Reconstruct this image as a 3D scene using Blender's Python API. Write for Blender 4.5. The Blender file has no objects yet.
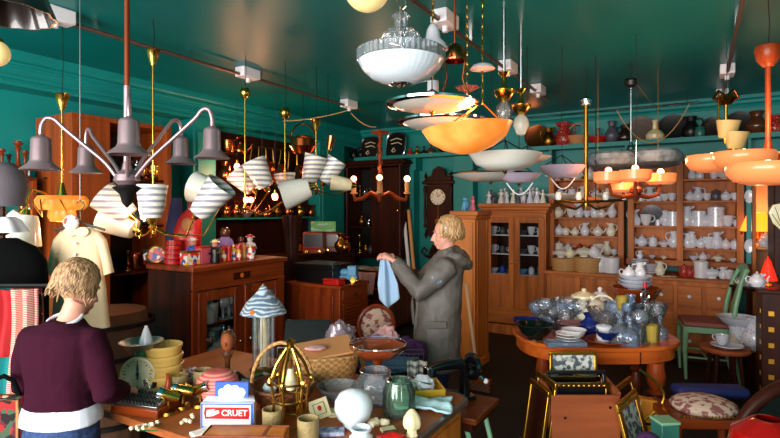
import bpy, math, random
from mathutils import Vector, Matrix, noise
RN = random.Random(11)
rad = math.radians; PI = math.pi
COL = bpy.context.scene.collection
# ---------------------------------------------------------------- camera model (room axes: X along back wall, Y into the room)
A = rad(30.6); F = 520.0; EYE = 1.70; HY = 210.0; CX = 390.0
rv = Vector((math.cos(A), math.sin(A), 0)); fv = Vector((-math.sin(A), math.cos(A), 0))
CEIL = 3.06
def W(px, py, d): return Vector((0, 0, EYE)) + fv*d + rv*((px-CX)/F*d) + Vector((0, 0, (HY-py)/F*d))
def G(px, d, z): v = W(px, HY, d); v.z = z; return v
def T(px, py, z=.76): return G(px, (EYE-z)*F/(py-HY), z)
def BY(px, Y, z):
    k = (px-CX)/F; d = Y/(math.cos(A)+math.sin(A)*k); return G(px, d, z)
def BX(px, X, z):
    k = (px-CX)/F; d = X/(-math.sin(A)+math.cos(A)*k); return G(px, d, z)
# ---------------------------------------------------------------- mesh builder
def orient(d):
    d = Vector(d).normalized(); return d.to_track_quat('Z', 'Y').to_matrix().to_4x4()
class MB:
    def __init__(s): s.v = []; s.f = []; s.M = Matrix.Identity(4)
    def at(s, loc=(0,0,0), rz=0, d=None, sc=1):
        s.M = Matrix.Translation(Vector(loc)) @ Matrix.Rotation(rz, 4, 'Z') @ (orient(d) if d is not None else Matrix.Identity(4)) @ Matrix.Scale(sc, 4); return s
    def add(s, vs, fs):
        n = len(s.v); s.v += [tuple(s.M @ Vector(p)) for p in vs]; s.f += [tuple(i+n for i in f) for f in fs]; return s
    def box(s, x0, x1, y0, y1, z0, z1):
        vs = [(x,y,z) for z in (z0,z1) for y in (y0,y1) for x in (x0,x1)]
        return s.add(vs, [(0,2,3,1),(4,5,7,6),(0,1,5,4),(2,6,7,3),(0,4,6,2),(1,3,7,5)])
    def cb(s, c, sz): return s.box(c[0]-sz[0]/2,c[0]+sz[0]/2,c[1]-sz[1]/2,c[1]+sz[1]/2,c[2]-sz[2]/2,c[2]+sz[2]/2)
    def lathe(s, pr, c=(0,0,0), seg=20, sx=1, sy=1, flute=0, fn=0):
        vs = []; fs = []; m = len(pr)
        for k in range(seg):
            a = 2*PI*k/seg; w = 1 + (flute*math.cos(fn*a) if fn else 0)
            for r, z in pr: vs.append((c[0]+r*w*sx*math.cos(a), c[1]+r*w*sy*math.sin(a), c[2]+z))
        for k in range(seg):
            k2 = (k+1) % seg
            for i in range(m-1):
                if pr[i][0] < 1e-5 and pr[i+1][0] < 1e-5: continue
                fs.append((k*m+i, k2*m+i, k2*m+i+1, k*m+i+1))
        return s.add(vs, fs)
    def tube(s, pts, r, seg=8, cap=True, closed=False, flat=1, sm=0):
        pts = [Vector(p) for p in pts]; n = len(pts); rr = list(r) if isinstance(r, (list,tuple)) else [r]*n
        if sm:
            P, Q = [], []
            for i in range(n-1):
                a, b, c_, d_ = pts[max(i-1,0)], pts[i], pts[i+1], pts[min(i+2,n-1)]
                for k in range(sm):
                    t = k/sm; P.append(.5*((2*b)+(c_-a)*t+(2*a-5*b+4*c_-d_)*t*t+(3*b-a-3*c_+d_)*t**3)); Q.append(rr[i]*(1-t)+rr[i+1]*t)
            pts = P+[pts[-1]]; rr = Q+[rr[-1]]; n = len(pts)
        vs = []; fs = []; up = None
        for i, p in enumerate(pts):
            a = pts[(i-1) % n] if (i > 0 or closed) else p; b = pts[(i+1) % n] if (i < n-1 or closed) else p
            t = (b-a).normalized() if (b-a).length > 1e-9 else Vector((0,0,1))
            if up is None: up = Vector((0,0,1)) if abs(t.z) < .9 else Vector((1,0,0))
            x = t.cross(up)
            if x.length < 1e-4: x = t.cross(Vector((.3,.8,.5)))
            x.normalize(); y = x.cross(t).normalized(); up = y
            for k in range(seg):
                q = 2*PI*k/seg; vs.append(p + x*(rr[i]*math.cos(q)) + y*(rr[i]*math.sin(q)*flat))
        for i in range(n if closed else n-1):
            j = (i+1) % n
            for k in range(seg): fs.append((i*seg+k, i*seg+(k+1) % seg, j*seg+(k+1) % seg, j*seg+k))
        if cap and not closed: fs.append(tuple(range(seg))[::-1]); fs.append(tuple((n-1)*seg+k for k in range(seg)))
        return s.add(vs, fs)
    def ball(s, c, r, seg=14, rings=8, nz=0, ns=8):
        if not isinstance(r, (list,tuple)): r = (r,r,r)
        vs = []; fs = []
        for i in range(rings+1):
            th = PI*i/rings
            for k in range(seg):
                ph = 2*PI*k/seg; d = Vector((math.sin(th)*math.cos(ph), math.sin(th)*math.sin(ph), math.cos(th)))
                w = 1+(nz*noise.noise(d*ns+Vector(c)*13) if nz else 0)
                vs.append((c[0]+d.x*r[0]*w, c[1]+d.y*r[1]*w, c[2]+d.z*r[2]*w))
        for i in range(rings):
            for k in range(seg): fs.append((i*seg+k, (i+1)*seg+k, (i+1)*seg+(k+1) % seg, i*seg+(k+1) % seg))
        return s.add(vs, fs)
    def loft(s, rings, cap=True):   # each ring (cx,cy,cz,rx,ry[,tilt])
        seg = 24; vs = []; fs = []
        for (cx,cy,cz,rx,ry,*t) in rings:
            tl = t[0] if t else 0
            for k in range(seg):
                a = 2*PI*k/seg; e = .85
                X = math.copysign(abs(math.cos(a))**e, math.cos(a))*rx; Y = math.copysign(abs(math.sin(a))**e, math.sin(a))*ry
                vs.append((cx+X, cy+Y, cz+tl*Y))
        for i in range(len(rings)-1):
            for k in range(seg): fs.append((i*seg+k, i*seg+(k+1) % seg, (i+1)*seg+(k+1) % seg, (i+1)*seg+k))
        if cap: fs.append(tuple(range(seg))[::-1]); fs.append(tuple((len(rings)-1)*seg+k for k in range(seg)))
        return s.add(vs, fs)
    def prism(s, poly, y0, y1):      # polygon in local XZ, thickness along Y
        n = len(poly); vs = [(p[0], y0, p[1]) for p in poly]+[(p[0], y1, p[1]) for p in poly]
        fs = [tuple(range(n)), tuple(range(2*n-1, n-1, -1))]+[(i, n+i, n+(i+1) % n, (i+1) % n) for i in range(n)]
        return s.add(vs, fs)
    def slab(s, poly, z0, z1):       # polygon in local XY
        n = len(poly); vs = [(p[0], p[1], z0) for p in poly]+[(p[0], p[1], z1) for p in poly]
        fs = [tuple(range(n))[::-1], tuple(range(n, 2*n))]+[(i, (i+1) % n, n+(i+1) % n, n+i) for i in range(n)]
        return s.add(vs, fs)
    def sheet(s, fn, nu, nv):
        vs = [fn(i/nu, j/nv) for j in range(nv+1) for i in range(nu+1)]
        fs = [(j*(nu+1)+i, j*(nu+1)+i+1, (j+1)*(nu+1)+i+1, (j+1)*(nu+1)+i) for j in range(nv) for i in range(nu)]
        return s.add(vs, fs)
    def mesh(s, name, mat, sharp=38):
        me = bpy.data.meshes.new(name); me.from_pydata(s.v, [], s.f); me.update()
        if mat: me.materials.append(mat)
        me.polygons.foreach_set('use_smooth', [True]*len(me.polygons))
        me.set_sharp_from_angle(angle=rad(sharp)); return me
def link(name, me, parent=None, loc=None, rz=0, bevel=0, solid=0, sub=0):
    o = bpy.data.objects.new(name, me); COL.objects.link(o)
    if parent: o.parent = parent
    if loc is not None: o.location = loc
    o.rotation_euler = (0, 0, rz)
    if solid: m = o.modifiers.new('s', 'SOLIDIFY'); m.thickness = solid; m.offset = 0
    if bevel: m = o.modifiers.new('b', 'BEVEL'); m.width = bevel; m.segments = 2; m.limit_method = 'ANGLE'; m.harden_normals = False
    if sub: m = o.modifiers.new('u', 'SUBSURF'); m.levels = sub; m.render_levels = sub
    return o
def part(name, mb, mat, parent, bevel=0, label=None, **k):
    o = link(name, mb.mesh(name, mat), parent, bevel=bevel, **k)
    if label: o['label'] = label
    return o
def tag(o, label, cat, group=None):
    o['label'] = label; o['category'] = cat
    if group: o['group'] = group
    return o
def thing(name, label, cat, loc=(0,0,0), rz=0, group=None):
    o = link(name, None, None, loc, rz); o.empty_display_size = .05; return tag(o, label, cat, group)
def single(name, mb, mat, label, cat, loc=(0,0,0), rz=0, group=None, **k):
    return tag(link(name, mb.mesh(name, mat), None, loc, rz, **k), label, cat, group)
def struct(name, mb, mat, **k):
    o = link(name, mb.mesh(name, mat), **k); o['kind'] = 'structure'; return o
def dup(root, loc, rz, label=None, group=None, sc=None):
    r = root.copy(); COL.objects.link(r); r.location = loc; r.rotation_euler = (0,0,rz)
    if label: r['label'] = label
    if group: r['group'] = group
    if sc: r.scale = (sc,sc,sc)
    for ch in list(root.children):
        c = ch.copy(); COL.objects.link(c); c.parent = r
        for g in ch.children: q = g.copy(); COL.objects.link(q); q.parent = c
    return r
def text(s, size, mat, parent, loc, rot, name='lettering', ext=.0006):
    cu = bpy.data.curves.new(name, 'FONT'); cu.body = s; cu.size = size; cu.extrude = ext; cu.align_x = 'CENTER'; cu.align_y = 'CENTER'; cu.offset = size*.02
    o = bpy.data.objects.new(name, cu); COL.objects.link(o); dg = bpy.context.evaluated_depsgraph_get()
    me = bpy.data.meshes.new_from_object(o.evaluated_get(dg)); bpy.data.objects.remove(o); me.materials.clear(); me.materials.append(mat)
    p = link(name, me, parent, loc); p.rotation_euler = rot; return p
# ---------------------------------------------------------------- materials
def lin(c): return tuple((x/255/12.92 if x/255 < .04045 else ((x/255+.055)/1.055)**2.4) for x in c)+(1,)
def pbr(name, col, rough=.5, metal=0, col2=None, kind='noise', scale=(8,8,8), thr=None, emis=None, es=0, bump=0, bs=60, coat=0, detail=4, sss=0, ramp=None, spec=.5, dist=.6):
    m = bpy.data.materials.new(name); m.use_nodes = True; nt = m.node_tree; b = nt.nodes['Principled BSDF']; L = nt.links
    b.inputs['Base Color'].default_value = lin(col); b.inputs['Roughness'].default_value = rough; b.inputs['Metallic'].default_value = metal
    b.inputs['Coat Weight'].default_value = coat; b.inputs['Specular IOR Level'].default_value = spec
    if sss: b.inputs['Subsurface Weight'].default_value = sss; b.inputs['Subsurface Radius'].default_value = (.02,.012,.008)
    if emis: b.inputs['Emission Color'].default_value = lin(emis); b.inputs['Emission Strength'].default_value = es
    tc = nt.nodes.new('ShaderNodeTexCoord'); mp = nt.nodes.new('ShaderNodeMapping'); mp.inputs['Scale'].default_value = scale; L.new(tc.outputs['Object'], mp.inputs['Vector'])
    if col2 or ramp:
        if kind == 'noise': t = nt.nodes.new('ShaderNodeTexNoise'); t.inputs['Scale'].default_value = 1; t.inputs['Detail'].default_value = detail; out = t.outputs[0]
        elif kind == 'wave': t = nt.nodes.new('ShaderNodeTexWave'); t.bands_direction = 'Z'; t.inputs['Scale'].default_value = 1; t.inputs['Distortion'].default_value = dist; out = t.outputs[1]
        elif kind == 'voro': t = nt.nodes.new('ShaderNodeTexVoronoi'); t.inputs['Scale'].default_value = 1; out = t.outputs['Distance']
        elif kind == 'cell':
            t = nt.nodes.new('ShaderNodeTexVoronoi'); t.inputs['Scale'].default_value = 1; sp = nt.nodes.new('ShaderNodeSeparateColor'); L.new(t.outputs['Color'], sp.inputs[0]); out = sp.outputs[0]
        elif kind == 'check': t = nt.nodes.new('ShaderNodeTexChecker'); t.inputs['Scale'].default_value = 1; out = t.outputs[1]
        L.new(mp.outputs[0], t.inputs['Vector']); cr = nt.nodes.new('ShaderNodeValToRGB'); L.new(out, cr.inputs[0])
        e = cr.color_ramp.elements
        if ramp:
            cr.color_ramp.interpolation = 'CONSTANT'; e[0].position = 0; e[0].color = lin(ramp[0]); e[1].position = 1/len(ramp); e[1].color = lin(ramp[1])
            for i in range(2, len(ramp)): q = e.new(i/len(ramp)); q.color = lin(ramp[i])
        else:
            lo, hi = thr or (.35, .65); e[0].position = lo; e[1].position = hi; e[0].color = lin(col); e[1].color = lin(col2)
        L.new(cr.outputs[0], b.inputs['Base Color'])
        if emis == 'tex': pass
    if bump:
        n = nt.nodes.new('ShaderNodeTexNoise'); n.inputs['Scale'].default_value = bs; n.inputs['Detail'].default_value = 3; L.new(tc.outputs['Object'], n.inputs['Vector'])
        bp = nt.nodes.new('ShaderNodeBump'); bp.inputs['Strength'].default_value = bump; bp.inputs['Distance'].default_value = .01; L.new(n.outputs[0], bp.inputs['Height']); L.new(bp.outputs[0], b.inputs['Normal'])
    return m
def glass(name, col=(235,245,250), gl=.35, rough=.04, dens=.12, bump=0):   # thin blown glass: see-through, brighter reflection at grazing angles
    m = bpy.data.materials.new(name); m.use_nodes = True; nt = m.node_tree; nt.nodes.remove(nt.nodes['Principled BSDF']); L = nt.links; out = nt.nodes['Material Output']
    t = nt.nodes.new('ShaderNodeBsdfTransparent'); t.inputs[0].default_value = lin(col); g = nt.nodes.new('ShaderNodeBsdfGlossy'); g.inputs['Roughness'].default_value = rough
    d = nt.nodes.new('ShaderNodeBsdfDiffuse'); d.inputs[0].default_value = lin(col)
    lw = nt.nodes.new('ShaderNodeLayerWeight'); lw.inputs[0].default_value = gl; m1 = nt.nodes.new('ShaderNodeMixShader'); m2 = nt.nodes.new('ShaderNodeMixShader')
    if bump:
        tc = nt.nodes.new('ShaderNodeTexCoord'); vn = nt.nodes.new('ShaderNodeTexVoronoi'); vn.inputs['Scale'].default_value = 9; L.new(tc.outputs['Object'], vn.inputs['Vector']); bp = nt.nodes.new('ShaderNodeBump'); bp.inputs['Strength'].default_value = bump; bp.inputs['Distance'].default_value = .1
        L.new(vn.outputs['Distance'], bp.inputs['Height']); L.new(bp.outputs[0], g.inputs['Normal']); L.new(bp.outputs[0], lw.inputs['Normal'])
    m1.inputs[0].default_value = dens; L.new(t.outputs[0], m1.inputs[1]); L.new(d.outputs[0], m1.inputs[2])
    L.new(lw.outputs['Fresnel'], m2.inputs[0]); L.new(m1.outputs[0], m2.inputs[1]); L.new(g.outputs[0], m2.inputs[2]); L.new(m2.outputs[0], out.inputs[0]); return m
def wood(name, c1, c2, rough=.42, ax='z', sc=1, spec=.28):
    s = {'z': (14,14,1.2), 'x': (1.2,14,14), 'y': (14,1.2,14)}[ax]
    return pbr(name, c1, rough, col2=c2, scale=tuple(q*sc for q in s), thr=(.3,.72), detail=7, bump=.08, bs=30, spec=spec)
M = dict(
 teal=pbr('teal_paint', (0,124,120), .5, col2=(0,136,130), scale=(2,2,2), bump=.06, bs=14),
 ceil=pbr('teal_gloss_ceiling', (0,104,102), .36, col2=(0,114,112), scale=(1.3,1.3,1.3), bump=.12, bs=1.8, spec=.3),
 floor=pbr('dark_floorboards', (24,16,13), .6, col2=(14,10,8), scale=(12,1,1), detail=5),
 dwood=wood('dark_mahogany', (62,24,12), (32,12,7), .4, spec=.14), dwoodx=wood('dark_mahogany_x', (62,24,12), (32,12,7), .4, 'x', spec=.14),
 rwood=wood('red_mahogany', (146,60,20), (92,32,10), .3), rwoodx=wood('red_mahogany_x', (148,62,20), (94,34,10), .28, 'x'), rwoody=wood('red_mahogany_y', (132,60,24), (86,36,14), .28, 'y'),
 pine=wood('pine', (200,112,40), (146,74,22), .5), pinex=wood('pine_x', (198,112,40), (146,74,22), .5, 'x'),
 opine=wood('orange_pine', (218,132,52), (186,98,32), .4), owood=wood('wardrobe_wood', (164,76,26), (112,46,14), .45),
 table=wood('polished_table', (200,96,34), (156,64,18), .18, 'x'), crate=wood('crate_board', (164,86,46), (132,64,32), .6, 'x'),
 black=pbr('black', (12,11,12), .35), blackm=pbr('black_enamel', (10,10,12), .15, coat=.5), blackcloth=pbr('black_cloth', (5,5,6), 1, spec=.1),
 brass=pbr('brass', (206,160,70), .2, 1), dbrass=pbr('aged_brass', (150,105,40), .3, 1), copper=pbr('copper', (214,112,62), .2, 1), chrome=pbr('chrome', (220,222,226), .1, 1),
 pewter=pbr('pewter', (172,140,144), .32, .7), iron=pbr('iron', (28,26,26), .5, .6), steel=pbr('steel', (150,152,150), .35, 1), gold=pbr('gilt', (190,140,50), .35, 1),
 white=pbr('white_plastic', (232,228,232), .4), milk=pbr('milk_glass', (222,232,240), .12, coat=.6, sss=.2), opal=pbr('opal_glass', (228,226,214), .25, coat=.3, sss=.2),
 stripe=pbr('striped_glass', (236,232,214), .3, col2=(150,146,160), kind='wave', scale=(7.5,7.5,7.5), thr=(.45,.75)), 
 china=pbr('white_china', (214,210,216), .22, coat=.4), bchina=pbr('blue_white_china', (214,216,226), .2, col2=(60,80,150), scale=(22,22,22), thr=(.6,.66), coat=.4),
 fchina=pbr('flowered_china', (222,214,204), .2, col2=(176,84,70), scale=(26,26,26), thr=(.6,.64), coat=.4), gchina=pbr('gold_rim_china', (226,220,200), .2, col2=(170,130,90), scale=(18,18,18), thr=(.6,.66)),
 rchina=pbr('red_china', (160,30,24), .2, col2=(210,170,150), scale=(20,20,20), thr=(.6,.63)), cream=pbr('cream_glaze', (226,208,160), .3), lcream=pbr('pale_cream', (232,222,190), .35, col2=(214,196,150), scale=(10,10,10)),
 yel=pbr('yellow_enamel', (228,184,98), .35), green=pbr('green_enamel', (44,98,58), .35), lgreen=pbr('pale_green_paint', (128,178,138), .4), red=pbr('red', (190,22,18), .35), dred=pbr('deep_red', (150,12,10), .15, coat=.5),
 blue=pbr('blue', (24,70,170), .45), dblue=pbr('dark_blue', (16,26,86), .7), lblue=pbr('light_blue', (84,150,190), .45), pink=pbr('pink', (206,90,110), .4), orange=pbr('orange', (220,110,30), .4),
 tin=pbr('printed_tin', (190,22,18), .3, kind='cell', scale=(34,34,34), ramp=[(186,20,16),(196,28,20),(226,178,40),(236,232,226),(30,60,150),(180,18,14)]),
 tin2=pbr('printed_tin_white', (236,232,226), .3, kind='cell', scale=(40,40,40), ramp=[(236,232,226),(226,40,30),(240,236,230),(40,80,170),(236,190,40)]),
 skin=pbr('skin', (214,150,128), .5, sss=.15), hair=pbr('blond_hair', (206,168,116), .5, col2=(150,108,66), scale=(90,90,20)), hair2=pbr('dark_blond_hair', (196,156,112), .55, col2=(112,76,50), scale=(80,80,18)),
 plum=pbr('plum_knit', (50,14,30), 1, spec=.1, bump=.3, bs=160), tee=pbr('white_cotton', (226,226,236), .9), jean=pbr('denim', (44,70,116), .9, col2=(28,46,84), scale=(60,60,60), bump=.15, bs=300), djean=pbr('dark_denim', (22,26,60), .9),
 coat=pbr('grey_raincoat', (90,84,78), .6, bump=.25, bs=9), towel=pbr('pale_blue_cloth', (150,178,204), .9, bump=.2, bs=60), aqua=pbr('aqua_cloth', (186,222,228), .9, bump=.3, bs=40),
 dress=pbr('cream_cotton', (236,206,164), .85, bump=.2, bs=18), brownc=pbr('brown_cloth', (84,52,30), .8), felt=pbr('grey_felt', (92,84,90), .95, bump=.2, bs=120), 
 wicker=pbr('wicker', (196,146,86), .6, col2=(156,108,58), kind='check', scale=(46,46,60), bump=.6, bs=110), dwicker=pbr('dark_wicker', (124,70,38), .6, col2=(84,44,22), kind='check', scale=(40,40,50), bump=.6, bs=90),
 velvet=pbr('pink_velvet', (156,90,84), .8), tapes=pbr('tapestry', (206,180,160), .9, col2=(140,84,80), scale=(26,26,26), thr=(.5,.56)), twine=pbr('pink_twine', (206,92,84), .7, col2=(232,150,136), kind='wave', scale=(3,3,22), thr=(.2,.8)),
 floral=pbr('leaf_print_cloth', (20,22,22), .9, kind='cell', scale=(30,30,30), ramp=[(16,18,20),(200,206,200),(20,22,22),(40,110,60),(18,18,20)]), 
 lilac=pbr('lilac_cloth', (140,120,178), .9, bump=.4, bs=25), pinkc=pbr('pink_cloth', (214,160,160), .9, bump=.3, bs=20), purple=pbr('purple_cloth', (60,20,70), .9), jeanp=pbr('blue_print', (90,110,150), .9, col2=(60,120,140), scale=(20,20,20)),
 dotred=pbr('red_dotted_knit', (170,28,34), .95, kind='voro', scale=(42,42,42), col2=(170,28,34), thr=(.3,.34)), striped=pbr('striped_knit', (200,60,60), .95, col2=(226,200,180), kind='wave', scale=(34,34,34), thr=(.4,.6)),
 patch=pbr('patchwork', (30,18,20), .95, kind='cell', scale=(38,38,38), ramp=[(24,14,16),(150,28,30),(30,18,18),(214,170,120),(90,26,40),(60,80,60)]), tealc=pbr('teal_cloth', (0,120,120), .9),
 lilacg=pbr('lilac_glass', (196,178,196), .3, sss=.1), marble=pbr('marbled_glass', (126,142,150), .6, col2=(80,94,104), scale=(16,16,16)),
 alab=pbr('alabaster_lit', (250,170,80), .3, col2=(240,120,50), scale=(7,7,7), emis=(255,140,40), es=.45), obowl=pbr('orange_glass_lit', (245,150,90), .25, emis=(255,120,60), es=.3), orim=pbr('orange_glass', (226,130,66), .25, coat=.4),
 bulb=pbr('lit_bulb', (255,220,170), .3, emis=(255,190,110), es=14), bulbr=pbr('lit_bulb_red', (255,160,130), .3, emis=(255,120,90), es=9), oshade=pbr('amber_shade_lit', (250,170,40), .6, emis=(255,150,30), es=1.6),
 redsh=pbr('red_lamp_lit', (226,40,20), .3, emis=(255,36,14), es=.8), peach=pbr('peach_lit_wood', (226,160,110), .7), candle=pbr('wax_candle_tube', (214,150,90), .5),  # peach: glow of the cabinet's lamp put into the wood's base colour
 globe=pbr('cream_globe', (240,216,150), .25, emis=(255,210,130), es=.35), cgl=glass('clear_glass', (248,251,255), gl=.32, dens=.1), sgl=glass('sparkling_glass', (250,252,255), .5, .12, .45, bump=.25), ctgl=glass('cut_glass', (250,252,255), .36, .04, .07, bump=.18), pane=glass('window_pane', (248,250,250), .1, .02, .0), ggl=glass('green_glass', (205,232,215), .35, .05, .07), bgl=glass('blue_glass', (50,80,190), .3, .06, .2),
 lbgl=glass('pale_blue_glass', (226,238,255), .36, .04, .12, bump=.15), agl=glass('amber_glass', (190,80,20), .35, .08, .35), ygl=glass('yellow_glass', (240,220,110), .35, .06, .3), pgl=glass('pink_glass', (190,130,130), .3, .06, .4), dgl=glass('dark_green_glass', (24,40,34), .3, .08, .4),
 fgl=pbr('frosted_amber', (150,130,86), .4, bump=.5, bs=70), bag=glass('plastic_bag', (215,200,215), .45, .2, .3), mirror=pbr('mirror_glass', (225,230,232), .02, 1), brown=pbr('brown_glaze', (84,48,24), .25, coat=.4), dbrown=pbr('dark_brown_glaze', (36,22,16), .25, coat=.4),
 grey=pbr('grey_glaze', (96,94,104), .3, col2=(40,40,52), scale=(30,30,30), thr=(.5,.54)), platter=pbr('slip_platter', (120,104,92), .3, col2=(60,46,40), kind='wave', scale=(7,7,7), thr=(.4,.6)), ltgreen=pbr('jade_glaze', (50,112,98), .3), tan=pbr('tan_clay', (190,130,80), .6),
 silverp=pbr('painted_blue_grey', (96,116,136), .45, col2=(190,200,206), kind='wave', scale=(10,10,14), thr=(.5,.7), dist=9), paper=pbr('paper', (226,222,206), .8), picture=pbr('print', (200,200,190), .7, col2=(70,80,90), scale=(30,30,30), thr=(.45,.55)),
 label=pbr('label_blue', (36,86,190), .5), olive=pbr('card_cream', (222,206,160), .7), pole=pbr('pale_pole', (206,170,130), .6), guitar=pbr('amber_varnish', (220,140,50), .25, coat=.4), rug=pbr('blue_rug', (90,110,130), .95, col2=(50,60,80), scale=(14,14,14)),
 bone=pbr('bone_cup', (190,170,110), .4), wirem=pbr('wire', (110,110,110), .4, .8), counter=wood('counter_wood', (168,92,46), (132,66,28), .45, 'y'), cord=pbr('cord', (190,150,90), .5), track=pbr('bronze_rail', (120,92,82), .3, .6))
# ---------------------------------------------------------------- crockery kit (unit height, scaled on placing)
def k_shape(kind):
    m = MB()
    if kind == 'teapot':
        m.lathe([(0,0),(.26,0),(.28,.03),(.42,.2),(.46,.38),(.40,.58),(.24,.70),(.22,.72),(.24,.76),(.14,.86),(.04,.88),(.07,.95),(.03,1),(0,1)])
        m.tube([(.40,0,.30),(.56,0,.42),(.62,0,.60),(.72,0,.72)], [.09,.065,.05,.04]); m.tube([(-.36,0,.62),(-.55,0,.68),(-.66,0,.52),(-.60,0,.34),(-.42,0,.24)], .035)
    elif kind == 'cup':
        m.lathe([(0,0),(.24,0),(.26,.06),(.40,.3),(.50,1),(.46,1),(.36,.34),(.2,.12),(0,.1)]); m.tube([(.46,0,.85),(.68,0,.86),(.74,0,.6),(.62,0,.38),(.40,0,.32)], .05)
    elif kind == 'jug':
        m.lathe([(0,0),(.24,0),(.26,.04),(.34,.22),(.35,.42),(.24,.64),(.18,.78),(.24,.98),(.2,1),(.14,.8),(.2,.6),(.28,.4),(.2,.06),(0,.05)]); m.tube([(-.2,0,.88),(-.42,0,.86),(-.46,0,.62),(-.33,0,.38)], .035); m.tube([(.18,0,.9),(.33,0,1.0)], [.1,.04])
    elif kind == 'vase': m.lathe([(0,0),(.18,0),(.2,.04),(.34,.3),(.34,.46),(.16,.72),(.14,.82),(.22,.98),(.19,1),(.1,.82),(.1,.7),(.25,.4),(.1,.06),(0,.05)])
    elif kind == 'bottle': m.lathe([(0,0),(.3,0),(.4,.1),(.42,.28),(.3,.45),(.12,.55),(.1,.9),(.15,.98),(.12,1),(.07,.9),(.07,.6),(0,.58)])
    elif kind == 'jar': m.lathe([(0,0),(.3,0),(.34,.06),(.38,.4),(.34,.66),(.28,.72),(.34,.74),(.33,.8),(.12,.9),(.05,.91),(.07,.97),(0,1)])
    elif kind == 'tureen':
        m.lathe([(0,0),(.4,0),(.34,.1),(.6,.3),(.72,.55),(.7,.6),(.74,.62),(.5,.8),(.16,.88),(.06,.9),(.1,.97),(0,1)]); m.tube([(.66,0,.5),(.86,0,.56),(.84,0,.38),(.6,0,.34)], .05); m.tube([(-.66,0,.5),(-.86,0,.56),(-.84,0,.38),(-.6,0,.34)], .05)
    elif kind == 'bowl': m.lathe([(0,0),(.5,0),(.5,.1),(.9,.4),(1.25,1),(1.18,1),(.85,.46),(.45,.18),(0,.16)], seg=28)
    elif kind == 'plate': m.lathe([(0,0),(2.2,0),(3.0,.6),(4.2,1),(4.2,1.25),(2.9,.85),(2.1,.3),(0,.3)], seg=28)
    elif kind == 'stand':  # plate propped upright
        m.M = Matrix.Translation((0,.1,.5)) @ Matrix.Rotation(rad(78), 4, 'X'); m.lathe([(0,0),(.28,0),(.48,.05),(.5,.07),(.3,.03),(0,.03)], seg=32); m.M = Matrix.Identity(4)
    elif kind == 'goblet': m.lathe([(0,0),(.3,0),(.3,.02),(.05,.06),(.04,.42),(.1,.48),(.28,.62),(.33,.82),(.28,1),(.26,1),(.30,.82),(.25,.64),(.06,.5),(0,.5)])
    elif kind == 'tumbler': m.lathe([(0,0),(.3,0),(.38,1),(.35,1),(.28,.1),(0,.1)], flute=.03, fn=8, seg=32)
    elif kind == 'decanter': m.lathe([(0,0),(.3,0),(.32,.04),(.32,.34),(.2,.5),(.09,.58),(.09,.7),(.15,.74),(.07,.76),(.13,.86),(.1,.96),(0,1)])
    elif kind == 'flute': m.lathe([(0,0),(.18,0),(.18,.01),(.03,.05),(.03,.3),(.12,.42),(.14,1),(.12,1),(.1,.45),(0,.35)])
    elif kind == 'compote': m.lathe([(0,0),(.4,0),(.38,.04),(.08,.12),(.07,.3),(.14,.4),(.5,.6),(.72,1),(.68,1),(.45,.64),(.1,.46),(0,.46)], flute=.03, fn=12, seg=36)
    elif kind == 'candlestick': m.lathe([(0,0),(.2,0),(.19,.05),(.07,.1),(.05,.2),(.09,.3),(.05,.4),(.04,.7),(.08,.8),(.05,.86),(.12,.92),(.12,.95),(.07,.96),(.07,1),(0,1)])
    elif kind == 'canister': m.lathe([(0,0),(.36,0),(.36,.8),(.39,.81),(.39,.9),(.3,.96),(.08,.97),(.06,1),(0,1)])
    elif kind == 'figurine':
        m.lathe([(0,0),(.24,0),(.25,.04),(.2,.2),(.14,.42),(.1,.55),(.13,.68),(.12,.76),(.05,.8),(.05,.83)], seg=14, sx=1, sy=.8); m.ball((0,0,.9), .095); m.ball((0,.03,.94), (.1,.1,.08))
        m.tube([(.12,0,.74),(.2,-.02,.6),(.08,-.12,.54)], .035, 6); m.tube([(-.12,0,.74),(-.2,-.02,.62),(-.16,-.1,.74)], .035, 6)
    elif kind == 'dog':
        m.ball((0,0,.4), (.2,.28,.34)); m.ball((0,-.1,.8), (.14,.18,.15)); m.ball((0,-.26,.76), (.07,.09,.06)); m.tube([(.12,-.1,.86),(.17,-.08,.7)], .05, 6); m.tube([(-.12,-.1,.86),(-.17,-.08,.7)], .05, 6)
        m.tube([(.1,-.2,.4),(.1,-.24,0)], .06, 6); m.tube([(-.1,-.2,.4),(-.1,-.24,0)], .06, 6); m.tube([(0,.26,.1),(.1,.36,.2),(.1,.36,.35)], .04, 6)
    elif kind == 'basketdish':
        m.lathe([(0,0),(.3,0),(.34,.1),(.5,.45),(.47,.45),(.3,.12),(0,.1)]); m.tube([(.48*math.cos(a), 0, .42+.58*math.sin(a)) for a in [PI*i/12 for i in range(13)]], .03, 6)
    elif kind == 'saucepan':
        m.lathe([(0,0),(.42,0),(.46,.06),(.46,.8),(.49,.82),(.45,.82),(.43,.1),(0,.08)]); m.tube([(.44,0,.72),(.8,0,.86),(1.5,0,1)], [.04,.05,.035], flat=.5)
    elif kind == 'kettle':
        m.lathe([(0,0),(.4,0),(.46,.1),(.46,.3),(.3,.52),(.14,.56),(.14,.6),(.05,.62),(.06,.68),(0,.7)]); m.tube([(.4,0,.25),(.6,0,.35),(.68,0,.56)], [.08,.06,.04]); m.tube([(-.34*math.cos(a)*1, 0, .48+.5*math.sin(a)) for a in [PI*i/10 for i in range(11)]], .03, 6)
    return m
_kc = {}
def kit(name, kind, mat, loc, h, label, cat, group=None, rz=0, w=1):
    key = (kind, mat)
    if key not in _kc: _kc[key] = k_shape(kind).mesh(kind, M[mat])
    o = link(name, _kc[key], None, loc, rz); o.scale = (h*w, h*w, h); return tag(o, label, cat, group)
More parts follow.
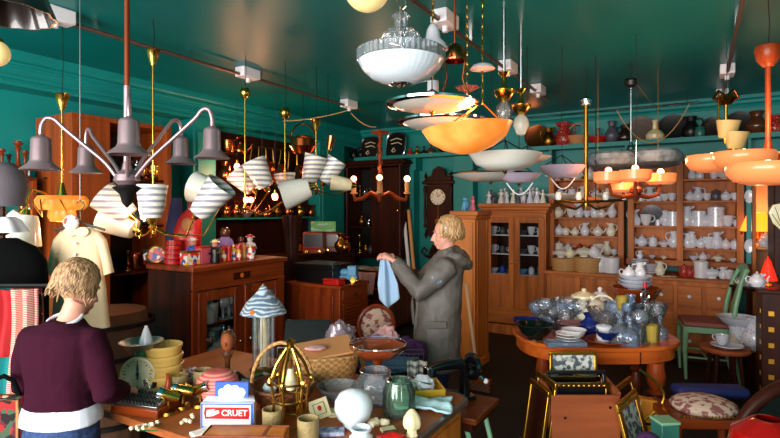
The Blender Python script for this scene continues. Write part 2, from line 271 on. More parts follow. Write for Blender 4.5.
ORD = ['first','second','third','fourth','fifth','sixth','seventh','eighth','ninth','tenth','eleventh','twelfth','thirteenth','fourteenth','fifteenth','sixteenth','seventeenth','eighteenth','nineteenth','twentieth']
CATN = dict(teapot='teapot', cup='cup', jug='jug', vase='vase', bottle='vase', jar='jar', tureen='tureen', bowl='bowl', plate='plate', stand='plate', goblet='glass', tumbler='glass', decanter='decanter', flute='glass', compote='dish', candlestick='candlestick', canister='canister', figurine='figurine', dog='figurine', basketdish='basket', saucepan='pan', kettle='kettle')
NM = dict(bottle='bottle_vase', stand='upright_plate', compote='footed_dish', dog='dog_figurine', basketdish='handled_dish', goblet='goblet', flute='flute')
MD = dict(china='white', bchina='blue and white', fchina='flowered', gchina='cream', rchina='red', cream='cream', lcream='pale cream', cgl='clear glass', sgl='clear glass', ctgl='clear glass', lbgl='pale blue glass', copper='copper', brass='brass', grey='dark patterned', brown='brown', dbrown='dark brown', black='black', iron='black iron', dbrass='dull brass', chrome='silver', pewter='pewter', milk='white', blue='blue', pink='pink', ggl='green glass', ygl='yellow glass', red='red', bgl='cobalt glass', dwood='dark wooden', rwood='turned red wooden', tan='tan', pgl='pink glass', agl='amber glass', lgreen='pale green', lblue='light blue', fgl='frosted amber')
MDn = lambda k, m: f"{MD[m]} {NM.get(k, k).replace('_',' ')}"
def row(items, place, where, group, rz=0):  # items (kind, mat, px, h)
    items = sorted(items, key=lambda t: t[2])
    for i, it in enumerate(items):
        k, m, px, h = it[:4]; w = it[4] if len(it) > 4 else 1
        kit(NM.get(k, k), k, m, place(px), h, f"{MDn(k, m)} on {where}, {ORD[i]} from left", CATN[k], group, rz + (RN.uniform(-.5,.5) if k not in ('stand','saucepan') else 0) + (PI if k in ('teapot','jug') and RN.random() < .4 else 0), w)
def pile(kind, mat, loc, h, n, dz, where, group=None, w=1, sc=1.0):
    for i in range(n):
        f = 1 - (1-sc)*i/max(1, n-1)
        pos = 'at the bottom' if i == 0 else ('at the top' if i == n-1 else ORD[i]+' from the bottom')
        kit(NM.get(kind, kind), kind, mat, Vector(loc)+Vector((0,0,dz*i)), h*f, f"{MDn(kind, mat)} {pos} of the pile {where}", CATN[kind], group or f"{MD[mat]} {kind} pile {where}", i*.7, w)
# ================================================================= SETTING
XL, YB, XR, YF = -5.25, 7.5, 2.6, -2.4
struct('floor', MB().box(XL-.1, XR+.1, YF-.1, YB+.1, -.06, 0), M['floor'])
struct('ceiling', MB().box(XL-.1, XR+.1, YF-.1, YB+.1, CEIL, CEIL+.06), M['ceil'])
struct('wall_left', MB().box(XL-.1, XL, YF, YB, 0, CEIL), M['teal']); struct('wall_back', MB().box(XL, XR, YB, YB+.1, 0, CEIL), M['teal'])
struct('wall_right', MB().box(XR, XR+.1, YF, YB, 0, CEIL), M['teal'])
m = MB().box(XL, XR, YF-.1, YF, 0, .55).box(XL, XR, YF-.1, YF, 2.8, CEIL).box(XL, -4.7, YF-.1, YF, .55, 2.8).box(1.9, XR, YF-.1, YF, .55, 2.8)
struct('wall_front', m, M['teal'])
m = MB()
for x in (-4.7, -2.5, -.3, 1.86): m.box(x, x+.04, YF-.08, YF-.02, .55, 2.8)
wf = struct('window_1', m.box(-4.7, 1.9, YF-.08, YF-.02, .55, .6).box(-4.7, 1.9, YF-.08, YF-.02, 2.75, 2.8), M['teal'])
part('window_pane', MB().box(-4.68, 1.88, YF-.055, YF-.05, .58, 2.77), M['pane'], wf)
# bulkhead with fluted cornice over the left wall's alcoves, pilasters
pr = [(0,0),(.25,0),(.25,.03),(.235,.035),(.235,.05),(.26,.06),(.26,.085),(.24,.09),(.24,.15),(.25,.155),(.25,.17),(.27,.18),(.27,.2),(.25,.21),(.28,.24),(.28,.3),(0,.3)]
m = MB(); vs = [(XL+x, y, CEIL-.301+z) for y in (YF+.01, YB-.01) for x, z in pr]; n = len(pr)
m.add(vs, [(i, i+1, n+i+1, n+i) for i in range(n-1)]+[tuple(range(n)), tuple(range(2*n-1, n-1, -1))]); struct('trim_1', m, M['teal'])
m = MB(); vs = [(x, YB-z0, CEIL-.14+z) for x in (XL+.28, XR) for z0, z in [(0,0),(.03,0),(.04,.03),(.07,.05),(.07,.08),(.1,.1),(.1,.139),(0,.139)]]
m.add(vs, [(i, i+1, 9+i, 8+i) for i in range(7)]+[tuple(range(8)), tuple(range(15, 7, -1))]); struct('trim_2', m, M['teal'])
for i, (p0, p1) in enumerate([(4.01, 4.34), (6.35, 7.0)]):
    struct(f'trim_{i+3}', MB().box(XL, XL+.24, p0, p1, 0, 2.76).box(XL+.24, XL+.26, p0+.05, p1-.05, .1, 2.62), M['teal'], bevel=.006)
struct('trim_5', MB().box(-4.05, -3.88, 7.3, YB, 0, 2.52), M['teal'], bevel=.006); struct('trim_6', MB().box(-3.2, -2.88, 7.3, YB, 0, 2.52), M['teal'], bevel=.006)
struct('baseboard_back', MB().box(XL, XR, YB-.02, YB, 0, .15), M['teal']); struct('baseboard_left', MB().box(XL, XL+.02, YF, YB, 0, .15), M['teal'])
# long plate shelf below the ceiling
sh = thing('plate_shelf', 'long teal painted plate shelf running along the back wall under the ceiling', 'shelf', (0, 7.2, 2.53))
part('shelf_board', MB().box(-4.95, XR, 0, .29, 0, .035), M['teal'], sh, bevel=.004); part('shelf_lip', MB().box(-4.95, XR, -.015, 0, -.01, .045), M['teal'], sh)
for x in (-3.85, -2.75, -1.75, -.8, .5): part('bracket', MB().at((x, 0, 0)).prism([(0,0),(.03,0),(.03,-.2),(0,-.2)], .05, .28), M['teal'], sh)
PZ = 2.567
def pshelf(kind, mat, px, h, lab, cat=None, w=1, rz=0, Y=7.36): kit(NM.get(kind, kind), kind, mat, BY(px, Y, PZ), h, lab+' on the teal plate shelf', cat or CATN[kind], None, rz, w)
def tray(px, w, h, mat, lab):
    t = thing('serving_tray', lab, 'tray', BY(px, 7.33, PZ), 0); rr = [(w/2*math.copysign(abs(math.cos(a))**.5, math.cos(a)), h/2+h/2*math.copysign(abs(math.sin(a))**.5, math.sin(a))) for a in [2*PI*i/28 for i in range(28)]]
    m = MB(); m.M = Matrix.Rotation(rad(-10), 4, 'X'); m.prism(rr, 0, .012); part('tray_plate', m, M[mat], t)
    m = MB(); m.M = Matrix.Rotation(rad(-10), 4, 'X'); m.tube([(x, -.008, z) for x, z in rr], .011, 6, closed=True); part('tray_rim', m, M['chrome' if 'pattern' in lab else 'dbrown'], t)
    for k in range(3):
        m = MB(); m.M = Matrix.Rotation(rad(-10), 4, 'X'); m.tube([(x*w, -.004, h*z) for x, z in ([(-.3,.7),(0,.78),(.28,.7)], [(-.25,.55),(.1,.6),(.3,.5)], [(-.2,.25),(-.1,.38),(0,.25),(-.1,.2),(-.2,.25)])[k]], .008, 6); part('painted_motif', m, M['cream'], t)
tray(369, .34, .36, 'dbrown', 'dark rounded tray with a pale mark at the left end of the teal plate shelf'); tray(395, .36, .4, 'black', 'black tray with a pale painted landscape pattern on the teal plate shelf')
pshelf('jug','black',354,.22,'small black jug at the corner end'); pshelf('vase','black',361,.2,'squat black vase beside the rounded tray')
for px, mt, h, l in [(410,'red',.14,'small red capped bottle'),(417,'gold',.16,'small gilt capped bottle'),(424,'dbrown',.15,'small dark brown bottle'),(431,'brown',.2,'brown bottle behind the big glass dishes')]:
    if mt == 'gold': MD['gold'] = 'gilt'
    pshelf('decanter', mt, px, h, l)
pshelf('bowl','dbrown',446,.12,'wide dark brown bowl'); pshelf('stand','copper',536,.34,'round copper brown platter leaning left of the brass jug','plate'); pshelf('jug','dbrass',549,.26,'dull brass jug with a flared neck',rz=0,Y=7.27)
pshelf('jug','rchina',564,.34,'tall red glazed jug with a large handle',rz=PI); pshelf('basketdish','tan',578,.3,'tan clay dish with a high hoop handle'); pshelf('bowl','red',598,.1,'shallow red bowl holding a small grey bottle')
kit('small_bottle','bottle','grey',BY(598,7.36,PZ+.02),.2,'small grey bottle standing in the red bowl on the teal plate shelf','bottle'); pshelf('vase','grey',612,.3,'grey patterned vase with a narrow neck',w=.9)
pshelf('jug','dbrown',625,.24,'dark brown jug behind the chrome lamp rod'); pshelf('stand','platter',640,.34,'large brown and cream ringed charger','plate'); pshelf('bottle','cream',655,.26,'cream long-necked bottle vase',Y=7.3)
pshelf('stand','black',672,.33,'large black plate next to the cream bottle vase','plate'); pshelf('jug','black',691,.28,'black jug with a looped handle',rz=PI); pshelf('jar','ltgreen',700,.16,'jade green lidded jar',Y=7.3)
pshelf('stand','dbrown',713,.26,'dark brown plate behind the brass double lamp','plate'); pshelf('stand','black',739,.3,'glossy black plate right of the brass double lamp','plate'); pshelf('vase','brown',757,.28,'brown drip glazed vase',w=1.3); pshelf('jug','rchina',775,.22,'red jug at the right end')
# ceiling tracks with white junction boxes
def track(X, y0, y1, boxes, lab):
    t = thing('light_track', lab, 'light track', (X, y0, 2.985)); part('rail', MB().tube([(0,0,0),(0,y1-y0,0)], .016), M['track'], t)
    for y in boxes:
        b = part('junction_box', MB().box(-.06,.06,y-y0-.11,y-y0+.11,-.02,.074), M['white'], t, bevel=.008); part('socket', MB().lathe([(0,0),(.02,0),(.02,.04),(0,.04)], (0,y-y0,-.058)), M['white'], b)
    for k in range(5):
        y = .3+(y1-y0-.5)*k/4; part('rail_clip', MB().box(-.012,.012,y,y+.03,.01,.075), M['chrome'], t)
def trY(px, X): return BX(px, X, 0).y
track(-3.72, trY(47,-3.72), trY(362,-3.72), [trY(47,-3.72)+.05, trY(248,-3.72), trY(349,-3.72)], 'left ceiling rail with white boxes carrying the shaded brass lamps')
track(-1.5, 1.2, 6.2, [trY(445,-1.5), trY(508,-1.5), trY(538,-1.5)], 'middle ceiling rail with white boxes above the glass dish lamps')
track(.24, 1.6, 7.15, [5.84, 7.0], 'right ceiling rail with white boxes above the orange bowl lamp')
t = thing('hanging_rod', 'long bright metal rod under the ceiling parallel to the back wall', 'rod', (0, 6.9, 2.93)); part('rod', MB().tube([(-2.3,0,0),(.02,0,0)], .011), M['chrome'], t)
hrod = t
for x in (-2.1,-1.2,-.1): part('hook', MB().tube([(x,0,0),(x,0,.129)], .005, 6), M['chrome'], t)
def cable(px0, y0, d0, px1, y1, d1, sag, lab, mt='cord', r=.006):
    a = W(px0,y0,d0); b = W(px1,y1,d1); single('cable', MB().tube([a.lerp(b, t/14)+Vector((0,0,-sag*4*t/14*(1-t/14))) for t in range(15)], r, 6), M[mt], lab, 'cable')
cable(349,110,6.6,283,121,6.9,.03,'thin cord strung left from the white box towards the copper pans'); cable(351,113,6.6,376,127,6.75,.05,'thin cord swooping from the white box to the wooden candle lamp')
cable(637,84,5,662,112,6.8,.03,'thin cord trailing from the chrome rod canopy to the back')
part('sagging_cable', MB().tube([(-.85+.055*k,0,-.01-.42*4*(k/14)*(1-k/14)) for k in range(15)], .006, 6), M['cord'], hrod)
# ================================================================= BACK WALL FURNITURE
def furn(name, label, cat, x0, x1, y, rz=0): return thing(name, label, cat, (x0, y, 0), rz)
def door(parent, x0, x1, z0, z1, wd, fr=.06, y=-.02, panelz=None, knobx=None, gl=True, knobm='brass', panel=None):
    m = MB().box(x0,x0+fr,y,y+.022,z0,z1).box(x1-fr,x1,y,y+.022,z0,z1).box(x0+fr,x1-fr,y,y+.022,z1-fr,z1).box(x0+fr,x1-fr,y,y+.022,z0,z0+fr)
    if panelz: m.box(x0+fr,x1-fr,y,y+.022,panelz-fr/2,panelz+fr/2)
    d = part('door', m, wd, parent, bevel=.004); zz = (panelz+fr/2) if panelz else z0+fr
    part('door_glass' if gl else 'door_panel', MB().box(x0+fr,x1-fr,y+.009,y+.013,zz,z1-fr) if gl else MB().box(x0+fr,x1-fr,y+.006,y+.018,zz,z1-fr), M['pane'] if gl else (panel or wd), d)
    if panelz: part('door_panel', MB().box(x0+fr,x1-fr,y+.006,y+.018,z0+fr,panelz-fr/2), panel or wd, d)
    kx = knobx if knobx is not None else x1-fr/2; part('door_knob', MB().at((kx, y, (z0+z1)/2), d=(0,-1,0)).lathe([(.006,0),(.006,.012),(.014,.02),(.01,.028),(0,.03)], seg=10), M[knobm], d); return d
# pine glazed cupboard
x0 = BY(485,6.95,0).x; x1 = BY(546,6.95,0).x; w = x1-x0
c = thing('glazed_cupboard', 'pine cupboard with two glazed doors and figurines crowded on its top', 'cupboard', (x0, 6.95, 0))
part('side_panel', MB().box(0,.03,0,.46,.08,1.66), M['pine'], c, bevel=.003); part('side_panel', MB().box(w-.03,w,0,.46,.08,1.66), M['pine'], c, bevel=.003); part('back_panel', MB().box(.03,w-.03,.44,.46,.08,1.66), M['dwood'], c)
part('plinth', MB().box(-.02,w+.02,-.03,.46,0,.1).box(-.01,w+.01,-.02,.46,.1,.13), M['pine'], c, bevel=.004); part('drawer', MB().box(.04,w-.04,-.02,.01,.15,.32), M['pinex'], c, bevel=.006)
part('cornice', MB().box(-.02,w+.02,-.02,.46,1.66,1.7).box(-.05,w+.05,-.05,.46,1.7,1.74).box(-.08,w+.08,-.08,.46,1.74,1.79), M['pinex'], c, bevel=.008)
part('rail', MB().box(.03,w-.03,-.0,.03,.32,.36), M['pinex'], c); part('rail', MB().box(.03,w-.03,0,.03,1.6,1.66), M['pinex'], c)
door(c, .02, w/2-.002, .36, 1.6, M['pine'], .075, panelz=.78, knobx=w/2-.03); door(c, w/2+.002, w-.02, .36, 1.6, M['pine'], .075, panelz=.78, knobx=w/2+.04)
for i, z in enumerate((.82, 1.1, 1.36)):
    part('shelf', MB().box(.03,w-.03,.03,.44,z-.015,z), M['china'], c, label='pale shelf edge')
    kk = [('cup','bchina'),('jar','grey'),('teapot','china'),('bowl','grey'),('cup','china'),('jar','bchina')] if i else [('bowl','bchina'),('jar','blue'),('bowl','grey'),('bowl','lblue'),('jar','bchina'),('tumbler','cgl')]
    row([(k, mt, 494+j*8.6+(3 if j > 2 else 0), .11 if k != 'bowl' else .06) for j, (k, mt) in enumerate(kk)], lambda px, z=z: BY(px, 7.12, z+.001), f"{['bottom','middle','top'][i]} shelf in the glazed cupboard", 'crockery in the glazed cupboard')
figs = [(466,'dog','lblue',.2),(473,'figurine','pink',.2),(489,'figurine','china',.17),(495,'dog','grey',.16),(501,'figurine','fchina',.2),(507,'figurine','china',.16),(513,'figurine','gchina',.19),(518,'figurine','grey',.18),(524,'dog','china',.17),(530,'figurine','bchina',.2),(537,'figurine','china',.21),(543,'figurine','gchina',.18),(491,'figurine','grey',.2),(505,'figurine','bchina',.22),(521,'figurine','china',.22),(533,'figurine','fchina',.22)]
# tall pine pillar cupboard in front
c = thing('narrow_cupboard', 'tall narrow orange pine cupboard standing behind the woman in the grey coat', 'cupboard', (-2.29, 5.2, 0))
part('carcass', MB().box(0,.26,0,.42,.09,1.6), M['opine'], c, bevel=.004); part('plinth', MB().box(-.01,.275,-.015,.42,0,.09), M['opine'], c, bevel=.004); part('cap', MB().box(-.01,.28,-.02,.42,1.6,1.64).box(-.02,.3,-.03,.42,1.64,1.69), M['pinex'], c, bevel=.006)
part('door', MB().box(.02,.24,-.015,.002,.12,1.57), M['opine'], c, bevel=.004); part('side_moulding', MB().box(.26,.272,.05,.07,.1,1.58).box(.26,.272,.34,.36,.1,1.58), M['pine'], c)
for i, (px, k, mt, h) in enumerate(figs):
    p = G(px, 5.75, 1.692) if px < 480 else BY(px, 7.02 if i < 12 else 7.2, 1.792)
    nm = {466:'pale blue dog figurine beside the pink figurine on the narrow pine cupboard', 473:'pink lady figurine on the narrow pine cupboard'}.get(px, f"{MDn(k, mt)} on top of the glazed cupboard, {'front' if i < 12 else 'back'} row, {ORD[(i-2) if i < 12 else (i-12)]} from the left")
    kit(NM.get(k, k), k, mt, p, h*(.8 if px < 480 else 1), nm, 'figurine', 'figurines on the glazed cupboard' if px > 480 else None, RN.uniform(-.6, .6))
# open racks of china
def rack(x0, x1, y, z0, z1, posts, zs, lab, dep=.28):
    c = thing('china_rack', lab, 'shelf rack', (x0, y, z0)); w = x1-x0; h = z1-z0
    for p in posts: q = (p-x0); part('upright', MB().box(q-.035,q+.035,-.02,dep,0,h), M['pine'], c, bevel=.004)
    part('back_panel', MB().box(0,w,dep-.015,dep,0,h), M['pine'], c)
    for z in zs: part('shelf', MB().box(0,w,0,dep-.015,z-z0-.02,z-z0), M['pinex'], c)
    part('cornice', MB().box(-.03,w+.03,-.04,dep,h,h+.05), M['pinex'], c, bevel=.006); part('bottom_rail', MB().box(-.02,w+.02,-.03,dep,-.04,.03), M['pinex'], c, bevel=.006); return c
LX0 = BY(549,7.2,0).x; LX1 = BY(624,7.2,0).x; RX0 = BY(628,7.2,0).x; RX1 = BY(744,7.2,0).x; RM = BY(680,7.2,0).x
rack(LX0, LX1, 7.2, .97, 2.27, (LX0+.035, LX1-.035), (1.108, 1.358, 1.6, 1.86, 2.11), 'left open pine rack packed with teapots and jugs')
rack(RX0, RX1, 7.2, 1.06, 2.3, (RX0+.035, RM, RX1-.035), (1.24, 1.505, 1.81, 2.07), 'right open pine rack in two bays filled with blue and white china')
def rk(items, z, where, grp, Y=7.32): row(items, lambda px: BY(px, Y, z+.001), where, grp)
G1 = 'china on the left pine rack'; G2 = 'blue and white china on the right pine rack'
rk([('teapot','gchina',558,.17),('cup','fchina',571,.12),('jug','china',579,.19),('cup','china',587,.09),('jar','china',595,.16),('teapot','fchina',602,.13),('vase','china',612,.19)], 1.6, 'third shelf of the left rack', G1)
rk([('teapot','china',559,.15),('jar','gchina',566,.12),('teapot','gchina',575,.12),('jug','china',585,.17),('teapot','fchina',598,.15),('jug','gchina',611,.17)], 1.358, 'second shelf of the left rack', G1)
rk([('jar','fchina',559,.17),('teapot','china',568,.15),('teapot','rchina',580,.15),('teapot','rchina',590,.13),('cup','fchina',599,.14),('vase','gchina',607,.18),('cup','bchina',614,.08)], 1.108, 'lowest shelf of the left rack', G1)
rk([('teapot','bchina',560,.15),('jar','china',572,.15),('jug','fchina',583,.16),('teapot','china',596,.14),('jar','gchina',609,.15)], 1.86, 'fourth shelf of the left rack', G1)
rk([('tureen','gchina',556,.17),('jug','gchina',566,.18),('teapot','fchina',577,.18),('teapot','china',590,.16),('jar','china',602,.16),('cup','china',612,.12)], 2.11, 'top shelf of the left rack', G1)
rk([('jar','bchina',634,.11),('canister','china',641,.12),('jug','bchina',650,.18),('jar','bchina',658,.14),('cup','china',665,.09),('cup','bchina',672,.1)], 1.81, 'third shelf of right rack\'s left bay', G2)
rk([('jug','bchina',634,.2),('jar','bchina',637,.12),('cup','china',646,.14),('canister','bchina',658,.08),('vase','bchina',665,.19),('canister','bchina',673,.19)], 1.505, 'second shelf of right rack\'s left bay', G2, 7.3)
kit('round_platter','stand','grey',BY(652,7.36,1.506),.26,'big round grey blue platter leaning in the left bay of the right rack','plate')
rk([('vase','bchina',633,.17),('teapot','bchina',642,.15),('jar','bchina',653,.14),('tureen','china',664,.09),('jug','bchina',674,.2)], 1.24, 'lowest shelf of right rack\'s left bay', G2)
rk([('tureen','bchina',640,.06),('bowl','china',652,.04),('tureen','gchina',664,.05)], 1.09, 'base of right rack\'s left bay', G2)
rk([('teapot','china',690,.13),('jug','bchina',698,.17),('cup','china',707,.09),('jar','grey',716,.14),('teapot','bchina',726,.13),('cup','bchina',735,.09)], 1.81, 'third shelf of right rack\'s right bay', G2)
rk([('jug','bchina',687,.24),('jar','bchina',693,.15),('canister','bchina',699,.2),('teapot','bchina',706,.15),('canister','bchina',716,.25),('cup','china',728,.13),('jar','bchina',737,.1)], 1.505, 'second shelf of right rack\'s right bay', G2)
rk([('jug','bchina',688,.18),('vase','bchina',692,.2),('teapot','bchina',701,.14),('cup','bchina',709,.14),('jug','bchina',717,.2),('teapot','china',726,.13),('jar','bchina',735,.12)], 1.24, 'lowest shelf of right rack\'s right bay', G2, 7.3)
rk([('bowl','bchina',694,.05),('teapot','china',703,.11),('tureen','gchina',718,.08),('bowl','bchina',733,.04)], 1.09, 'base of right rack\'s right bay', G2)
rk([('jug','bchina',692,.14),('jar','china',700,.12),('cup','china',714,.1),('bowl','china',724,.07),('vase','bchina',735,.14)], 2.07, 'top shelf of right rack\'s right bay', G2)
rk([('jar','bchina',638,.13),('teapot','bchina',652,.13),('bowl','bchina',665,.06)], 2.07, 'top shelf of right rack\'s left bay', G2)
# sideboard with drawers (right) and low counter (left)
sx0 = BY(622,6.72,0).x; sx1 = BY(734,6.72,0).x; w = sx1-sx0
c = thing('drawer_sideboard', 'low pine sideboard with white-knobbed drawers under the right china rack', 'sideboard', (sx0, 6.72, 0))
part('carcass', MB().box(0,w,.01,.7,.1,.9), M['pine'], c, bevel=.004); part('plinth', MB().box(.01,w-.01,.03,.7,0,.1), M['dwood'], c); part('top', MB().box(-.02,w+.02,-.03,.73,.9,.93), M['pinex'], c, bevel=.006)
for j in range(4):
    for i in range(3):
        dx = w/4; d = part('drawer', MB().box(j*dx+.02,(j+1)*dx-.02,-.012,.012,.12+i*.25,.35+i*.25), M['pinex'], c, bevel=.006)
        part('drawer_knob', MB().at(((j+.5)*dx,-.012,.235+i*.25), d=(0,-1,0)).lathe([(.008,0),(.008,.012),(.02,.02),(.018,.032),(0,.036)], seg=12), M['milk'], d, label='white china knob')
lx0 = BY(546,6.95,0).x+.06; w2 = sx0-.03-lx0
c = thing('low_counter', 'low pine counter under the left china rack with baskets of white china', 'counter', (lx0, 6.72, 0))
part('carcass', MB().box(0,w2,.01,.72,.08,.89), M['pine'], c, bevel=.004); part('top', MB().box(-.02,w2+.0,-.03,.74,.89,.93), M['pinex'], c, bevel=.006); part('plinth', MB().box(.01,w2-.01,.03,.7,0,.08), M['dwood'], c)
door(c, .03, w2/2-.01, .12, .86, M['pine'], .08, gl=False, knobx=w2/2-.05); door(c, w2/2+.01, w2-.03, .12, .86, M['pine'], .08, gl=False, knobx=w2/2+.05)
CT = .932
row([('jug','gchina',660,.16),('teapot','rchina',690,.13),('jar','rchina',684,.15),('canister','china',701,.2),('tureen','milk',712,.12),('jug','china',723,.13),('cup','china',729,.1)], lambda px: BY(px, 6.9, CT), 'pine sideboard top below the right rack', 'crockery on the pine sideboard')
pile('plate','bchina',BY(640,6.9,CT),.028,7,.024,'on the sideboard', w=.85); pile('plate','china',BY(651,6.95,CT),.026,5,.022,'on the sideboard', w=.8)
kit('jug','jug','bchina',BY(640,6.9,CT+.18),.1,'small blue and white jug set on top of the plate pile','jug'); single('paper_sheet', MB().box(-.08,.08,-.05,.05,0,.004), M['paper'], 'small white paper lying on the pine sideboard', 'paper', BY(668,6.82,CT), .2)
# dark hutch over desk in the corner
hx0 = BY(347,7.05,0).x; hx1 = BY(402,7.05,0).x; w = hx1-hx0
c = thing('dark_hutch', 'dark mahogany wall cupboard with a carved cornice in the back corner', 'cupboard', (hx0, 7.05, .93))
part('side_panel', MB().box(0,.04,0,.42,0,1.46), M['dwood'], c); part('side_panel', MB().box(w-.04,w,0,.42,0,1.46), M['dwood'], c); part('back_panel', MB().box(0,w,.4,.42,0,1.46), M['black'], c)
part('cornice', MB().box(-.02,w+.02,-.02,.42,1.46,1.5).box(-.06,w+.06,-.05,.42,1.5,1.54).box(-.03,w+.03,-.03,.42,1.54,1.57), M['dwoodx'], c, bevel=.01); part('base_rail', MB().box(-.02,w+.02,-.03,.42,-.0,.06), M['dwoodx'], c, bevel=.006)
for q in (.02, w-.02): part('turned_column', MB().lathe([(0,0),(.03,0),(.03,.04),(.018,.08),(.028,.3),(.018,.7),(.03,.9),(.018,1.2),(.03,1.36),(.03,1.4),(0,1.4)], (q,-.03,.06), 12), M['dwood'], c)
door(c, w*.5, w-.04, .08, 1.44, M['dwood'], .06, gl=False); part('divider', MB().box(w*.46,w*.5,0,.4,.06,1.46), M['dwood'], c)
for z in (.5, .98): part('shelf', MB().box(.04,w*.46,.03,.4,z-.015,z), M['dwood'], c)
row([('vase','dbrass',362,.2),('jar','chrome',369,.12)], lambda px: BY(px, 7.2, 1.431), 'middle shelf of the dark corner cupboard', 'things in the dark cupboard')
row([('candlestick','dbrass',360,.2),('jug','chrome',368,.14)], lambda px: BY(px, 7.2, 1.911), 'top shelf of the dark corner cupboard', 'things in the dark cupboard')
row([('candlestick','brass',360,.3),('jar','dbrass',366,.16),('jar','grey',371,.14)], lambda px: BY(px, 7.2, .991), 'bottom shelf of the dark corner cupboard', 'things in the dark cupboard')
dx0 = BY(352,6.25,0).x; dx1 = BY(392,6.25,0).x; w = dx1-dx0
c = thing('writing_desk', 'dark wooden writing desk heaped with papers below the corner cupboard', 'desk', (dx0, 6.25, 0))
part('desktop', MB().box(-.02,w+.02,-.03,.8,.77,.81), M['rwoodx'], c, bevel=.006); part('apron', MB().box(.35,w-.35,0,.02,.64,.77), M['dwoodx'], c)
for q in (0, w-.36):
    part('pedestal', MB().box(q,q+.36,0,.78,.04,.77), M['rwood'], c, bevel=.004)
    for k in range(4): d = part('drawer', MB().box(q+.03,q+.33,-.015,.01,.08+k*.17,.23+k*.17), M['dwoodx'], c, bevel=.004); part('drawer_handle', MB().tube([(q+.13,-.015,.155+k*.17),(q+.14,-.035,.145+k*.17),(q+.22,-.035,.145+k*.17),(q+.23,-.015,.155+k*.17)], .005, 6), M['brass'], d)
for i, (px, dy, s, mt, l) in enumerate([(366,.25,.34,'paper','sheaf of white papers on the left of the writing desk'),(378,.12,.26,'tan','brown folded paper at the front of the writing desk'),(392,.3,.3,'paper','white folded paper under the hanging blue cloth on the desk')]):
    single('papers', MB().sheet(lambda u, v: ((u-.5)*s*1.4, (v-.5)*s, .012+.02*noise.noise(Vector((u*4+i*5, v*4, 0)))+.012), 10, 8), M[mt], l, 'paper', BY(px, 6.25+dy, .815), .3*i-.2, solid=.006)
single('hanging_cloth', MB().sheet(lambda u, v: ((u-.5)*.3*(1-.3*v), -.02+.03*math.sin(u*9), -v*.32), 12, 10), M['pinkc'], 'pale pink cloth hanging over the front edge of the writing desk', 'cloth', BY(366, 6.17, .82), .2, solid=.006)
# wall clock
p = BY(433, 7.1, 1.35); c = thing('wall_clock', 'dark carved pendulum wall clock with a white dial', 'clock', (p.x, 7.28, 1.28))
part('case', MB().box(-.2,.2,0,.2,.12,.82), M['dwood'], c, bevel=.006); part('pediment', MB().box(-.27,.27,-.03,.2,.82,.87).prism([(-.24,.87),(.24,.87),(.2,.93),(.12,.95),(.09,1.05),(0,1.1),(-.09,1.05),(-.12,.95),(-.2,.93)], 0, .06), M['dwood'], c, bevel=.006)
part('bottom_bracket', MB().prism([(-.24,.12),(.24,.12),(.16,.02),(.08,-.04),(0,-.16),(-.08,-.04),(-.16,.02)], 0, .16), M['dwood'], c, bevel=.006)
for q in (-.22,.22):
    part('column', MB().lathe([(0,0),(.02,0),(.03,.04),(.015,.08),(.026,.2),(.015,.5),(.03,.6),(.02,.66),(0,.66)], (q,-.01,.14), 10), M['dwood'], c); part('finial', MB().lathe([(0,0),(.03,0),(.012,.04),(.03,.08),(.012,.12),(0,.16)], (q,.02,.87), 10), M['dwood'], c); part('finial', MB().lathe([(0,0),(.012,-.04),(.03,-.08),(.01,-.14),(0,-.15)][::-1], (q,.02,.12), 10), M['dwood'], c)
dl = part('dial', MB().at((0,-.0,.62), d=(0,-1,0)).lathe([(0,0),(.125,0),(.125,.012),(0,.012)], seg=36), M['gchina'], c, label='white round dial'); part('bezel', MB().tube([(.128*math.cos(a), -.012, .62+.128*math.sin(a)) for a in [2*PI*i/32 for i in range(32)]], .008, 6, closed=True), M['brass'], dl)
mm = MB()
for k in range(12): a = 2*PI*k/12; mm.tube([(.088*math.sin(a),-.014,.62+.088*math.cos(a)),(.112*math.sin(a),-.014,.62+.112*math.cos(a))], .005 if k % 3 else .008, 5)
part('hour_marks', mm, M['black'], dl); part('clock_hands', MB().tube([(0,-.018,.62),(.05,-.018,.66)], .005, 5).tube([(0,-.018,.62),(-.02,-.018,.7)], .004, 5), M['black'], dl); part('pendulum', MB().tube([(0,-.005,.48),(0,-.005,.25)], .004, 6).at((0,-.006,.24), d=(0,-1,0)).lathe([(0,0),(.05,0),(.05,.01),(0,.01)]), M['dbrass'], c)
# candelabrum silhouette under the clock
c = thing('wall_bracket', 'dark curly wooden wall bracket below the pendulum clock', 'bracket', BY(430, 7.3, .93)); 
for s in (-1, 1): part('scroll_arm', MB().tube([(0,.1,.0),(s*.08,.0,.05),(s*.15,0,.12),(s*.1,0,.18),(s*.05,0,.13)], .018, 8), M['dwood'], c)
part('backplate', MB().prism([(-.05,-.12),(.05,-.12),(.07,.1),(0,.24),(-.07,.1)], .1, .19), M['dwood'], c)
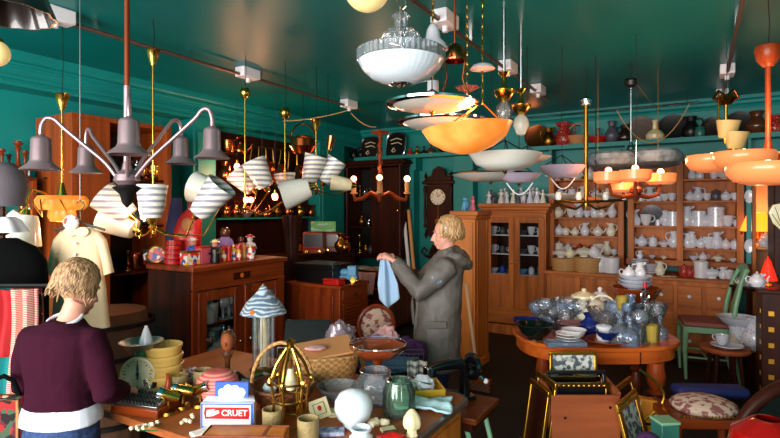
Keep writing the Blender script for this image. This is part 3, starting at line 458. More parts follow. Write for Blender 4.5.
# leaning poles
for i, (a, b, mt, l) in enumerate([((403,207),(413,290),'white','white slim pole, left of the two leaning right of the dark hutch'),((408,208),(418,290),'candle','tan slim pole, right of the two leaning right of the dark hutch')]):
    p = BY(a[0]+1, 7.26, 0); q = BY(b[0]+1, 6.75, 0); t0 = Vector((p.x, 7.24, 1.72)); b0 = Vector((q.x, 6.75, .02)); dd = (t0-b0).normalized()
    c = thing('leaning_pole', l, 'pole', b0); part('shaft', MB().tube([(0,0,0), t0-b0], .027, 10), M[mt], c); part('end_cap', MB().tube([t0-b0-dd*.03, t0-b0+dd*.005], .029, 10), M['chrome'], c)
a = W(466,283,5.0); b = Vector((G(477,5.0,0).x, G(477,5.0,0).y, .02)); b = G(478, 4.9, .02)
c = thing('broom', 'long pale wooden broom handle leaning against the narrow pine cupboard', 'broom', b); part('handle', MB().tube([(0,0,.1), (a-b)], .016, 8), M['pole'], c); part('head', MB().cb((0,0,.08),(.26,.06,.04)), M['rwoodx'], c, bevel=.006); part('bristles', MB().box(-.12,.12,-.02,.02,-.018,.06), M['dwicker'], c)
# niche with lit lamps at the right
nx = RX1+.06; NY = 6.9
c = thing('display_alcove', 'peach-lit wooden display cabinet with a small lamp right of the china rack', 'cabinet', (nx, NY, 0)); w = .75
part('back_panel', MB().box(0,w,.5,.52,.9,2.2), M['peach'], c); part('side_panel', MB().box(0,.03,0,.5,0,2.2), M['pine'], c); part('side_panel', MB().box(w-.03,w,0,.5,0,2.2), M['pine'], c); part('base_cupboard', MB().box(.03,w-.03,0,.5,.0,.95), M['peach'], c); part('top', MB().box(-.02,w+.02,-.02,.52,2.2,2.24), M['pine'], c);  # inner panels carry the lamp's peach glow in their colour
part('shelf', MB().box(.03,w-.03,.05,.5,1.27,1.29), M['peach'], c)
lp = BY(757, NY+.25, 1.292); c = thing('fringed_lamp', 'small table lamp with a glowing amber fringed shade in the peach cabinet', 'lamp', lp)
part('base', MB().lathe([(0,0),(.05,0),(.04,.02),(.015,.04),(.03,.09),(.012,.13),(.012,.2),(0,.2)]), M['brass'], c); part('lamp_shade', MB().lathe([(.08,.38),(.10,.34),(.15,.2),(.155,.17),(.15,.17),(.075,.38)], flute=.03, fn=10, seg=40), M['oshade'], c); mm = MB()
for k in range(30): a = 2*PI*k/30; mm.tube([(.152*math.cos(a),.152*math.sin(a),.17),(.152*math.cos(a),.152*math.sin(a),.135)], .004, 4)
part('fringe', mm, M['gold'], c)
row([('jar','bchina',752,.1),('teapot','bchina',764,.13),('jug','china',769,.16)], lambda px: BY(px, NY+.12, 1.292), 'shelf of the peach display cabinet', 'china in the peach cabinet')
c = thing('blue_plate_panel', 'narrow teal strip hung with blue and white plates beside the peach cabinet', 'panel', (RX1+.005, 7.0, 1.1)); part('board', MB().box(.005,.05,0,.02,0,1.0), M['teal'], c)
for i, z in enumerate((.2,.75)): part('mounted_plate', MB().at((.028,-.002,z), d=(0,-1,0)).lathe([(0,0),(.05,0),(.075,.01),(.05,.006),(0,.006)], sx=.6), M['bchina'], c)
# ================================================================= LEFT SIDE
# tall wardrobe / open bookcase against left wall
c = thing('open_wardrobe', 'tall brown open wardrobe with a wide side panel behind the cream dress', 'wardrobe', (-4.62, 2.45, 0), rad(90)); w = .98
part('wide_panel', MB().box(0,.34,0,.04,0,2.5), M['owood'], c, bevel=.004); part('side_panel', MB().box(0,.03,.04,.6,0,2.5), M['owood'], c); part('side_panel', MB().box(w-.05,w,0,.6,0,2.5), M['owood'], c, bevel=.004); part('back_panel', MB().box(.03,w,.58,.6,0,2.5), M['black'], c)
part('top', MB().box(0,w,0,.6,2.5,2.54), M['owood'], c); zs = (.5,1.1,1.55,2.0)
for z in zs: part('shelf', MB().box(.03,w-.05,.05,.58,z-.02,z), M['dwood'], c)
for i, z in enumerate(zs[1:]): row([(('candlestick','saucepan','vase','jug','kettle','jar')[(i*2+j) % 6], ('dbrass','copper','grey','chrome','copper','brass')[(i+j) % 6], 128+j*9, .2) for j in range(5)], lambda px, z=z: BX(px, -4.85, z+.001), f"{['lower','middle','upper'][i]} shelf of the open wardrobe", 'oddments in the open wardrobe', .6)
# wall shelves at far left
YS0, YS1 = .6, 2.35
c = thing('wall_shelf_unit', 'reddish wooden wall shelves on the teal wall at the far left', 'shelf', (XL, YS0, 0)); 
for z in (1.40,1.67,1.98): part('shelf', MB().box(.0,.27,0,YS1-YS0,z-.022,z), M['rwoody'], c, bevel=.003)
for y in (0, YS1-YS0-.03): part('upright', MB().box(0,.26,y,y+.03,1.2,1.98), M['rwood'], c)
row([('candlestick','rwood',2,.24),('candlestick','dwood',9,.2),('candlestick','rwood',18,.32),('candlestick','rwood',25,.24),('candlestick','china',29,.12)], lambda px: BX(px, -5.08, 1.981), 'top shelf on the far left wall', 'turned wooden candlesticks')
row([('jar','chrome',30,.1),('jar','pewter',40,.12),('kettle','chrome',53,.16),('jar','cgl',66,.1),('jug','chrome',80,.14)], lambda px: BX(px, -5.08, 1.671), 'middle shelf on the far left wall', 'metalware on the middle left shelf')
row([('jar','grey',56,.12),('vase','pewter',70,.14)], lambda px: BX(px, -5.08, 1.401), 'low shelf on the far left wall', 'pieces on the low left shelf')
for i, px in enumerate((52, 70, 84)):
    c = thing('candelabrum', f"black wrought iron candelabrum on the far left wall shelf, {ORD[i]} from the left", 'candelabrum', BX(px, -5.05, 1.981), rad(80), 'black iron candelabra')
    part('stem', MB().lathe([(0,0),(.07,0),(.06,.012),(.012,.03),(.01,.3),(0,.3)], seg=10), M['iron'], c)
    for s in (-1, 1): a = part('arm', MB().tube([(0,0,.14),(s*.06,0,.1),(s*.13,0,.15),(s*.13,0,.24)], .008, 6), M['iron'], c); part('drip_cup', MB().lathe([(0,0),(.02,0),(.035,.02),(.0,.02)], (s*.13,0,.24), 10), M['iron'], a)
    part('drip_cup', MB().lathe([(0,0),(.02,0),(.035,.02),(0,.02)], (0,0,.3), 10), M['iron'], c)
c = thing('wire_bracket', 'thin black rectangular wire frame fixed high on the teal left wall', 'bracket', (XL, BX(32,XL,0).y, 2.0)); y1 = BX(78,XL,0).y-BX(32,XL,0).y
part('frame', MB().tube([(.08,0,.0),(.08,0,.32),(.08,y1,.32),(.08,y1,.05)], .007, 6), M['iron'], c); part('shelf_wire', MB().tube([(.08,0,.2),(.08,y1,.22)], .006, 6).tube([(0,0,.3),(.08,0,.3)], .006, 6).tube([(0,y1,.3),(.08,y1,.3)], .006, 6), M['iron'], c)
# copper alcove
AY0, AY1 = 4.36, 6.33
c = thing('copper_alcove_shelves', 'dark shelving in the left alcove crowded with copper and brass', 'shelf', (XL, AY0, 0)); L_ = AY1-AY0
part('back_panel', MB().box(.0,.02,0,L_,.3,2.7), M['dwood'], c); 
for z in (1.15,1.6,2.05,2.42): part('shelf', MB().box(.02,.24,0,L_,z-.02,z), M['dwood'] if z != 1.6 else M['teal'], c)
rl = part('rail', MB().tube([(.36,.55,2.52),(.36,L_,2.52)], .009, 8), M['brass'], c); part('rail_bracket', MB().tube([(.0,.6,2.52),(.36,.6,2.52)], .008, 6), M['brass'], rl); part('rail_bracket', MB().tube([(.0,L_-.05,2.52),(.36,L_-.05,2.52)], .008, 6), M['brass'], rl)
row([('saucepan','copper',228,.2),('kettle','copper',240,.24)], lambda px: BX(px, -5.12, 2.421), 'top shelf of the copper alcove', 'copper on the top alcove shelf')
row([('jug','copper',225,.26),('kettle','copper',233,.2),('vase','dbrass',241,.2),('jug','copper',249,.26),('jar','copper',258,.2),('candlestick','brass',265,.26),('kettle','copper',273,.24),('saucepan','copper',284,.14),('jug','copper',296,.22),('vase','copper',306,.2)], lambda px: BX(px, -5.12, 2.051), 'second shelf of the copper alcove', 'copper on the second alcove shelf')
row([('jar','copper',226,.18),('jug','copper',236,.22),('teapot','pewter',246,.18),('jar','copper',256,.18),('kettle','copper',266,.2),('vase','dbrass',277,.2),('jug','copper',288,.22),('jar','brass',300,.18),('jug','copper',311,.18)], lambda px: BX(px, -5.12, 1.601), 'third shelf of the copper alcove', 'copper on the third alcove shelf')
for i, px in enumerate((252,259,266,273,281,289,297,305)):
    y = BX(px, -4.88, 0).y; k = i % 4; r = (.09,.07,.11,.08)[k]; ln = (.2,.26,.18,.3)[k]
    c = thing(('hanging_pan','hanging_ladle','hanging_pan','hanging_strainer')[k], f"copper {('frying pan','ladle','saucepan','strainer')[k]} hung on the brass rail in the alcove, {ORD[i]} from the left", 'pan' if k % 2 == 0 else 'utensil', (-4.89, y, 2.505), 0, 'copper utensils on the alcove rail')
    part('handle', MB().tube([(.0,0,.015),(.01,0,-.03),(.0,.02*(k-1.5),-ln)], [.004,.007,.01], 6), M['dbrass'], c)
    q = MB().at((.0,.02*(k-1.5),-ln-r*.8), d=(1,0,0)); q.lathe([(0,0),(r*.9,0),(r,.05),(r*.93,.05),(r*.85,.012),(0,.012)] if k % 2 == 0 else [(0,-.03),(r*.5,-.02),(r*.7,.01),(r*.66,.012),(r*.45,-.01),(0,-.02)], seg=24); part('pan' if k % 2 == 0 else 'cup', q, M['copper'], c)
c = thing('hanging_kettle', 'large polished copper kettle hung near the end of the alcove', 'kettle', W(303,144,6.1), A)
part('bowl', MB().lathe([(0,-.13),(.1,-.12),(.16,-.03),(.15,.05),(.1,.09),(0,.1)]), M['copper'], c); part('hoop_handle', MB().tube([(.15*math.cos(a),0,.04+.2*math.sin(a)) for a in [PI*i/12 for i in range(13)]], .01, 6), M['copper'], c); part('hanger', MB().tube([(0,0,.24),(0,0,CEIL-.002-W(303,144,6.1).z)], .004, 6), M['iron'], c)
# tall chest at the end of the alcove + radios + pictures
c = thing('tall_chest', 'dark tall chest with old radios standing on it at the end of the alcove', 'chest', (-4.35, 5.0, 0), rad(90)); w = 1.35
part('carcass', MB().box(0,w,.0,.55,.06,1.1), M['dwood'], c, bevel=.004); part('top', MB().box(-.02,w+.02,-.02,.56,1.1,1.13), M['dwoodx'], c, bevel=.005); part('plinth', MB().box(.02,w-.02,.02,.55,0,.06), M['black'], c)
for k in range(3): d = part('drawer', MB().box(.04,w-.04,-.012,.01,.12+k*.32,.4+k*.32), M['dwoodx'], c, bevel=.004); part('drawer_pull', MB().tube([(w/2-.06,-.012,.26+k*.32),(w/2-.05,-.03,.25+k*.32),(w/2+.05,-.03,.25+k*.32),(w/2+.06,-.012,.26+k*.32)], .006, 6), M['brass'], d)
def radio(px, d, s, lab, cloth): 
    c = thing('table_radio', lab, 'radio', G(px, d, 1.131), A); part('cabinet', MB().box(-s/2,s/2,0,.2,0,s*1.05), M['rwood'], c, bevel=.012); f = part('speaker_cloth', MB().box(-s/2+.02,s/2-.02,-.004,.002,s*.35,s-.02), M[cloth], c)
    part('dial_strip', MB().box(-s/2+.03,s/2-.03,-.006,.002,s*.2,s*.28), M['dred'], c)
    for q in (-.3,.3): part('control_knob', MB().at((q*s,-.002,s*.1), d=(0,-1,0)).lathe([(.02,0),(.02,.018),(0,.02)], seg=12), M['brass'], c)
row([('kettle','copper',299,.2),('jug','copper',345,.22),('vase','dbrass',341,.26)], lambda px: G(px, 6.9, 1.131), 'the tall dark chest', 'metalware on the tall chest')
radio(313, 6.75, .27, 'dark old radio with a black speaker cloth on the tall chest', 'black'); radio(333, 7.0, .25, 'smaller brown radio to the right on the tall chest', 'brown')
def picture(px, py, d, wd, hh, mats, lab):
    v = W(px, py, d); c = thing('small_painting', lab, 'picture', v, A); part('frame', MB().box(-wd/2,wd/2,0,.025,0,.02).box(-wd/2,wd/2,0,.025,hh-.02,hh).box(-wd/2,-wd/2+.02,0,.025,.02,hh-.02).box(wd/2-.02,wd/2,0,.025,.02,hh-.02), M['dbrass'], c)
    part('painting', MB().box(-wd/2+.02,wd/2-.02,.008,.018,.02,hh-.02), M[mats], c); return c
M['landscape'] = pbr('landscape_print', (90,150,90), .6, kind='noise', scale=(5,5,16), ramp=[(60,120,60),(150,180,190),(90,160,80),(226,170,110),(200,220,220)])
M['portrait'] = pbr('portrait_print', (200,120,80), .6, kind='noise', scale=(14,14,14), ramp=[(120,60,40),(220,150,110),(150,70,40),(240,190,140),(70,50,40)])
c = thing('framed_landscape', 'bright green and blue landscape card standing on the old radio', 'picture', G(323, 6.72, 1.131+.29), A); part('card', MB().box(-.16,.16,.03,.036,.0,.13), M['landscape'], c); part('easel_back', MB().box(-.02,.02,.036,.1,.0,.08), M['tan'], c)
c = thing('framed_portrait', 'warm-toned framed print hanging above the radios', 'picture', (XL+.025, BX(320,XL,0).y, 1.75), rad(90)); part('frame', MB().box(-.28,.28,-.02,.0,0,.4), M['dwood'], c, bevel=.006); part('print', MB().box(-.24,.24,-.026,-.02,.04,.36), M['portrait'], c)
# cabinet crowded with toys
CBX, CBY = -3.43, 2.74
c = thing('glass_door_cabinet', 'reddish mahogany cabinet with two glass doors and tin toys on its top', 'cabinet', (CBX, CBY, 0), rad(90)); w = 1.05; dp = .56
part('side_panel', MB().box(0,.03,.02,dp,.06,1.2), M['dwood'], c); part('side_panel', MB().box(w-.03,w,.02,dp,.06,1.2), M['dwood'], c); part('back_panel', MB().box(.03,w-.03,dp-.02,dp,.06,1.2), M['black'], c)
part('plinth', MB().box(.02,w-.02,.03,dp,0,.06), M['dwood'], c); part('top', MB().box(-.025,w+.025,-.03,dp,1.205,1.25), M['rwoodx'], c, bevel=.01)
fz = part('frieze_drawer', MB().box(0,w,0,.03,1.06,1.205).box(.0,w,-.008,0,1.05,1.07), M['rwoodx'], c, bevel=.003); part('inlay_plaque', MB().box(w*.4,w*.58,-.006,0,1.1,1.16), M['dwoodx'], fz); part('inlay_rosette', MB().at((w*.49,-.006,1.13), d=(0,-1,0)).lathe([(0,.004),(.018,.002),(.022,0)][::-1], seg=12), M['orange'], fz)
part('stile', MB().box(0,.05,0,.03,.06,1.05).box(w-.05,w,0,.03,.06,1.05).box(w/2-.02,w/2+.02,0,.03,.06,1.05), M['rwood'], c)
door(c, .05, w/2-.02, .1, 1.04, M['rwood'], .08, y=-.012, knobx=w/2-.05); door(c, w/2+.02, w-.05, .1, 1.04, M['rwood'], .08, y=-.012, knobx=w/2+.07, knobm='chrome')
for z in (.42,.76): part('shelf', MB().box(.03,w-.03,.06,dp-.03,z-.015,z), M['rwoodx'], c)
for i, z in enumerate((.42,.76)):
    for side, pxs in (('left',(205,211,217,223,229)),('right',(250,256,262,268))):
        for rowy, dx in (('front',-.1),('back',-.26)):
            row([(('goblet','decanter','tumbler','flute','goblet')[(j+i+(dx<-.2)) % 5], 'sgl' if (j+i) % 3 else 'chrome', px, (.22,.26,.16,.24,.2)[(j+i) % 5]) for j, px in enumerate(pxs)], lambda px, z=z, dx=dx: BX(px, CBX+dx, z+.001), f"{['lower','upper'][i]} shelf, {side} door, {rowy} row of toy cabinet", 'glassware in the glass door cabinet')
ZT = 1.252
def ct(px, off=.1):
    v = BX(px, CBX-off, ZT); return v if v.y > 2.81 else BY(px, 2.83, ZT)
def toy_tin(px, off, h, w, mt, lab, sq=False):
    c = thing('tin', lab, 'tin', ct(px, off), rad(90)+RN.uniform(-.2,.2)); part('body', MB().box(-w/2,w/2,-w/3,w/3,0,h) if sq else MB().lathe([(0,0),(w/2,0),(w/2,h),(0,h)], seg=20), M[mt], c, bevel=.003)
    part('lid', MB().box(-w/2-.002,w/2+.002,-w/3-.002,w/3+.002,h,h+.015) if sq else MB().lathe([(0,0),(w/2+.003,0),(w/2+.003,.014),(0,.018)], (0,0,h), 20), M['red' if mt != 'tin2' else 'gold'], c)
c = thing('scroll_ornament', 'white scrolled ornament at the left end of the toy cabinet', 'ornament', ct(156,.3), A); part('scroll', MB().tube([(-.09,0,.02),(-.1,0,.06),(-.06,0,.08),(-.03,0,.06),(0,0,.05),(.05,0,.05),(.07,0,.0)], .012, 8), M['china'], c)
c = thing('toy_drum', 'round red printed tin drum with gold rims on the toy cabinet', 'toy', ct(161,.24), A); part('shell', MB().at((0,0,.075), d=(0,-1,0)).lathe([(0,0),(.07,0),(.07,.09),(0,.09)], seg=24), M['tin'], c); part('rim', MB().tube([(.072*math.cos(a),-.09,.075+.072*math.sin(a)) for a in [2*PI*i/24 for i in range(24)]], .006, 6, closed=True), M['gold'], c)
for i in range(5):
    c = thing('flat_tin', f"flat round red tin in the stack on the toy cabinet, {['at the bottom','second from the bottom','third from the bottom','fourth from the bottom','at the top'][i]}", 'tin', ct(174,.16)+Vector((0,0,.04*i)), 0, 'stack of flat red tins'); r = .075-.003*i
    part('body', MB().lathe([(0,0),(r,0),(r,.027),(0,.027)], seg=24), M['red'], c); part('lid', MB().lathe([(0,.026),(r+.004,.026),(r+.004,.037),(0,.037)], seg=24), M['dred'], c)
toy_tin(190,.1,.1,.13,'tin2','white, red and yellow printed tin right of the red stack',True); toy_tin(203,.14,.13,.11,'pink','pink tin with a pale label behind the sailor doll',True); toy_tin(224,.14,.12,.06,'tin','red round printed tin right of the sailor doll'); toy_tin(234,.14,.12,.05,'tin2','slim white printed tin in the middle of the toy row')
toy_tin(239,.1,.12,.045,'tin','slim red printed tin beside the slim white one'); toy_tin(251,.12,.1,.08,'tin2','round white, red and blue tin at the right of the toy row'); toy_tin(229,.1,.11,.045,'red','plain red slim tin in the toy row'); toy_tin(244,.16,.13,.03,'yel','narrow yellow tin in the toy row')
def doll(px, off, h, lab, body, hat, headm='skin', extra=None):
    c = thing('doll', lab, 'doll', ct(px, off), A)
    b = MB().lathe([(0,0),(.2,0),(.22,.1),(.17,.35),(.2,.55),(.14,.66),(.06,.7),(0,.7)], seg=16); b.v = [(x*h,y*h*.8,z*h) for x,y,z in b.v]; part('body', b, M[body], c)
    for s in (-1,1): part('arm', MB().tube([(s*.17*h,0,.6*h),(s*.26*h,-.05*h,.42*h),(s*.12*h,-.2*h,.4*h)], .05*h, 8), M[body], c)
    hd = part('head', MB().ball((0,0,.8*h),(.13*h,.13*h,.15*h)).ball((0,-.13*h,.79*h),.025*h), M[headm], c); part('eye', MB().ball((-.05*h,-.12*h,.83*h),.018*h,8,5), M['black'], hd); part('eye', MB().ball((.05*h,-.12*h,.83*h),.018*h,8,5), M['black'], hd)
    part('hat' if extra != 'hair' else 'hair', MB().at((0,0,(.9 if extra != 'hair' else .84)*h), sc=h).lathe([(0,-.015),(.2,-.015),(.2,0),(.13,.02),(.12,.08),(0,.1)] if extra != 'hair' else [(.12,-.16),(.15,-.1),(.16,0),(.1,.1),(0,.12)], seg=16), M[hat], c)
doll(215,.08,.2,'sailor doll in dark clothes and a straw boater on the toy cabinet','black','cream'); doll(225,.3,.3,'large doll with brown hair and a lilac dress at the back of the toy cabinet','lilac','brown',extra='hair'); doll(193,.22,.22,'doll with a blue body and white bonnet behind the printed tins','blue','china'); doll(250,.2,.22,'white snowman-like doll with a red hat on the right tin','china','red','china'); doll(241,.32,.2,'pink doll in the shade at the back of the toy cabinet','pink','brown',extra='hair')
v = ct(183,.42); c = thing('red_bag', 'bright red cloth bag with straps hanging behind the tin toys', 'bag', W(184,240,4.5)-Vector((0,0,W(184,240,4.5).z-1.373)), A)
part('bag_body', MB().loft([(.03,0,-.12,.08,.05),(.03,0,0,.115,.07),(.03,0,.14,.12,.06),(0.05,0,.26,.1,.04),(.07,0,.33,.05,.02)]), M['red'], c); part('strap', MB().tube([(.04,0,.3),(.05,0,.45),(.09,0,.55),(.12,0,.4),(.08,0,.26)], .016, 8), M['dred'], c); part('badge', MB().ball((.05,-.055,.2),(.05,.02,.06)), M['tan'], c)
c = thing('blue_scarf', 'dark blue cloth hanging left of the red bag', 'cloth', W(172,225,4.5)-Vector((0,0,W(172,225,4.5).z-1.503)), A); part('fold', MB().loft([(0,0,-.25,.05,.02),(0.02,0,0,.08,.03),(.04,0,.3,.04,.02)]), M['dblue'], c)
# small wooden side bench shelf to hold bag & scarf: hooks on wardrobe side
# low roll-front cabinet
c = thing('louvred_cabinet', 'reddish wooden cabinet with a louvred side and a black case on top', 'cabinet', (-3.70, 4.14, 0)); w = .68; dp = .5
part('carcass', MB().box(0,w,0,dp,.05,.92), M['rwood'], c, bevel=.004); part('front_panel', MB().box(.08,w-.08,-.01,.002,.14,.84), M['rwood'], c, bevel=.004); part('top', MB().box(-.015,w+.015,-.015,dp+.01,.92,.95), M['rwoodx'], c, bevel=.005); part('plinth', MB().box(.01,w-.01,.01,dp,0,.05), M['dwood'], c)
mm = MB()
for k in range(20): mm.box(w, w+.014, .05, dp-.03, .1+k*.034, .122+k*.034)
part('louvres', mm, M['rwoody'], c); part('side_drawer', MB().box(w,w+.012,.04,dp-.03,.8,.9), M['rwoody'], c, bevel=.003); part('drawer_pull', MB().at((w+.012,dp/2,.85), d=(1,0,0)).lathe([(.01,0),(.02,.012),(0,.02)], seg=10), M['dbrass'], c)
for s, l, p, sz, mt in [('instrument_case','black instrument case lying on the louvred cabinet',(.27,.27),(.5,.34,.19),'black'),('red_box','small bright red box at the front corner of the louvred cabinet',(.55,.08),(.19,.12,.06),'red')]:
    c = thing(s, l, 'case' if 'case' in s else 'box', Vector((-3.70+p[0], 4.14+p[1], .951))); part('body', MB().box(-sz[0]/2,sz[0]/2,-sz[1]/2,sz[1]/2,0,sz[2]*.7), M[mt], c, bevel=.005); part('lid', MB().box(-sz[0]/2-.003,sz[0]/2+.003,-sz[1]/2-.003,sz[1]/2+.003,sz[2]*.7,sz[2]), M[mt], c, bevel=.005)
c = thing('toy_locomotive', 'light blue tin vehicle with brass fittings at the right of the louvred cabinet', 'toy', Vector((-3.16, 4.42, .951)), .35); part('chassis', MB().box(-.14,.14,-.05,.05,.03,.07), M['lblue'], c, bevel=.005); part('boiler', MB().at((-.12,0,.1), d=(1,0,0)).lathe([(0,0),(.04,0),(.04,.16),(0,.16)]), M['lblue'], c); part('cab', MB().box(.04,.13,-.05,.05,.07,.17), M['lblue'], c, bevel=.004); part('funnel', MB().lathe([(0,0),(.015,0),(.012,.06),(.02,.07),(0,.07)], (-.1,0,.13)), M['brass'], c)
for x in (-.1,0,.1):
    for y in (-.055,.055): part('wheel', MB().at((x,y-.008,.031), d=(0,1,0)).lathe([(0,0),(.03,0),(.03,.016),(0,.016)], seg=14), M['brass'], c)
row([('kettle','brass',335,.13),('candlestick','brass',296,.16)], lambda px: BY(px, 4.55, .951), 'louvred cabinet back edge', 'brass on the louvred cabinet')
# upholstered chair by the desk
v = G(381, 4.7, 0); c = thing('tapestry_chair', 'small chair with an oval tapestry back near the pile of cloths', 'chair', v, A+.25)
part('seat', MB().slab([(.2*math.cos(a), .19*math.sin(a)) for a in [2*PI*i/20 for i in range(20)]], .4, .46), M['tapes'], c, bevel=.01)
for sx in (-1,1):
    for sy in (-1,1): part('leg', MB().tube([(sx*.15,sy*.14,.4),(sx*.16,sy*.15,.2),(sx*.17,sy*.16,0)], [.025,.018,.013]), M['rwood'], c)
q = part('back_frame', MB().tube([(.17*math.cos(a), .19, .62+.18*math.sin(a)) for a in [2*PI*i/24 for i in range(24)]], .02, 8, closed=True).tube([(-.12,.17,.42),(-.13,.19,.5)], .018).tube([(.12,.17,.42),(.13,.19,.5)], .018), M['rwood'], c); part('back_pad', MB().at((0,.2,.62), d=(0,-1,0)).lathe([(0,.03),(.12,.022),(.155,0),(.12,-.02),(0,-.02)][::-1], seg=28), M['tapes'], c)
# copper pan glow lamps: small picture clutter between cabinets — dark tall clock pillar
c = thing('carved_pillar', 'dark carved wooden pillar standing behind the toy cabinet on the right', 'pillar', G(292, 5.9, 0), A); part('shaft', MB().lathe([(0,.1),(.1,.1),(.11,.2),(.07,.3),(.09,.7),(.07,1.0),(.1,1.1),(.07,1.2),(.09,1.5),(.11,1.6),(.11,1.64),(0,1.64)], flute=.05, fn=8, seg=40), M['dwood'], c); part('base', MB().box(-.14,.14,-.14,.14,0,.1), M['dwood'], c, bevel=.01)
# cream dress on a hanger
v = W(80,227,3.3); c = thing('child_dress', 'cream child dress with a round collar and short sleeves hanging on a hanger', 'dress', v, A+.1)
dm = MB(); dm.M = Matrix.Diagonal((.7,.7,1.0,1)); rings = [(0,0,.0,.10,.045),(0,0,-.04,.17,.06),(0,0,-.12,.175,.065),(0,0,-.25,.19,.07),(0,0,-.4,.22,.08),(0,0,-.55,.235,.085),(0,0,-.64,.25,.09)]
dm.loft(rings, False)
for s in (-1,1): dm.tube([(s*.13,0,-.05),(s*.19,0,-.1),(s*.225,0,-.2),(s*.25,0,-.3)], [.04,.042,.04,.042], 14)
for i, (x,y,z) in enumerate(dm.v): f = max(0,-z-.1); dm.v[i] = (x*(1+.05*f*math.sin(9*math.atan2(y,x))), y*(1+.5*f*math.sin(8*math.atan2(y,x)+1)), z)
body = part('bodice_and_skirt', dm, M['dress'], c); 
for s in (-1,1): part('collar', MB().at((s*.035,-.048,-.03), d=(0,-1,.25)).lathe([(0,.008),(.04,.006),(.043,0),(0,-.004)][::-1], sx=1, sy=.75), M['dress'], c)
for k in range(4): part('button', MB().at((0,-.068-.002*k,-.1-.07*k), d=(0,-1,0)).lathe([(0,.006),(.01,.004),(.01,0)][::-1], seg=10), M['china'], c)
part('rosette', MB().ball((-.03,-.05,.03),(.05,.02,.05)), M['fchina'], c); part('hanger', MB().tube([(-.15,0,-.02),(0,0,.03),(.15,0,-.02)], .008).tube([(0,0,.03),(0,0,.1),(.02,0,.12),(.03,0,.14),(0,0,.17),(-.02,0,.15)], .004, 6), M['wirem'], c)
part('hanging_cord', MB().tube([(0,0,.165),(0,0,CEIL-.003-v.z)], .003, 5), M['wirem'], c)
# brown draped barrel below dress
c = thing('barrel', 'round brown wooden barrel with dark hoops standing beneath the cream dress', 'barrel', G(108, 3.9, 0), 0); part('staves', MB().lathe([(0,0),(.26,0),(.3,.3),(.31,.5),(.29,.8),(.26,.95),(0,.95)], flute=.012, fn=18, seg=72), M['brownc'], c)
for z in (.15,.4,.62,.85): part('hoop', MB().lathe([(.30,0),(.325,0),(.325,.03),(.30,.03)], (0,0,z), 36), M['iron'], c)
# hat on stand, dark coats at far left
v = W(2,188,3.05); c = thing('coat_stand', 'dark coat stand at the far left edge with a grey felt hat and black coat', 'coat stand', (v.x, v.y, 0), A)
part('pole', MB().tube([(0,0,.03),(0,0,1.72)], .02), M['dwood'], c)
for k in range(4): a = k*PI/2+.4; part('foot', MB().tube([(0,0,.14),(.14*math.cos(a),.14*math.sin(a),.1),(.24*math.cos(a),.24*math.sin(a),.015)], .016), M['dwood'], c)
for k in range(4): a = k*PI/2+.4; part('peg', MB().tube([(0,0,1.55),(.08*math.cos(a),.08*math.sin(a),1.6)], .01), M['dwood'], c)
single('felt_hat', MB().lathe([(0,.26),(.06,.255),(.11,.22),(.14,.15),(.14,.08),(.125,.03),(.135,.0),(.125,-.0),(.115,.03),(.13,.1),(0,.24)], seg=28, sy=.9), M['felt'], 'round grey felt cloche hat on the coat stand at the far left', 'hat', (v.x, v.y, 1.722))
b = MB().loft([(0,0,.45,.27,.13),(0,0,.8,.26,.13),(0,0,1.12,.26,.12),(0,0,1.25,.26,.12),(0,0,1.4,.25,.11),(0,0,1.48,.2,.09),(0,0,1.535,.08,.05)])
single('black_coat', b, M['blackcloth'], 'black coat draped on the coat stand behind the woman in plum', 'coat', (v.x, v.y, 0), A)
single('white_collar', MB().lathe([(.06,.0),(.09,-.02),(.13,-.09),(.12,-.09),(.08,-.03),(.05,-.01)], seg=40, flute=.08, fn=7), M['tee'], 'white collar showing under the grey felt hat', 'collar', (v.x, v.y, 1.66))
# knitted blankets and bag
def blanket(px, py, d, wd, hh, mt, lab, ph=0, tilt=0): single('knitted_blanket', MB().sheet(lambda u, v: ((u-.5)*wd*(1-.12*v)+tilt*v, .02*math.sin(u*14+ph)+.015*math.sin(v*5), -v*hh), 20, 14), M[mt], lab, 'blanket', W(px, py, d), A, solid=.018)
c = thing('clothes_rail', 'low clothes rail at the far left holding knitted blankets', 'clothes rail', G(14, 2.75, 0), A)
part('bar', MB().tube([(-.3,0,1.3),(.28,0,1.3)], .012), M['iron'], c)
for s in (-.3,.28): part('upright', MB().tube([(s,0,1.3),(s,0,.01)], .012), M['iron'], c); part('foot', MB().tube([(s,-.1,.012),(s,.1,.012)], .012), M['iron'], c)
blanket(-2,290,2.7,.2,.34,'dotred','red knitted blanket with pale dots at the left edge'); blanket(22,289,2.68,.13,.62,'striped','red and cream striped knitted scarf beside the dotted blanket',1,-.02); blanket(10,288,2.8,.3,.6,'tealc','teal cloth hanging behind the dotted blanket',2); blanket(32,289,2.78,.1,.5,'patch','dark beaded scarf hanging right of the striped scarf',3)
c = thing('crochet_bag', 'dark crochet patchwork bag with red squares at the lower left corner', 'bag', W(4,428,2.2), A); part('bag_body', MB().box(-.11,.09,-.03,.03,-.1,.14), M['patch'], c, bevel=.02); part('border', MB().tube([(-.1,-.032,-.08),(.08,-.032,-.08),(.08,-.032,.13),(-.1,-.032,.13)], .007, 6, closed=True), M['tan'], c); part('handle', MB().tube([(-.08,0,.13),(-.05,0,.2),(.0,0,.22),(.04,0,.2),(.07,0,.13)], .01), M['blackcloth'], c)
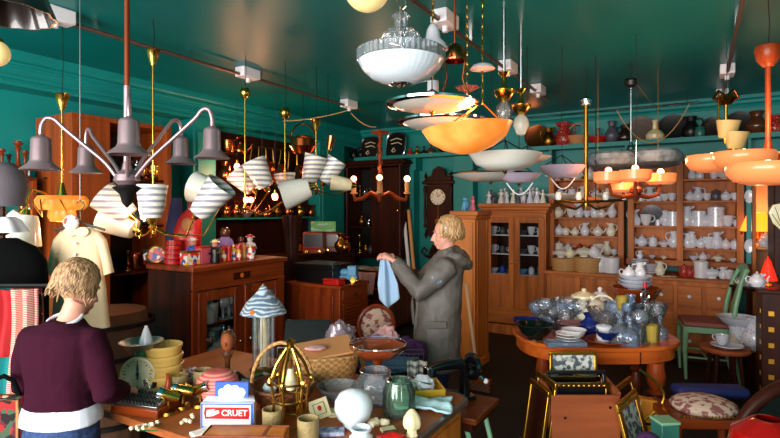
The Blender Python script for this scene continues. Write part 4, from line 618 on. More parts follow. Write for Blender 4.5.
# ================================================================= LAMPS
def plight(loc, e, col, r=.03):
    l = bpy.data.lights.new('bulb_light', 'POINT'); l.energy = e; l.color = col; l.shadow_soft_size = r; o = bpy.data.objects.new('bulb_light', l); COL.objects.link(o); o.location = loc; return o
def s2w(hub, s, dx, dy, dd=0): return (dx*s, dd, -dy*s)    # pixel-size offsets turned to metres in a camera-facing lamp
def arc(a, b, lift, n=8, sag=0):
    a = Vector(a); b = Vector(b); return [a.lerp(b, t/n)+Vector((0,0,lift*math.sin(PI*t/n))) for t in range(n+1)]
TUL = [(.12,0),(.3,.02),(.36,.2),(.42,.55),(.5,1),(.47,1),(.38,.55),(.3,.1),(.1,.06)]
def shade(parent, p, d, L_, w, mat, lab=None, prof=TUL, holder='brass'):
    d = Vector(d).normalized(); q = part('lamp_shade', MB().at(p, d=d).lathe([(r*w, z*L_) for r, z in prof], seg=28), M[mat], parent, label=lab)
    part('bulb_holder', MB().at(Vector(p)-d*.04, d=d).lathe([(0,0),(.018,0),(.024,.02),(.03,.05),(0,.05)], seg=12), M[holder], q); return q
def rodlamp(name, lab, px, py, d, ztop, canopy=None, rodm='brass', rr=.007, cm='brass', cat='chandelier', hubm='brass', hubr=.03, ceil=True):
    v = W(px, py, d); c = thing(name, lab, cat, v, A); zt = ztop-v.z; zc = CEIL-v.z
    part('rod', MB().tube([(0,0,.0),(0,0,zt)], rr, 10), M[rodm], c)
    if canopy != 0: part('canopy', MB().lathe([(0,0),(.015,0),(.03,.05),(.042,.1),(.05,.11),(0,.1)] if not canopy else canopy, (0,0,zt-.09), 18, flute=.06 if not canopy else 0, fn=8), M[cm], c)
    if ceil: part('suspension_wire', MB().tube([(0,0,zt),(.01,0,zt+(zc-zt)*.5),(0,0,zc-.003)], .0028, 6), M['iron'], c)
    part('hub', MB().at(sc=hubr).lathe([(0,-1.6),(.3,-1.4),(.5,-1),(.3,-.6),(1,0),(.9,.5),(.4,.9),(.25,1.6),(0,1.8)], seg=16), M[hubm], c)
    return c, v
# pewter bell chandelier
d = 2.3; c, v = rodlamp('bell_chandelier', 'pewter chandelier with arched arms and downturned bell shades at the upper left', 127, 181, d, CEIL-.02, canopy=[(0,0),(.05,0),(.06,.03),(.04,.09),(0,.1)], rodm='rwood', rr=.011, cm='pewter', hubm='pewter', hubr=.055, ceil=False)
part('rod_sleeve', MB().tube([(0,0,.0),(0,0,.42)], .014, 12), M['pewter'], c); S = d/F; BL = [(.1,1.06),(.16,1.02),(.34,.97),(.4,.9),(.43,.3),(.5,.2),(.8,.04),(.84,0),(.78,.0),(.42,.17),(.38,.8),(0,.9)]
for (px, py, dd, sc) in [(41,139,-.1,1.05),(86,148,.3,1.0),(129,121,-.36,1.0),(181,139,.3,1.0),(212,130,-.12,.95)]:
    vv = W(px, py, d+dd) - v; x = vv.dot(rv); y = vv.dot(fv); z = vv.z; e = Vector((x,y,z)); h = Vector((x,y,0)).normalized()
    pts = [Vector((0,0,-.02)), Vector((0,0,.0))+h*.03] + [Vector((0,0,0)).lerp(e-h*.085+Vector((0,0,.05)), t) for t in (.35,.7,1)] + [e-h*.05+Vector((0,0,.085)), e-h*.018+Vector((0,0,.088)), e+Vector((0,0,.05)), e+Vector((0,0,-.01))]
    a = part('arm', MB().tube(pts, .0085, 10, sm=5), M['pewter'], c); L_ = .125*sc
    part('bell_shade', MB().at(e+Vector((0,0,-L_))).lathe([(r*L_*.72, z*L_*1.08) for r, z in BL], seg=28), M['pewter'], a)
part('base_ball', MB().lathe([(0,-.12),(.02,-.1),(.03,-.06),(.06,-.03),(0,-.0)]), M['iron'], c)
# A: alabaster lit chandelier with hanging white shades
d = 3.6; S = d/F; c, v = rodlamp('tulip_lamp', 'brass hanging lamp with a glowing alabaster bowl and frosted white shades above the dress', 62, 203, d, W(0,97,d).z)
b = part('alabaster_bowl', MB().lathe([(0,-.13),(.07,-.125),(.085,-.09),(.08,-.05),(.13,-.045),(.155,-.02),(.16,.02),(.14,.05),(.13,.045),(.14,.0),(.07,-.04),(0,-.1)], flute=.04, fn=9, seg=54), M['alab'], c, label='glowing orange bowl')
for k in range(4): a0 = k*PI/2+.5; part('wire_loop', MB().tube([(.18*math.cos(a0),.18*math.sin(a0),.02),(.12*math.cos(a0+.4),.12*math.sin(a0+.4),-.09),(.18*math.cos(a0+.9),.18*math.sin(a0+.9),.02)], .005, 6), M['dbrass'], c)
part('cone', MB().lathe([(.05,.0),(.03,.06),(.012,.14),(0,.14)]), M['brass'], c)
for (x, y, dd, dx, dz, mt, ln) in [(-30,14,-.05,-.35,-1,'opal',.21),(-14,12,-.2,.0,-1,'opal',.2),(-50,10,.1,-.6,-1,'opal',.18)]:
    e = s2w(0, S, x, y, dd); pts = [Vector((0,0,.0)), Vector((e[0]*.5,e[1]*.5,.07)), Vector((e[0]*.85,e[1]*.9,.09)), Vector((e[0]*1.02,e[1],.03)), Vector(e)]
    part('arm', MB().tube(pts, .006, 8), M['brass'], c); shade(c, e, (dx,-.15,dz), ln, .19, mt)
plight(v+Vector((0,0,-.18)), 5, (1,.62,.3))
# B: rod px160 striped shades
d = 3.7; S = d/F; c, v = rodlamp('striped_shade_lamp', 'brass hanging lamp with striped glass shades directly right of the bell chandelier stem', 153, 228, d, W(0,53,d).z)
for (x, y, dd, dr, mt, ln, w) in [(6,-10,-.12,(0.02,0,1),'stripe',.23,.21),(-26,-12,.05,(-.9,-.2,.75),'stripe',.24,.23),(-25,2,.1,(-1,0,.45),'opal',.24,.24),(-16,-16,.3,(-.1,.1,1),'stripe',.2,.19),(50,-14,-.1,(.75,-.1,.85),'stripe',.27,.22),(58,-34,.2,(-1,.1,.3),'opal',.22,.24)]:
    e = Vector(s2w(0, S, x, y, dd)); part('arm', MB().tube([Vector((0,0,0)), Vector((e.x*.3,e.y*.3,-.05)), Vector((e.x*.75,e.y*.75,min(e.z,0)-.06)), e-Vector(dr).normalized()*.05, e], .006, 8), M['brass'], c); shade(c, e, dr, ln, w, mt)
part('lit_bulb', MB().ball((-.04,-.06,.08), .02), M['bulb'], c); plight(v+Vector((-.02,-.1,.12)), 3, (1,.6,.35))
# C
d = 4.5; S = d/F; c, v = rodlamp('striped_shade_lamp', 'brass hanging lamp with a V-shaped arm and red-glowing bulbs left of the white plain shade', 245, 208, d, W(0,88,d).z, canopy=[(0,0),(.03,.01),(.045,.04),(.045,.06),(.03,.09),(0,.1)])
for (x, y, dd, dr, mt, ln, w) in [(5,-18,.1,(-.9,0,.9),'stripe',.22,.2),(24,-20,-.1,(-.45,-.1,1),'stripe',.25,.21)]:
    e = Vector(s2w(0, S, x, y, dd)); part('arm', MB().tube([(0,0,0),(e.x*.5,e.y*.5,-.03),e-Vector(dr).normalized()*.04,e], .006, 8), M['brass'], c); shade(c, e, dr, ln, w, mt)
part('v_arm', MB().tube([(.0,0,.03),(.04,0,-.02),(.14,0,-.055),(.22,0,-.02),(.34,0,.06)], .008), M['brass'], c)
for x in (.02,.06): b = part('lit_bulb', MB().ball((x,-.03,.07), .026), M['bulbr'], c)
plight(v+Vector((.02,-.15,.1)), 4, (1,.5,.3))
for i, (px, py, dd) in enumerate([(237,166,6.3),(262,163,6.6),(275,196,6.0)]):
    vv = W(px, py, dd); q = thing('bare_bulb', f"glowing bare bulb on a thin wire among the copper pots, {ORD[i]} from the left", 'bulb', vv, A, 'bare bulbs among the copper'); part('glass_bulb', MB().lathe([(0,-.05),(.025,-.045),(.036,-.015),(.03,.015),(.014,.035),(0,.035)]), M['bulbr'], q); part('socket', MB().lathe([(0,.03),(.016,.03),(.016,.07),(0,.07)]), M['brass'], q); part('wire', MB().tube([(0,0,.06),(0,0,CEIL-.003-vv.z)], .003, 5), M['iron'], q); plight(vv+fv*-.1+Vector((0,0,-.08)), 7, (1,.5,.25))
# D
d = 4.7; S = d/F; c, v = rodlamp('white_shade_lamp', 'brass hanging lamp with a large plain white sideways shade and small lit bulb', 285, 196, d, W(0,109,d).z, canopy=[(0,0),(.03,.01),(.05,.04),(.05,.07),(.03,.1),(0,.11)])
for (x, y, dd, dr, mt, ln, w) in [(-2,-6,.15,(-.1,0,1),'stripe',.16,.2),(27,-8,-.1,(-1,-.1,-.3),'opal',.25,.27)]:
    e = Vector(s2w(0, S, x, y, dd)); part('arm', MB().tube([(0,0,-.01),(e.x*.5,e.y*.5,-.04),(e.x,e.y,e.z-.02),e], .006, 8), M['brass'], c); shade(c, e, dr, ln, w, mt)
part('lit_bulb', MB().ball((-.09,-.03,.0), .025), M['bulbr'], c)
# E, F
d = 4.9; S = d/F; c, v = rodlamp('striped_shade_lamp', 'brass hanging lamp with two striped shades right of the plain white one', 316, 190, d, W(0,122,d).z)
for (x, y, dd, dr, mt, ln, w) in [(-7,-8,0,(.3,-.1,1),'stripe',.26,.22),(7,-8,.05,(.55,0,.9),'stripe',.25,.2),(36,-5,.05,(-1,0,.15),'lcream',.2,.16)]:
    e = Vector(s2w(0, S, x, y, dd)); part('arm', MB().tube([(0,0,0),(e.x*.5,e.y*.5,-.05),(e.x,e.y,e.z-.03),e], .006, 8), M['brass'], c); shade(c, e, dr, ln, w, mt)
v = W(328,160,5.2); c = thing('bare_pendant', 'short brass pendant with a copper cup left of the wooden candle lamp', 'lamp', v, A); part('stem', MB().tube([(0,0,.22),(0,0,.1),(.0,0,0),(-.05,0,-.14),(-.07,0,-.2)], .007, 8), M['brass'], c); part('cup', MB().at((.01,0,.1), d=(.2,0,1)).lathe([(0,0),(.02,0),(.045,.14),(.04,.14),(.015,.02),(0,.02)], seg=16), M['copper'], c); part('suspension_wire', MB().tube([(0,0,.2),(0,0,CEIL-.003-v.z)], .004, 6), M['iron'], c)
# wooden three-candle chandelier
d = 6.6; S = d/F; c, v = rodlamp('candle_chandelier', 'carved wooden hanging lamp with three lit candle bulbs before the dark hutch', 380, 196, d, W(0,130,d).z, canopy=[(0,0),(.02,0),(.03,.03),(.11,.05),(.12,.07),(0,.08)], rodm='rwood', rr=.02, cm='rwood', hubm='rwood', hubr=.06)
mm = MB(); 
for k in range(30): z = .15+k*.02; mm.ball((.012*math.cos(k*.9), .012*math.sin(k*.9), z), .024, 8, 5)
part('twisted_stem', mm, M['rwood'], c)
for x, dd in ((-26,-.05),(27,-.05),(0,-.3),(0,.3)):
    e = Vector(s2w(0, S, x, -2, dd)); a = part('arm', MB().tube([(0,0,-.02),(e.x*.35,e.y*.35,.04),(e.x*.65,e.y*.65,-.03),(e.x*.95,e.y*.95,-.05),(e.x,e.y,e.z)], [.035,.03,.03,.028,.02], 10), M['rwoodx'], c)
    part('candle_tube', MB().lathe([(0,0),(.045,0),(.045,.015),(.03,.02),(.03,.15),(0,.15)], e, 14), M['candle'], a)
    if dd < 0.1: part('lit_bulb', MB().ball(e+Vector((0,0,.19)), .038), M['bulb' if x > 0 else 'bulbr'], a)
plight(v+Vector((0,0,.25)), 10, (1,.62,.35), .1)
# big clear & frosted dish (ribbed rim) top centre
d = 2.7; v = W(401,84,d); c = thing('ribbed_dish_lamp', 'large white glass dish lamp with a clear ribbed rim at the top centre', 'ceiling lamp', v, A)
part('bowl', MB().lathe([(0,-.0),(.07,.0),(.15,.03),(.2,.075),(.222,.115),(.218,.118),(.15,.04),(0,.012)], flute=.006, fn=40, seg=120), M['milk'], c); part('ribbed_rim', MB().lathe([(.222,.115),(.228,.12),(.228,.17),(.218,.17),(.216,.118)], flute=.012, fn=48, seg=192), M['cgl'], c, label='clear ribbed glass rim')
part('bottom_boss', MB().lathe([(0,-.018),(.012,-.016),(.02,-.006),(.055,-.004),(.06,.006),(0,.006)]), M['chrome'], c)
part('glass_crown', MB().lathe([(.03,.19),(.08,.2),(.095,.24),(.08,.27),(.03,.28),(.03,.33),(.045,.35),(.02,.38),(0,.38)], flute=.12, fn=8, seg=64), M['cgl'], c, label='clear fluted glass crown'); part('stem', MB().tube([(0,0,.0),(0,0,.4)], .012), M['chrome'], c)
part('hook', MB().tube([(0,0,.38),(.025,0,.41),(.02,0,.45),(-.02,0,.43),(-.03,0,.47),(.0,0,.5),(0,0,CEIL-.003-v.z)], .006), M['chrome'], c)
for k in range(3): a = k*2*PI/3; part('strut', MB().tube([(.2*math.cos(a),.2*math.sin(a),.165),(0,0,.2)], .005, 6), M['chrome'], c)
# globes
for (px, py, d, r, lab, mt) in [(367,-12,2.5,.112,'cream glass globe lamp at the very top of the room, centre','globe'),(-5,53,1.9,.048,'small cream glass globe at the far upper left edge','globe')]:
    v = W(px, py, d); c = thing('globe_lamp', lab, 'ceiling lamp', v, A); part('globe', MB().ball((0,0,0), r, 28, 18), M[mt], c); part('gallery', MB().lathe([(0,r*.8),(r*.6,r*.8),(r*.55,r*1.05),(.02,r*1.15),(0,r*1.15)]), M['brass'], c); part('rod', MB().tube([(0,0,r),(0,0,CEIL-.003-v.z)], .008), M['brass'], c)
v = W(2,14,1.7); c = thing('dark_shade_lamp', 'dark brown wide shade hanging at the upper left corner', 'ceiling lamp', v, A); part('lamp_shade', MB().lathe([(.05,.14),(.12,.08),(.15,0),(.143,0),(.115,.075),(.045,.13)], flute=.03, fn=12, seg=72), M['dbrown'], c); part('rod', MB().tube([(0,0,.1),(0,0,CEIL-.003-v.z)], .01), M['iron'], c); part('collar', MB().lathe([(0,.13),(.055,.135),(.03,.17),(0,.18)]), M['dbrown'], c)
# small white bell pendant
d = 2.9; v = W(433,50,d); c = thing('bell_pendant', 'small white porcelain bell pendant on a brass chain beside the ribbed dish', 'pendant', v, A); part('bell', MB().lathe([(0,.15),(.02,.14),(.035,.11),(.045,.06),(.075,.03),(.085,.0),(.078,-.0),(.04,.05),(0,.1)]), M['china'], c)
def chain(parent, p0, p1, mt='brass', r=.012, t=.003, maxn=26):
    p0 = Vector(p0); p1 = Vector(p1); n = max(3, min(maxn, int((p1-p0).length/(r*2.6)))); mm = MB()
    for k in range(n):
        m_ = p0.lerp(p1, (k+.5)/n); hl = (p1-p0).length/n*.72; ax = (1,0) if k % 2 else (0,1)
        mm.tube([m_+Vector((ax[0]*r*.6*math.cos(a), ax[1]*r*.6*math.cos(a), hl*math.sin(a))) for a in [2*PI*i/8 for i in range(8)]], t, 5, closed=True)
    return part('chain', mm, M[mt], parent)
chain(c, (0,0,.15), (0,0,CEIL-.004-v.z))
# stacked flat dishes with chrome rims
def dish(px, py, d, R, h, mt, lab, rim=None, rod='iron', depth=.5, chainm=False, bowlz=0, lit=0, nrod=1, flute=0, fn=0, rimt=.012):
    v = W(px, py, d); c = thing('glass_dish_lamp', lab, 'ceiling lamp', v, A); part('glass_dish', MB().lathe([(0,0),(R*.45,.0),(R*.8,h*depth),(R,h),(R*.985,h),(R*.75,h*depth+.004),(0,.012)], seg=64, flute=flute, fn=fn), M[mt], c)
    if rim: part('metal_rim', MB().lathe([(R*.98,h-.006),(R+.03,h-.0),(R+.032,h+rimt),(R*.96,h+rimt),(R*.96,h)], seg=64), M[rim], c)
    zt = CEIL-.003-v.z
    for k in range(3): a = k*2*PI/3+.4; part('strut', MB().tube([(R*.9*math.cos(a),R*.9*math.sin(a),h),(0,0,h+.09)], .004, 6), M[rod], c)
    if chainm: chain(c, (0,0,h+.09), (0,0,zt), maxn=34)
    else: part('rod', MB().tube([(0,0,h*.1),(0,0,zt)], .003), M[rod], c)
    part('finial', MB().lathe([(0,-.03),(.012,-.02),(.016,-.004),(0,.0)]), M['brass'], c); return c, v
dish(432,111,3.0,.235,.035,'opal','flat white dish with a chrome rim, uppermost of the stacked pair under the ribbed dish','chrome')
dish(442,130,3.6,.28,.05,'opal','flat white dish with a chrome rim and ribbed underside, lower of the stacked pair','chrome',flute=.006,fn=40)
v = W(433,104,3.2); c = thing('white_tube_lamp', 'short white vertical tube hanging between the stacked dishes', 'lamp', v, A); part('tube', MB().lathe([(0,0),(.035,0),(.035,.14),(0,.14)]), M['white'], c); part('cord', MB().tube([(0,0,.13),(0,0,CEIL-.003-v.z)], .004, 6), M['cord'], c)
# orange alabaster bowl, lit
d = 3.1; v = W(469,153,d); c = thing('alabaster_bowl_lamp', 'glowing amber alabaster bowl lamp hanging on a chain above the back cupboard', 'ceiling lamp', v, A)
mb = MB(); mb.M = Matrix.Rotation(rad(-5), 4, 'Y'); mb.lathe([(0,0),(.06,.0),(.15,.03),(.225,.08),(.268,.155),(.258,.158),(.21,.085),(.14,.04),(0,.015)], seg=56); M['alab2'] = pbr('alabaster_bowl_lit', (250,178,96), .3, col2=(224,120,50), scale=(5,5,5), emis=(255,140,40), es=.5); part('bowl', mb, M['alab2'], c); part('lit_bulb', MB().ball((.04,0,.15), .035), M['bulb'], c)
for k in range(3): a = k*2*PI/3+.2; part('hanging_wire', MB().tube([(.25*math.cos(a),.25*math.sin(a),.155),(0.08,0,.3)], .004, 6), M['brass'], c)
chain(c, (.08,0,.3), (.08,0,CEIL-.02-v.z), maxn=40); part('ceiling_rose', MB().lathe([(0,.03),(.03,.03),(.06,.02),(.075,0),(.03,-.012),(0,-.012)][::-1], (.08,0,W(0,69,d).z-v.z), 28), M['china'], c); plight(v+Vector((0,0,.2)), 4, (1,.6,.28), .05)
v = W(467,92,3.4); c = thing('scalloped_rose', 'small scalloped pink glass cup hanging on a chain right of the ribbed dish', 'pendant', v, A); part('cup', MB().lathe([(0,0),(.03,.0),(.075,.03),(.07,.034),(.02,.012),(0,.012)], flute=.1, fn=8, seg=48), M['pgl'], c); part('stem', MB().tube([(0,0,-.04),(0,0,.06)], .01), M['chrome'], c); chain(c, (0,0,.05), (0,0,CEIL-.003-v.z))
dish(505,170,3.5,.24,.11,'opal','pale cream deep pressed glass dish overlapping the amber bowl',None,flute=.02,fn=4,depth=.35)
dish(491,181,4.15,.32,.055,'opal','wide flat frosted dish, lowest of the white group in the middle','chrome',rimt=.004)
dish(527,163,4.3,.2,.05,'opal','small white dish at the right end of the middle group')
for c, _ in (dish(519,183,4.0,.17,.07,'lilacg','pinkish lilac glass dish beside the low frosted one'), dish(562,178,4.3,.19,.1,'lilacg','lilac grey glass bowl at the right end of the white dish group')): part('looping_cable', MB().tube([(-.1+.02*k,-.02,.0-.09*math.sin(PI*k/10)) for k in range(11)], .005, 6), M['white'], c)
v = W(562,168,4.3)
v = W(508,95,3.7); 
def canopyball(px, py, d, lab, mt1, mt2):
    v = W(px, py, d); c = thing('brass_pendant', lab, 'pendant', v, A); part('bowl', MB().lathe([(0,-.03),(.03,-.02),(.07,.03),(.075,.05),(.04,.05),(.02,.08),(.015,.14),(.04,.17),(0,.18)]), M[mt1], c); part('glass_body', MB().lathe([(0,-.18),(.03,-.17),(.06,-.1),(.05,-.05),(.02,-.02),(0,-.02)]), M[mt2], c); part('rod', MB().tube([(0,0,.15),(0,0,CEIL-.003-v.z)], .007), M['chrome'], c)
canopyball(504,98,3.5,'brass pendant with a lower glass body behind the amber bowl','brass','cgl'); canopyball(521,112,3.9,'brass pendant with a pale glass body right of the amber bowl','brass','opal')
v = W(455,58,3.1); c = thing('copper_ball_lamp', 'small copper dome fitting hanging above the stacked dishes', 'lamp', v, A); part('dome', MB().lathe([(.065,-.02),(.07,.0),(.06,.05),(.03,.08),(0,.09)]), M['copper'], c)
for s in (-1,1): part('curved_rod', MB().tube([(s*.01,0,.06),(s*.06,0,-.02),(s*.045,0,-.12),(s*.1,0,-.28)], .006), M['copper'], c)
part('rod', MB().tube([(0,0,.08),(0,0,CEIL-.003-v.z)], .007), M['copper'], c)
c = thing('tan_rod_lamp', 'tan painted hanging rod with a brass hook right of the middle lamps', 'lamp', W(586,206,5.0), A); v = c.location; part('rod', MB().tube([(0,0,0),(0,0,.98)], .02, 10), M['gold'], c); part('top_hook', MB().lathe([(0,.96),(.05,.97),(.06,1.02),(.02,1.05),(0,1.05)]), M['chrome'], c); part('wire', MB().tube([(0,0,1.04),(0,0,CEIL-.003-v.z)], .005, 6), M['iron'], c)
for s in (-1,1): a = part('arm', MB().tube([(0,0,.03),(s*.1,0,-.03),(s*.22,0,.0),(s*.27,0,.05)], .012), M['dbrass'], c); part('glass_dish', MB().lathe([(0,0),(.06,0),(.16,.05),(.155,.055),(0,.012)], (s*.24,0,.06)), M['opal'], a)
# chrome lamp with marbled bowls + lit orange bowls
d = 4.75; S = d/F; c, v = rodlamp('marbled_bowl_lamp', 'chrome rod lamp with grey marbled glass bowls above glowing orange dishes', 631, 150, d, W(0,78,d).z, canopy=[(0,0),(.02,0),(.05,.02),(.06,.06),(.05,.08),(0,.09)], rodm='chrome', rr=.009, cm='black', hubm='chrome', hubr=.045)
for (x, y, dd) in [(-21,12,-.05),(17,10,-.1),(35,10,.15),(-5,13,.25)]:
    e = Vector(s2w(0, S, x, y, dd)); part('arm', MB().tube([(0,0,-.02),(e.x*.5,e.y*.5,.0),(e.x,e.y,e.z+.02)], .006), M['chrome'], c)
    part('marbled_bowl', MB().at(e, sc=1.13).lathe([(0,-.05),(.09,-.05),(.17,-.03),(.195,.01),(.19,.05),(.165,.07),(.15,.06),(.17,.02),(.08,-.03),(0,-.04)], seg=48, flute=.02, fn=10), M['marble'], c)
d = 4.0; S = d/F; c, v = rodlamp('orange_dish_chandelier', 'wooden armed hanging lamp carrying cylindrical glowing orange glass dishes', 636, 192, d, W(0,140,d).z, canopy=0, rodm='chrome', cm='dbrass', hubm='rwood', hubr=.05)
for (x, y, dd) in [(-33,-13,-.1),(-13,-14,-.2),(28,-13,0.05),(4,-6,.3)]:
    e = Vector(s2w(0, S, x, y, dd)); a = part('arm', MB().tube([(0,0,-.02),(e.x*.5,e.y*.5,-.04),(e.x*.9,e.y*.9,-.02),(e.x,e.y,e.z-.02)], [.02,.016,.014,.01], 8), M['rwood'], c)
    q = part('glass_dish', MB().at(e).lathe([(0,-.04),(.08,-.04),(.105,-.02),(.11,.045),(.1,.045),(.09,-.01),(0,-.02)], seg=36, flute=.02, fn=12), M['obowl'], c, label='glowing orange glass dish'); part('lit_bulb', MB().ball(e+Vector((0,0,.06)), .024), M['bulbr' if x < 0 else 'bulb'], q)
plight(v+Vector((0,-.0,.22)), 14, (1,.5,.25), .1)
for (px, py, dd, mt, lab) in [(598,201,5.45,'obowl','low wide pendant with a glowing amber dish left of the orange dishes'),(658,187,4.9,'orim','pale orange dish pendant hanging low right of the orange chandelier')]:
    dish(px, py, dd, .15, .04, mt, lab, None, 'dbrass')
c = thing('curved_arm_lamp', 'low hanging brass lamp frame with upturned empty arms under the lilac bowl', 'lamp', W(590,200,4.6), A); v = c.location; part('crossbar', MB().tube([(-.28,0,.0),(-.14,0,-.02),(.1,0,-.01),(.3,0,0)], .012), M['dbrass'], c); part('rod', MB().tube([(0.05,0,0),(0.05,0,CEIL-.003-v.z)], .005), M['iron'], c)
for x in (-.28,-.1,.14,.3): part('candle_cup', MB().lathe([(0,0),(.02,0),(.03,.03),(.02,.07),(0,.07)], (x,0,.0), 12), M['opal'], c)
# right: orange bowl chandelier
d = 3.3; S = d/F; c, v = rodlamp('orange_bowl_chandelier', 'large orange glass bowls on a brown wooden hanging lamp at the right edge', 768, 160, d, CEIL-.36, canopy=[(0,0),(.03,.0),(.06,.04),(.075,.1),(.07,.13),(.05,.14),(0,.14)], rodm='rwood', rr=.016, cm='rwood', hubm='rwood', hubr=.07)
for (bx, by, bd, R) in [(712,163,3.4,.155),(744,160,3.1,.165),(768,173,2.6,.185),(790,160,3.5,.15)]:
    bw = W(bx, by, bd)-v; e = Vector((bw.dot(rv), bw.dot(fv), bw.z)); a = part('arm', MB().tube([(0,0,0),(e.x*.5,e.y*.5,-.06),(e.x,e.y,e.z-.03)], .014), M['rwood'], c)
    part('glass_bowl', MB().at(e).lathe([(0,-.06),(.45*R,-.06),(.8*R,-.04),(.97*R,-.005),(R,.03),(.95*R,.05),(.88*R,.045),(.85*R,-.0),(0,-.045)], seg=44), M['obowl'], a, label='orange glass bowl'); part('lit_bulb', MB().ball(e+Vector((0,0,.045)), .022), M['bulb'], a)
plight(v+Vector((0,-.2,.25)), 12, (1,.55,.28), .1)
# brass double-cup fitting
d = 4.1; c, v = rodlamp('double_cup_lamp', 'brass lamp cluster with two bone coloured cups near the upper right', 726, 124, d, W(0,94,d).z, canopy=[(0,0),(.03,0),(.07,.04),(.09,.05),(.05,.08),(0,.09)], rr=.012)
for (x, y, dd, sc) in [(-1,6,-.02,1),(4,17,-.06,.95)]: shade(c, Vector(s2w(0, d/F, x, y+9, dd)), (.05,-.1,1), .14*sc, .17, 'bone')
part('second_rod', MB().tube([(-.06,0,-.1),(-.06,0,.25)], .008), M['brass'], c); part('scroll', MB().tube([(-.1,0,.2),(-.06,0,.26),(0,0,.22),(.06,0,.27),(.1,0,.2)], .012), M['copper'], c)
# peeling brass ceiling hooks above left rail
# cream paddle fan hanging at the right edge
v = W(783,217,2.6); c = thing('hanging_fan', 'pale cream leaf shaped hand fan with dark veins hanging at the right edge', 'fan', v, A)
pts = [(0,-.075),(.05,-.03),(.07,.02),(.05,.06),(0,.07),(-.05,.06),(-.07,.02),(-.05,-.03)]; part('leaf', MB().prism(pts, -.004, .004), M['lcream'], c, bevel=.002); mm = MB()
for x, z in ((-.045,.05),(0,.06),(.045,.05),(-.06,.015),(.06,.015)): mm.tube([(0,-.006,-.07),(x,-.006,z)], .0015, 4)
part('veins', mm, M['brown'], c); part('string', MB().tube([(0,0,.07),(0,0,CEIL-.003-v.z)], .0025, 5), M['iron'], c)
# ================================================================= ROUND TABLE AND ITS LOAD
TC = G(592, 3.95, 0); TW, TD = .585, .44
def tbl(u, k=2.6): return (TW*math.copysign(abs(math.cos(u))**(2/k), math.cos(u)), TD*math.copysign(abs(math.sin(u))**(2/k), math.sin(u)))
c = thing('oval_table', 'polished orange brown oval table with turned legs loaded with glassware', 'table', TC, A)
part('tabletop', MB().slab([tbl(2*PI*i/64) for i in range(64)], .735, .765), M['table'], c, bevel=.008); part('apron', MB().slab([(x*.95,y*.95) for x,y in [tbl(2*PI*i/64) for i in range(64)]], .65, .735), M['table'], c, bevel=.003)
part('leaf_seam', MB().box(.165,.169,-TD*.955,-TD*.94,.652,.732), M['dwood'], c)
LEG = [(0,0),(.03,0),(.045,.03),(.03,.08),(.035,.1),(.05,.2),(.058,.3),(.05,.36),(.03,.42),(.055,.44),(.03,.46),(.05,.5),(.06,.56),(.05,.62),(.05,.65),(0,.65)]
for x, y, w in ((-.44,-.22,.8),(.3,-.36,1.1),(-.2,.22,.8),(.42,.18,.8)): part('leg', MB().lathe([(r*w,z) for r, z in LEG], (x,y,0), 20), M['rwood'], c)
ZR = .766
def on(px, dd): return G(px, 3.95+dd, ZR)      # dd: toward (-) or away (+) from the viewer
def gl(kind, mat, px, dd, h, lab, group=None, w=1, rz=0, z=0, cat=None): kit(NM.get(kind, kind), kind, mat, on(px, dd)+Vector((0,0,z)), h, lab, cat or CATN[kind], group, rz, w)
gl('bowl','dgl',535,-.18,.11,'dark green glass bowl at the left end of the oval table'); gl('bowl','bgl',527,.08,.09,'cobalt blue glass bowl behind the dark green bowl'); gl('bowl','china',574,-.2,.075,'white rimmed bowl in the middle front of the oval table',w=.95)
c = thing('pressed_glass_dish', 'oblong pressed glass dish at the front of the oval table', 'dish', on(565,-.37), A); part('dish_body', MB().box(-.13,.13,-.05,.05,0,.012).box(-.135,.135,-.055,-.045,.0,.035).box(-.135,.135,.045,.055,0,.035).box(-.135,-.125,-.05,.05,0,.035).box(.125,.135,-.05,.05,0,.035), M['lbgl'], c, bevel=.004)
pile('plate','fchina',on(568,-.26),.02,3,.02,'by the pressed dish', w=1.0)
pile('plate','pgl',on(570,-.02),.022,4,.02,'on the oval table', w=1.1)
for j, (px, dd, k) in enumerate([(537,.2,'goblet'),(541,.24,'tumbler'),(545,.16,'goblet'),(549,.22,'tumbler'),(553,.14,'goblet'),(557,.24,'flute'),(561,.18,'goblet'),(565,.12,'tumbler'),(569,.22,'goblet'),(573,.16,'goblet'),(577,.24,'flute'),(581,.14,'goblet')]):
    gl(k, 'ctgl' if j % 3 else 'lbgl', px, dd, (.2,.17,.23)[j % 3], f"{'clear' if j % 3 else 'pale blue'} glass {NM.get(k,k).replace('_',' ')} at the left rear of the table, {ORD[j]} from the left", 'glasses at the left rear of the oval table')
gl('vase','bgl',590,-.04,.16,'cobalt blue glass vase in the middle of the oval table',w=1.5); gl('compote','ctgl',608,-.14,.21,'large clear glass punch bowl on a foot, at the table centre')
gl('bowl','bgl',607,-.32,.06,'blue and clear glass bowl on an amber dish in front of the punch bowl',z=.03,w=1.1); gl('plate','agl',607,-.32,.028,'amber glass plate under the blue glass bowl',w=1.2); gl('canister','china',604,-.24,.12,'white square-shouldered canister in front of the punch bowl',w=1.2)
CR = sorted([(620,-.3,'decanter',.24,'lbgl'),(627,-.22,'flute',.26,'lbgl'),(630,-.34,'decanter',.2,'lbgl'),(635,-.2,'tumbler',.2,'lbgl'),(640,-.28,'goblet',.22,'ctgl'),(622,-.12,'flute',.3,'ygl'),(630,-.06,'flute',.3,'lbgl'),(616,-.04,'tumbler',.24,'lbgl'),(648,-.14,'decanter',.26,'ctgl'),(655,-.06,'goblet',.22,'ctgl'),(660,-.16,'decanter',.17,'lbgl'),(652,-.26,'tumbler',.12,'ygl'),(657,.06,'goblet',.22,'cgl'),(645,.02,'decanter',.26,'ctgl'),(636,.08,'goblet',.22,'lbgl'),(650,.1,'flute',.25,'ctgl')])
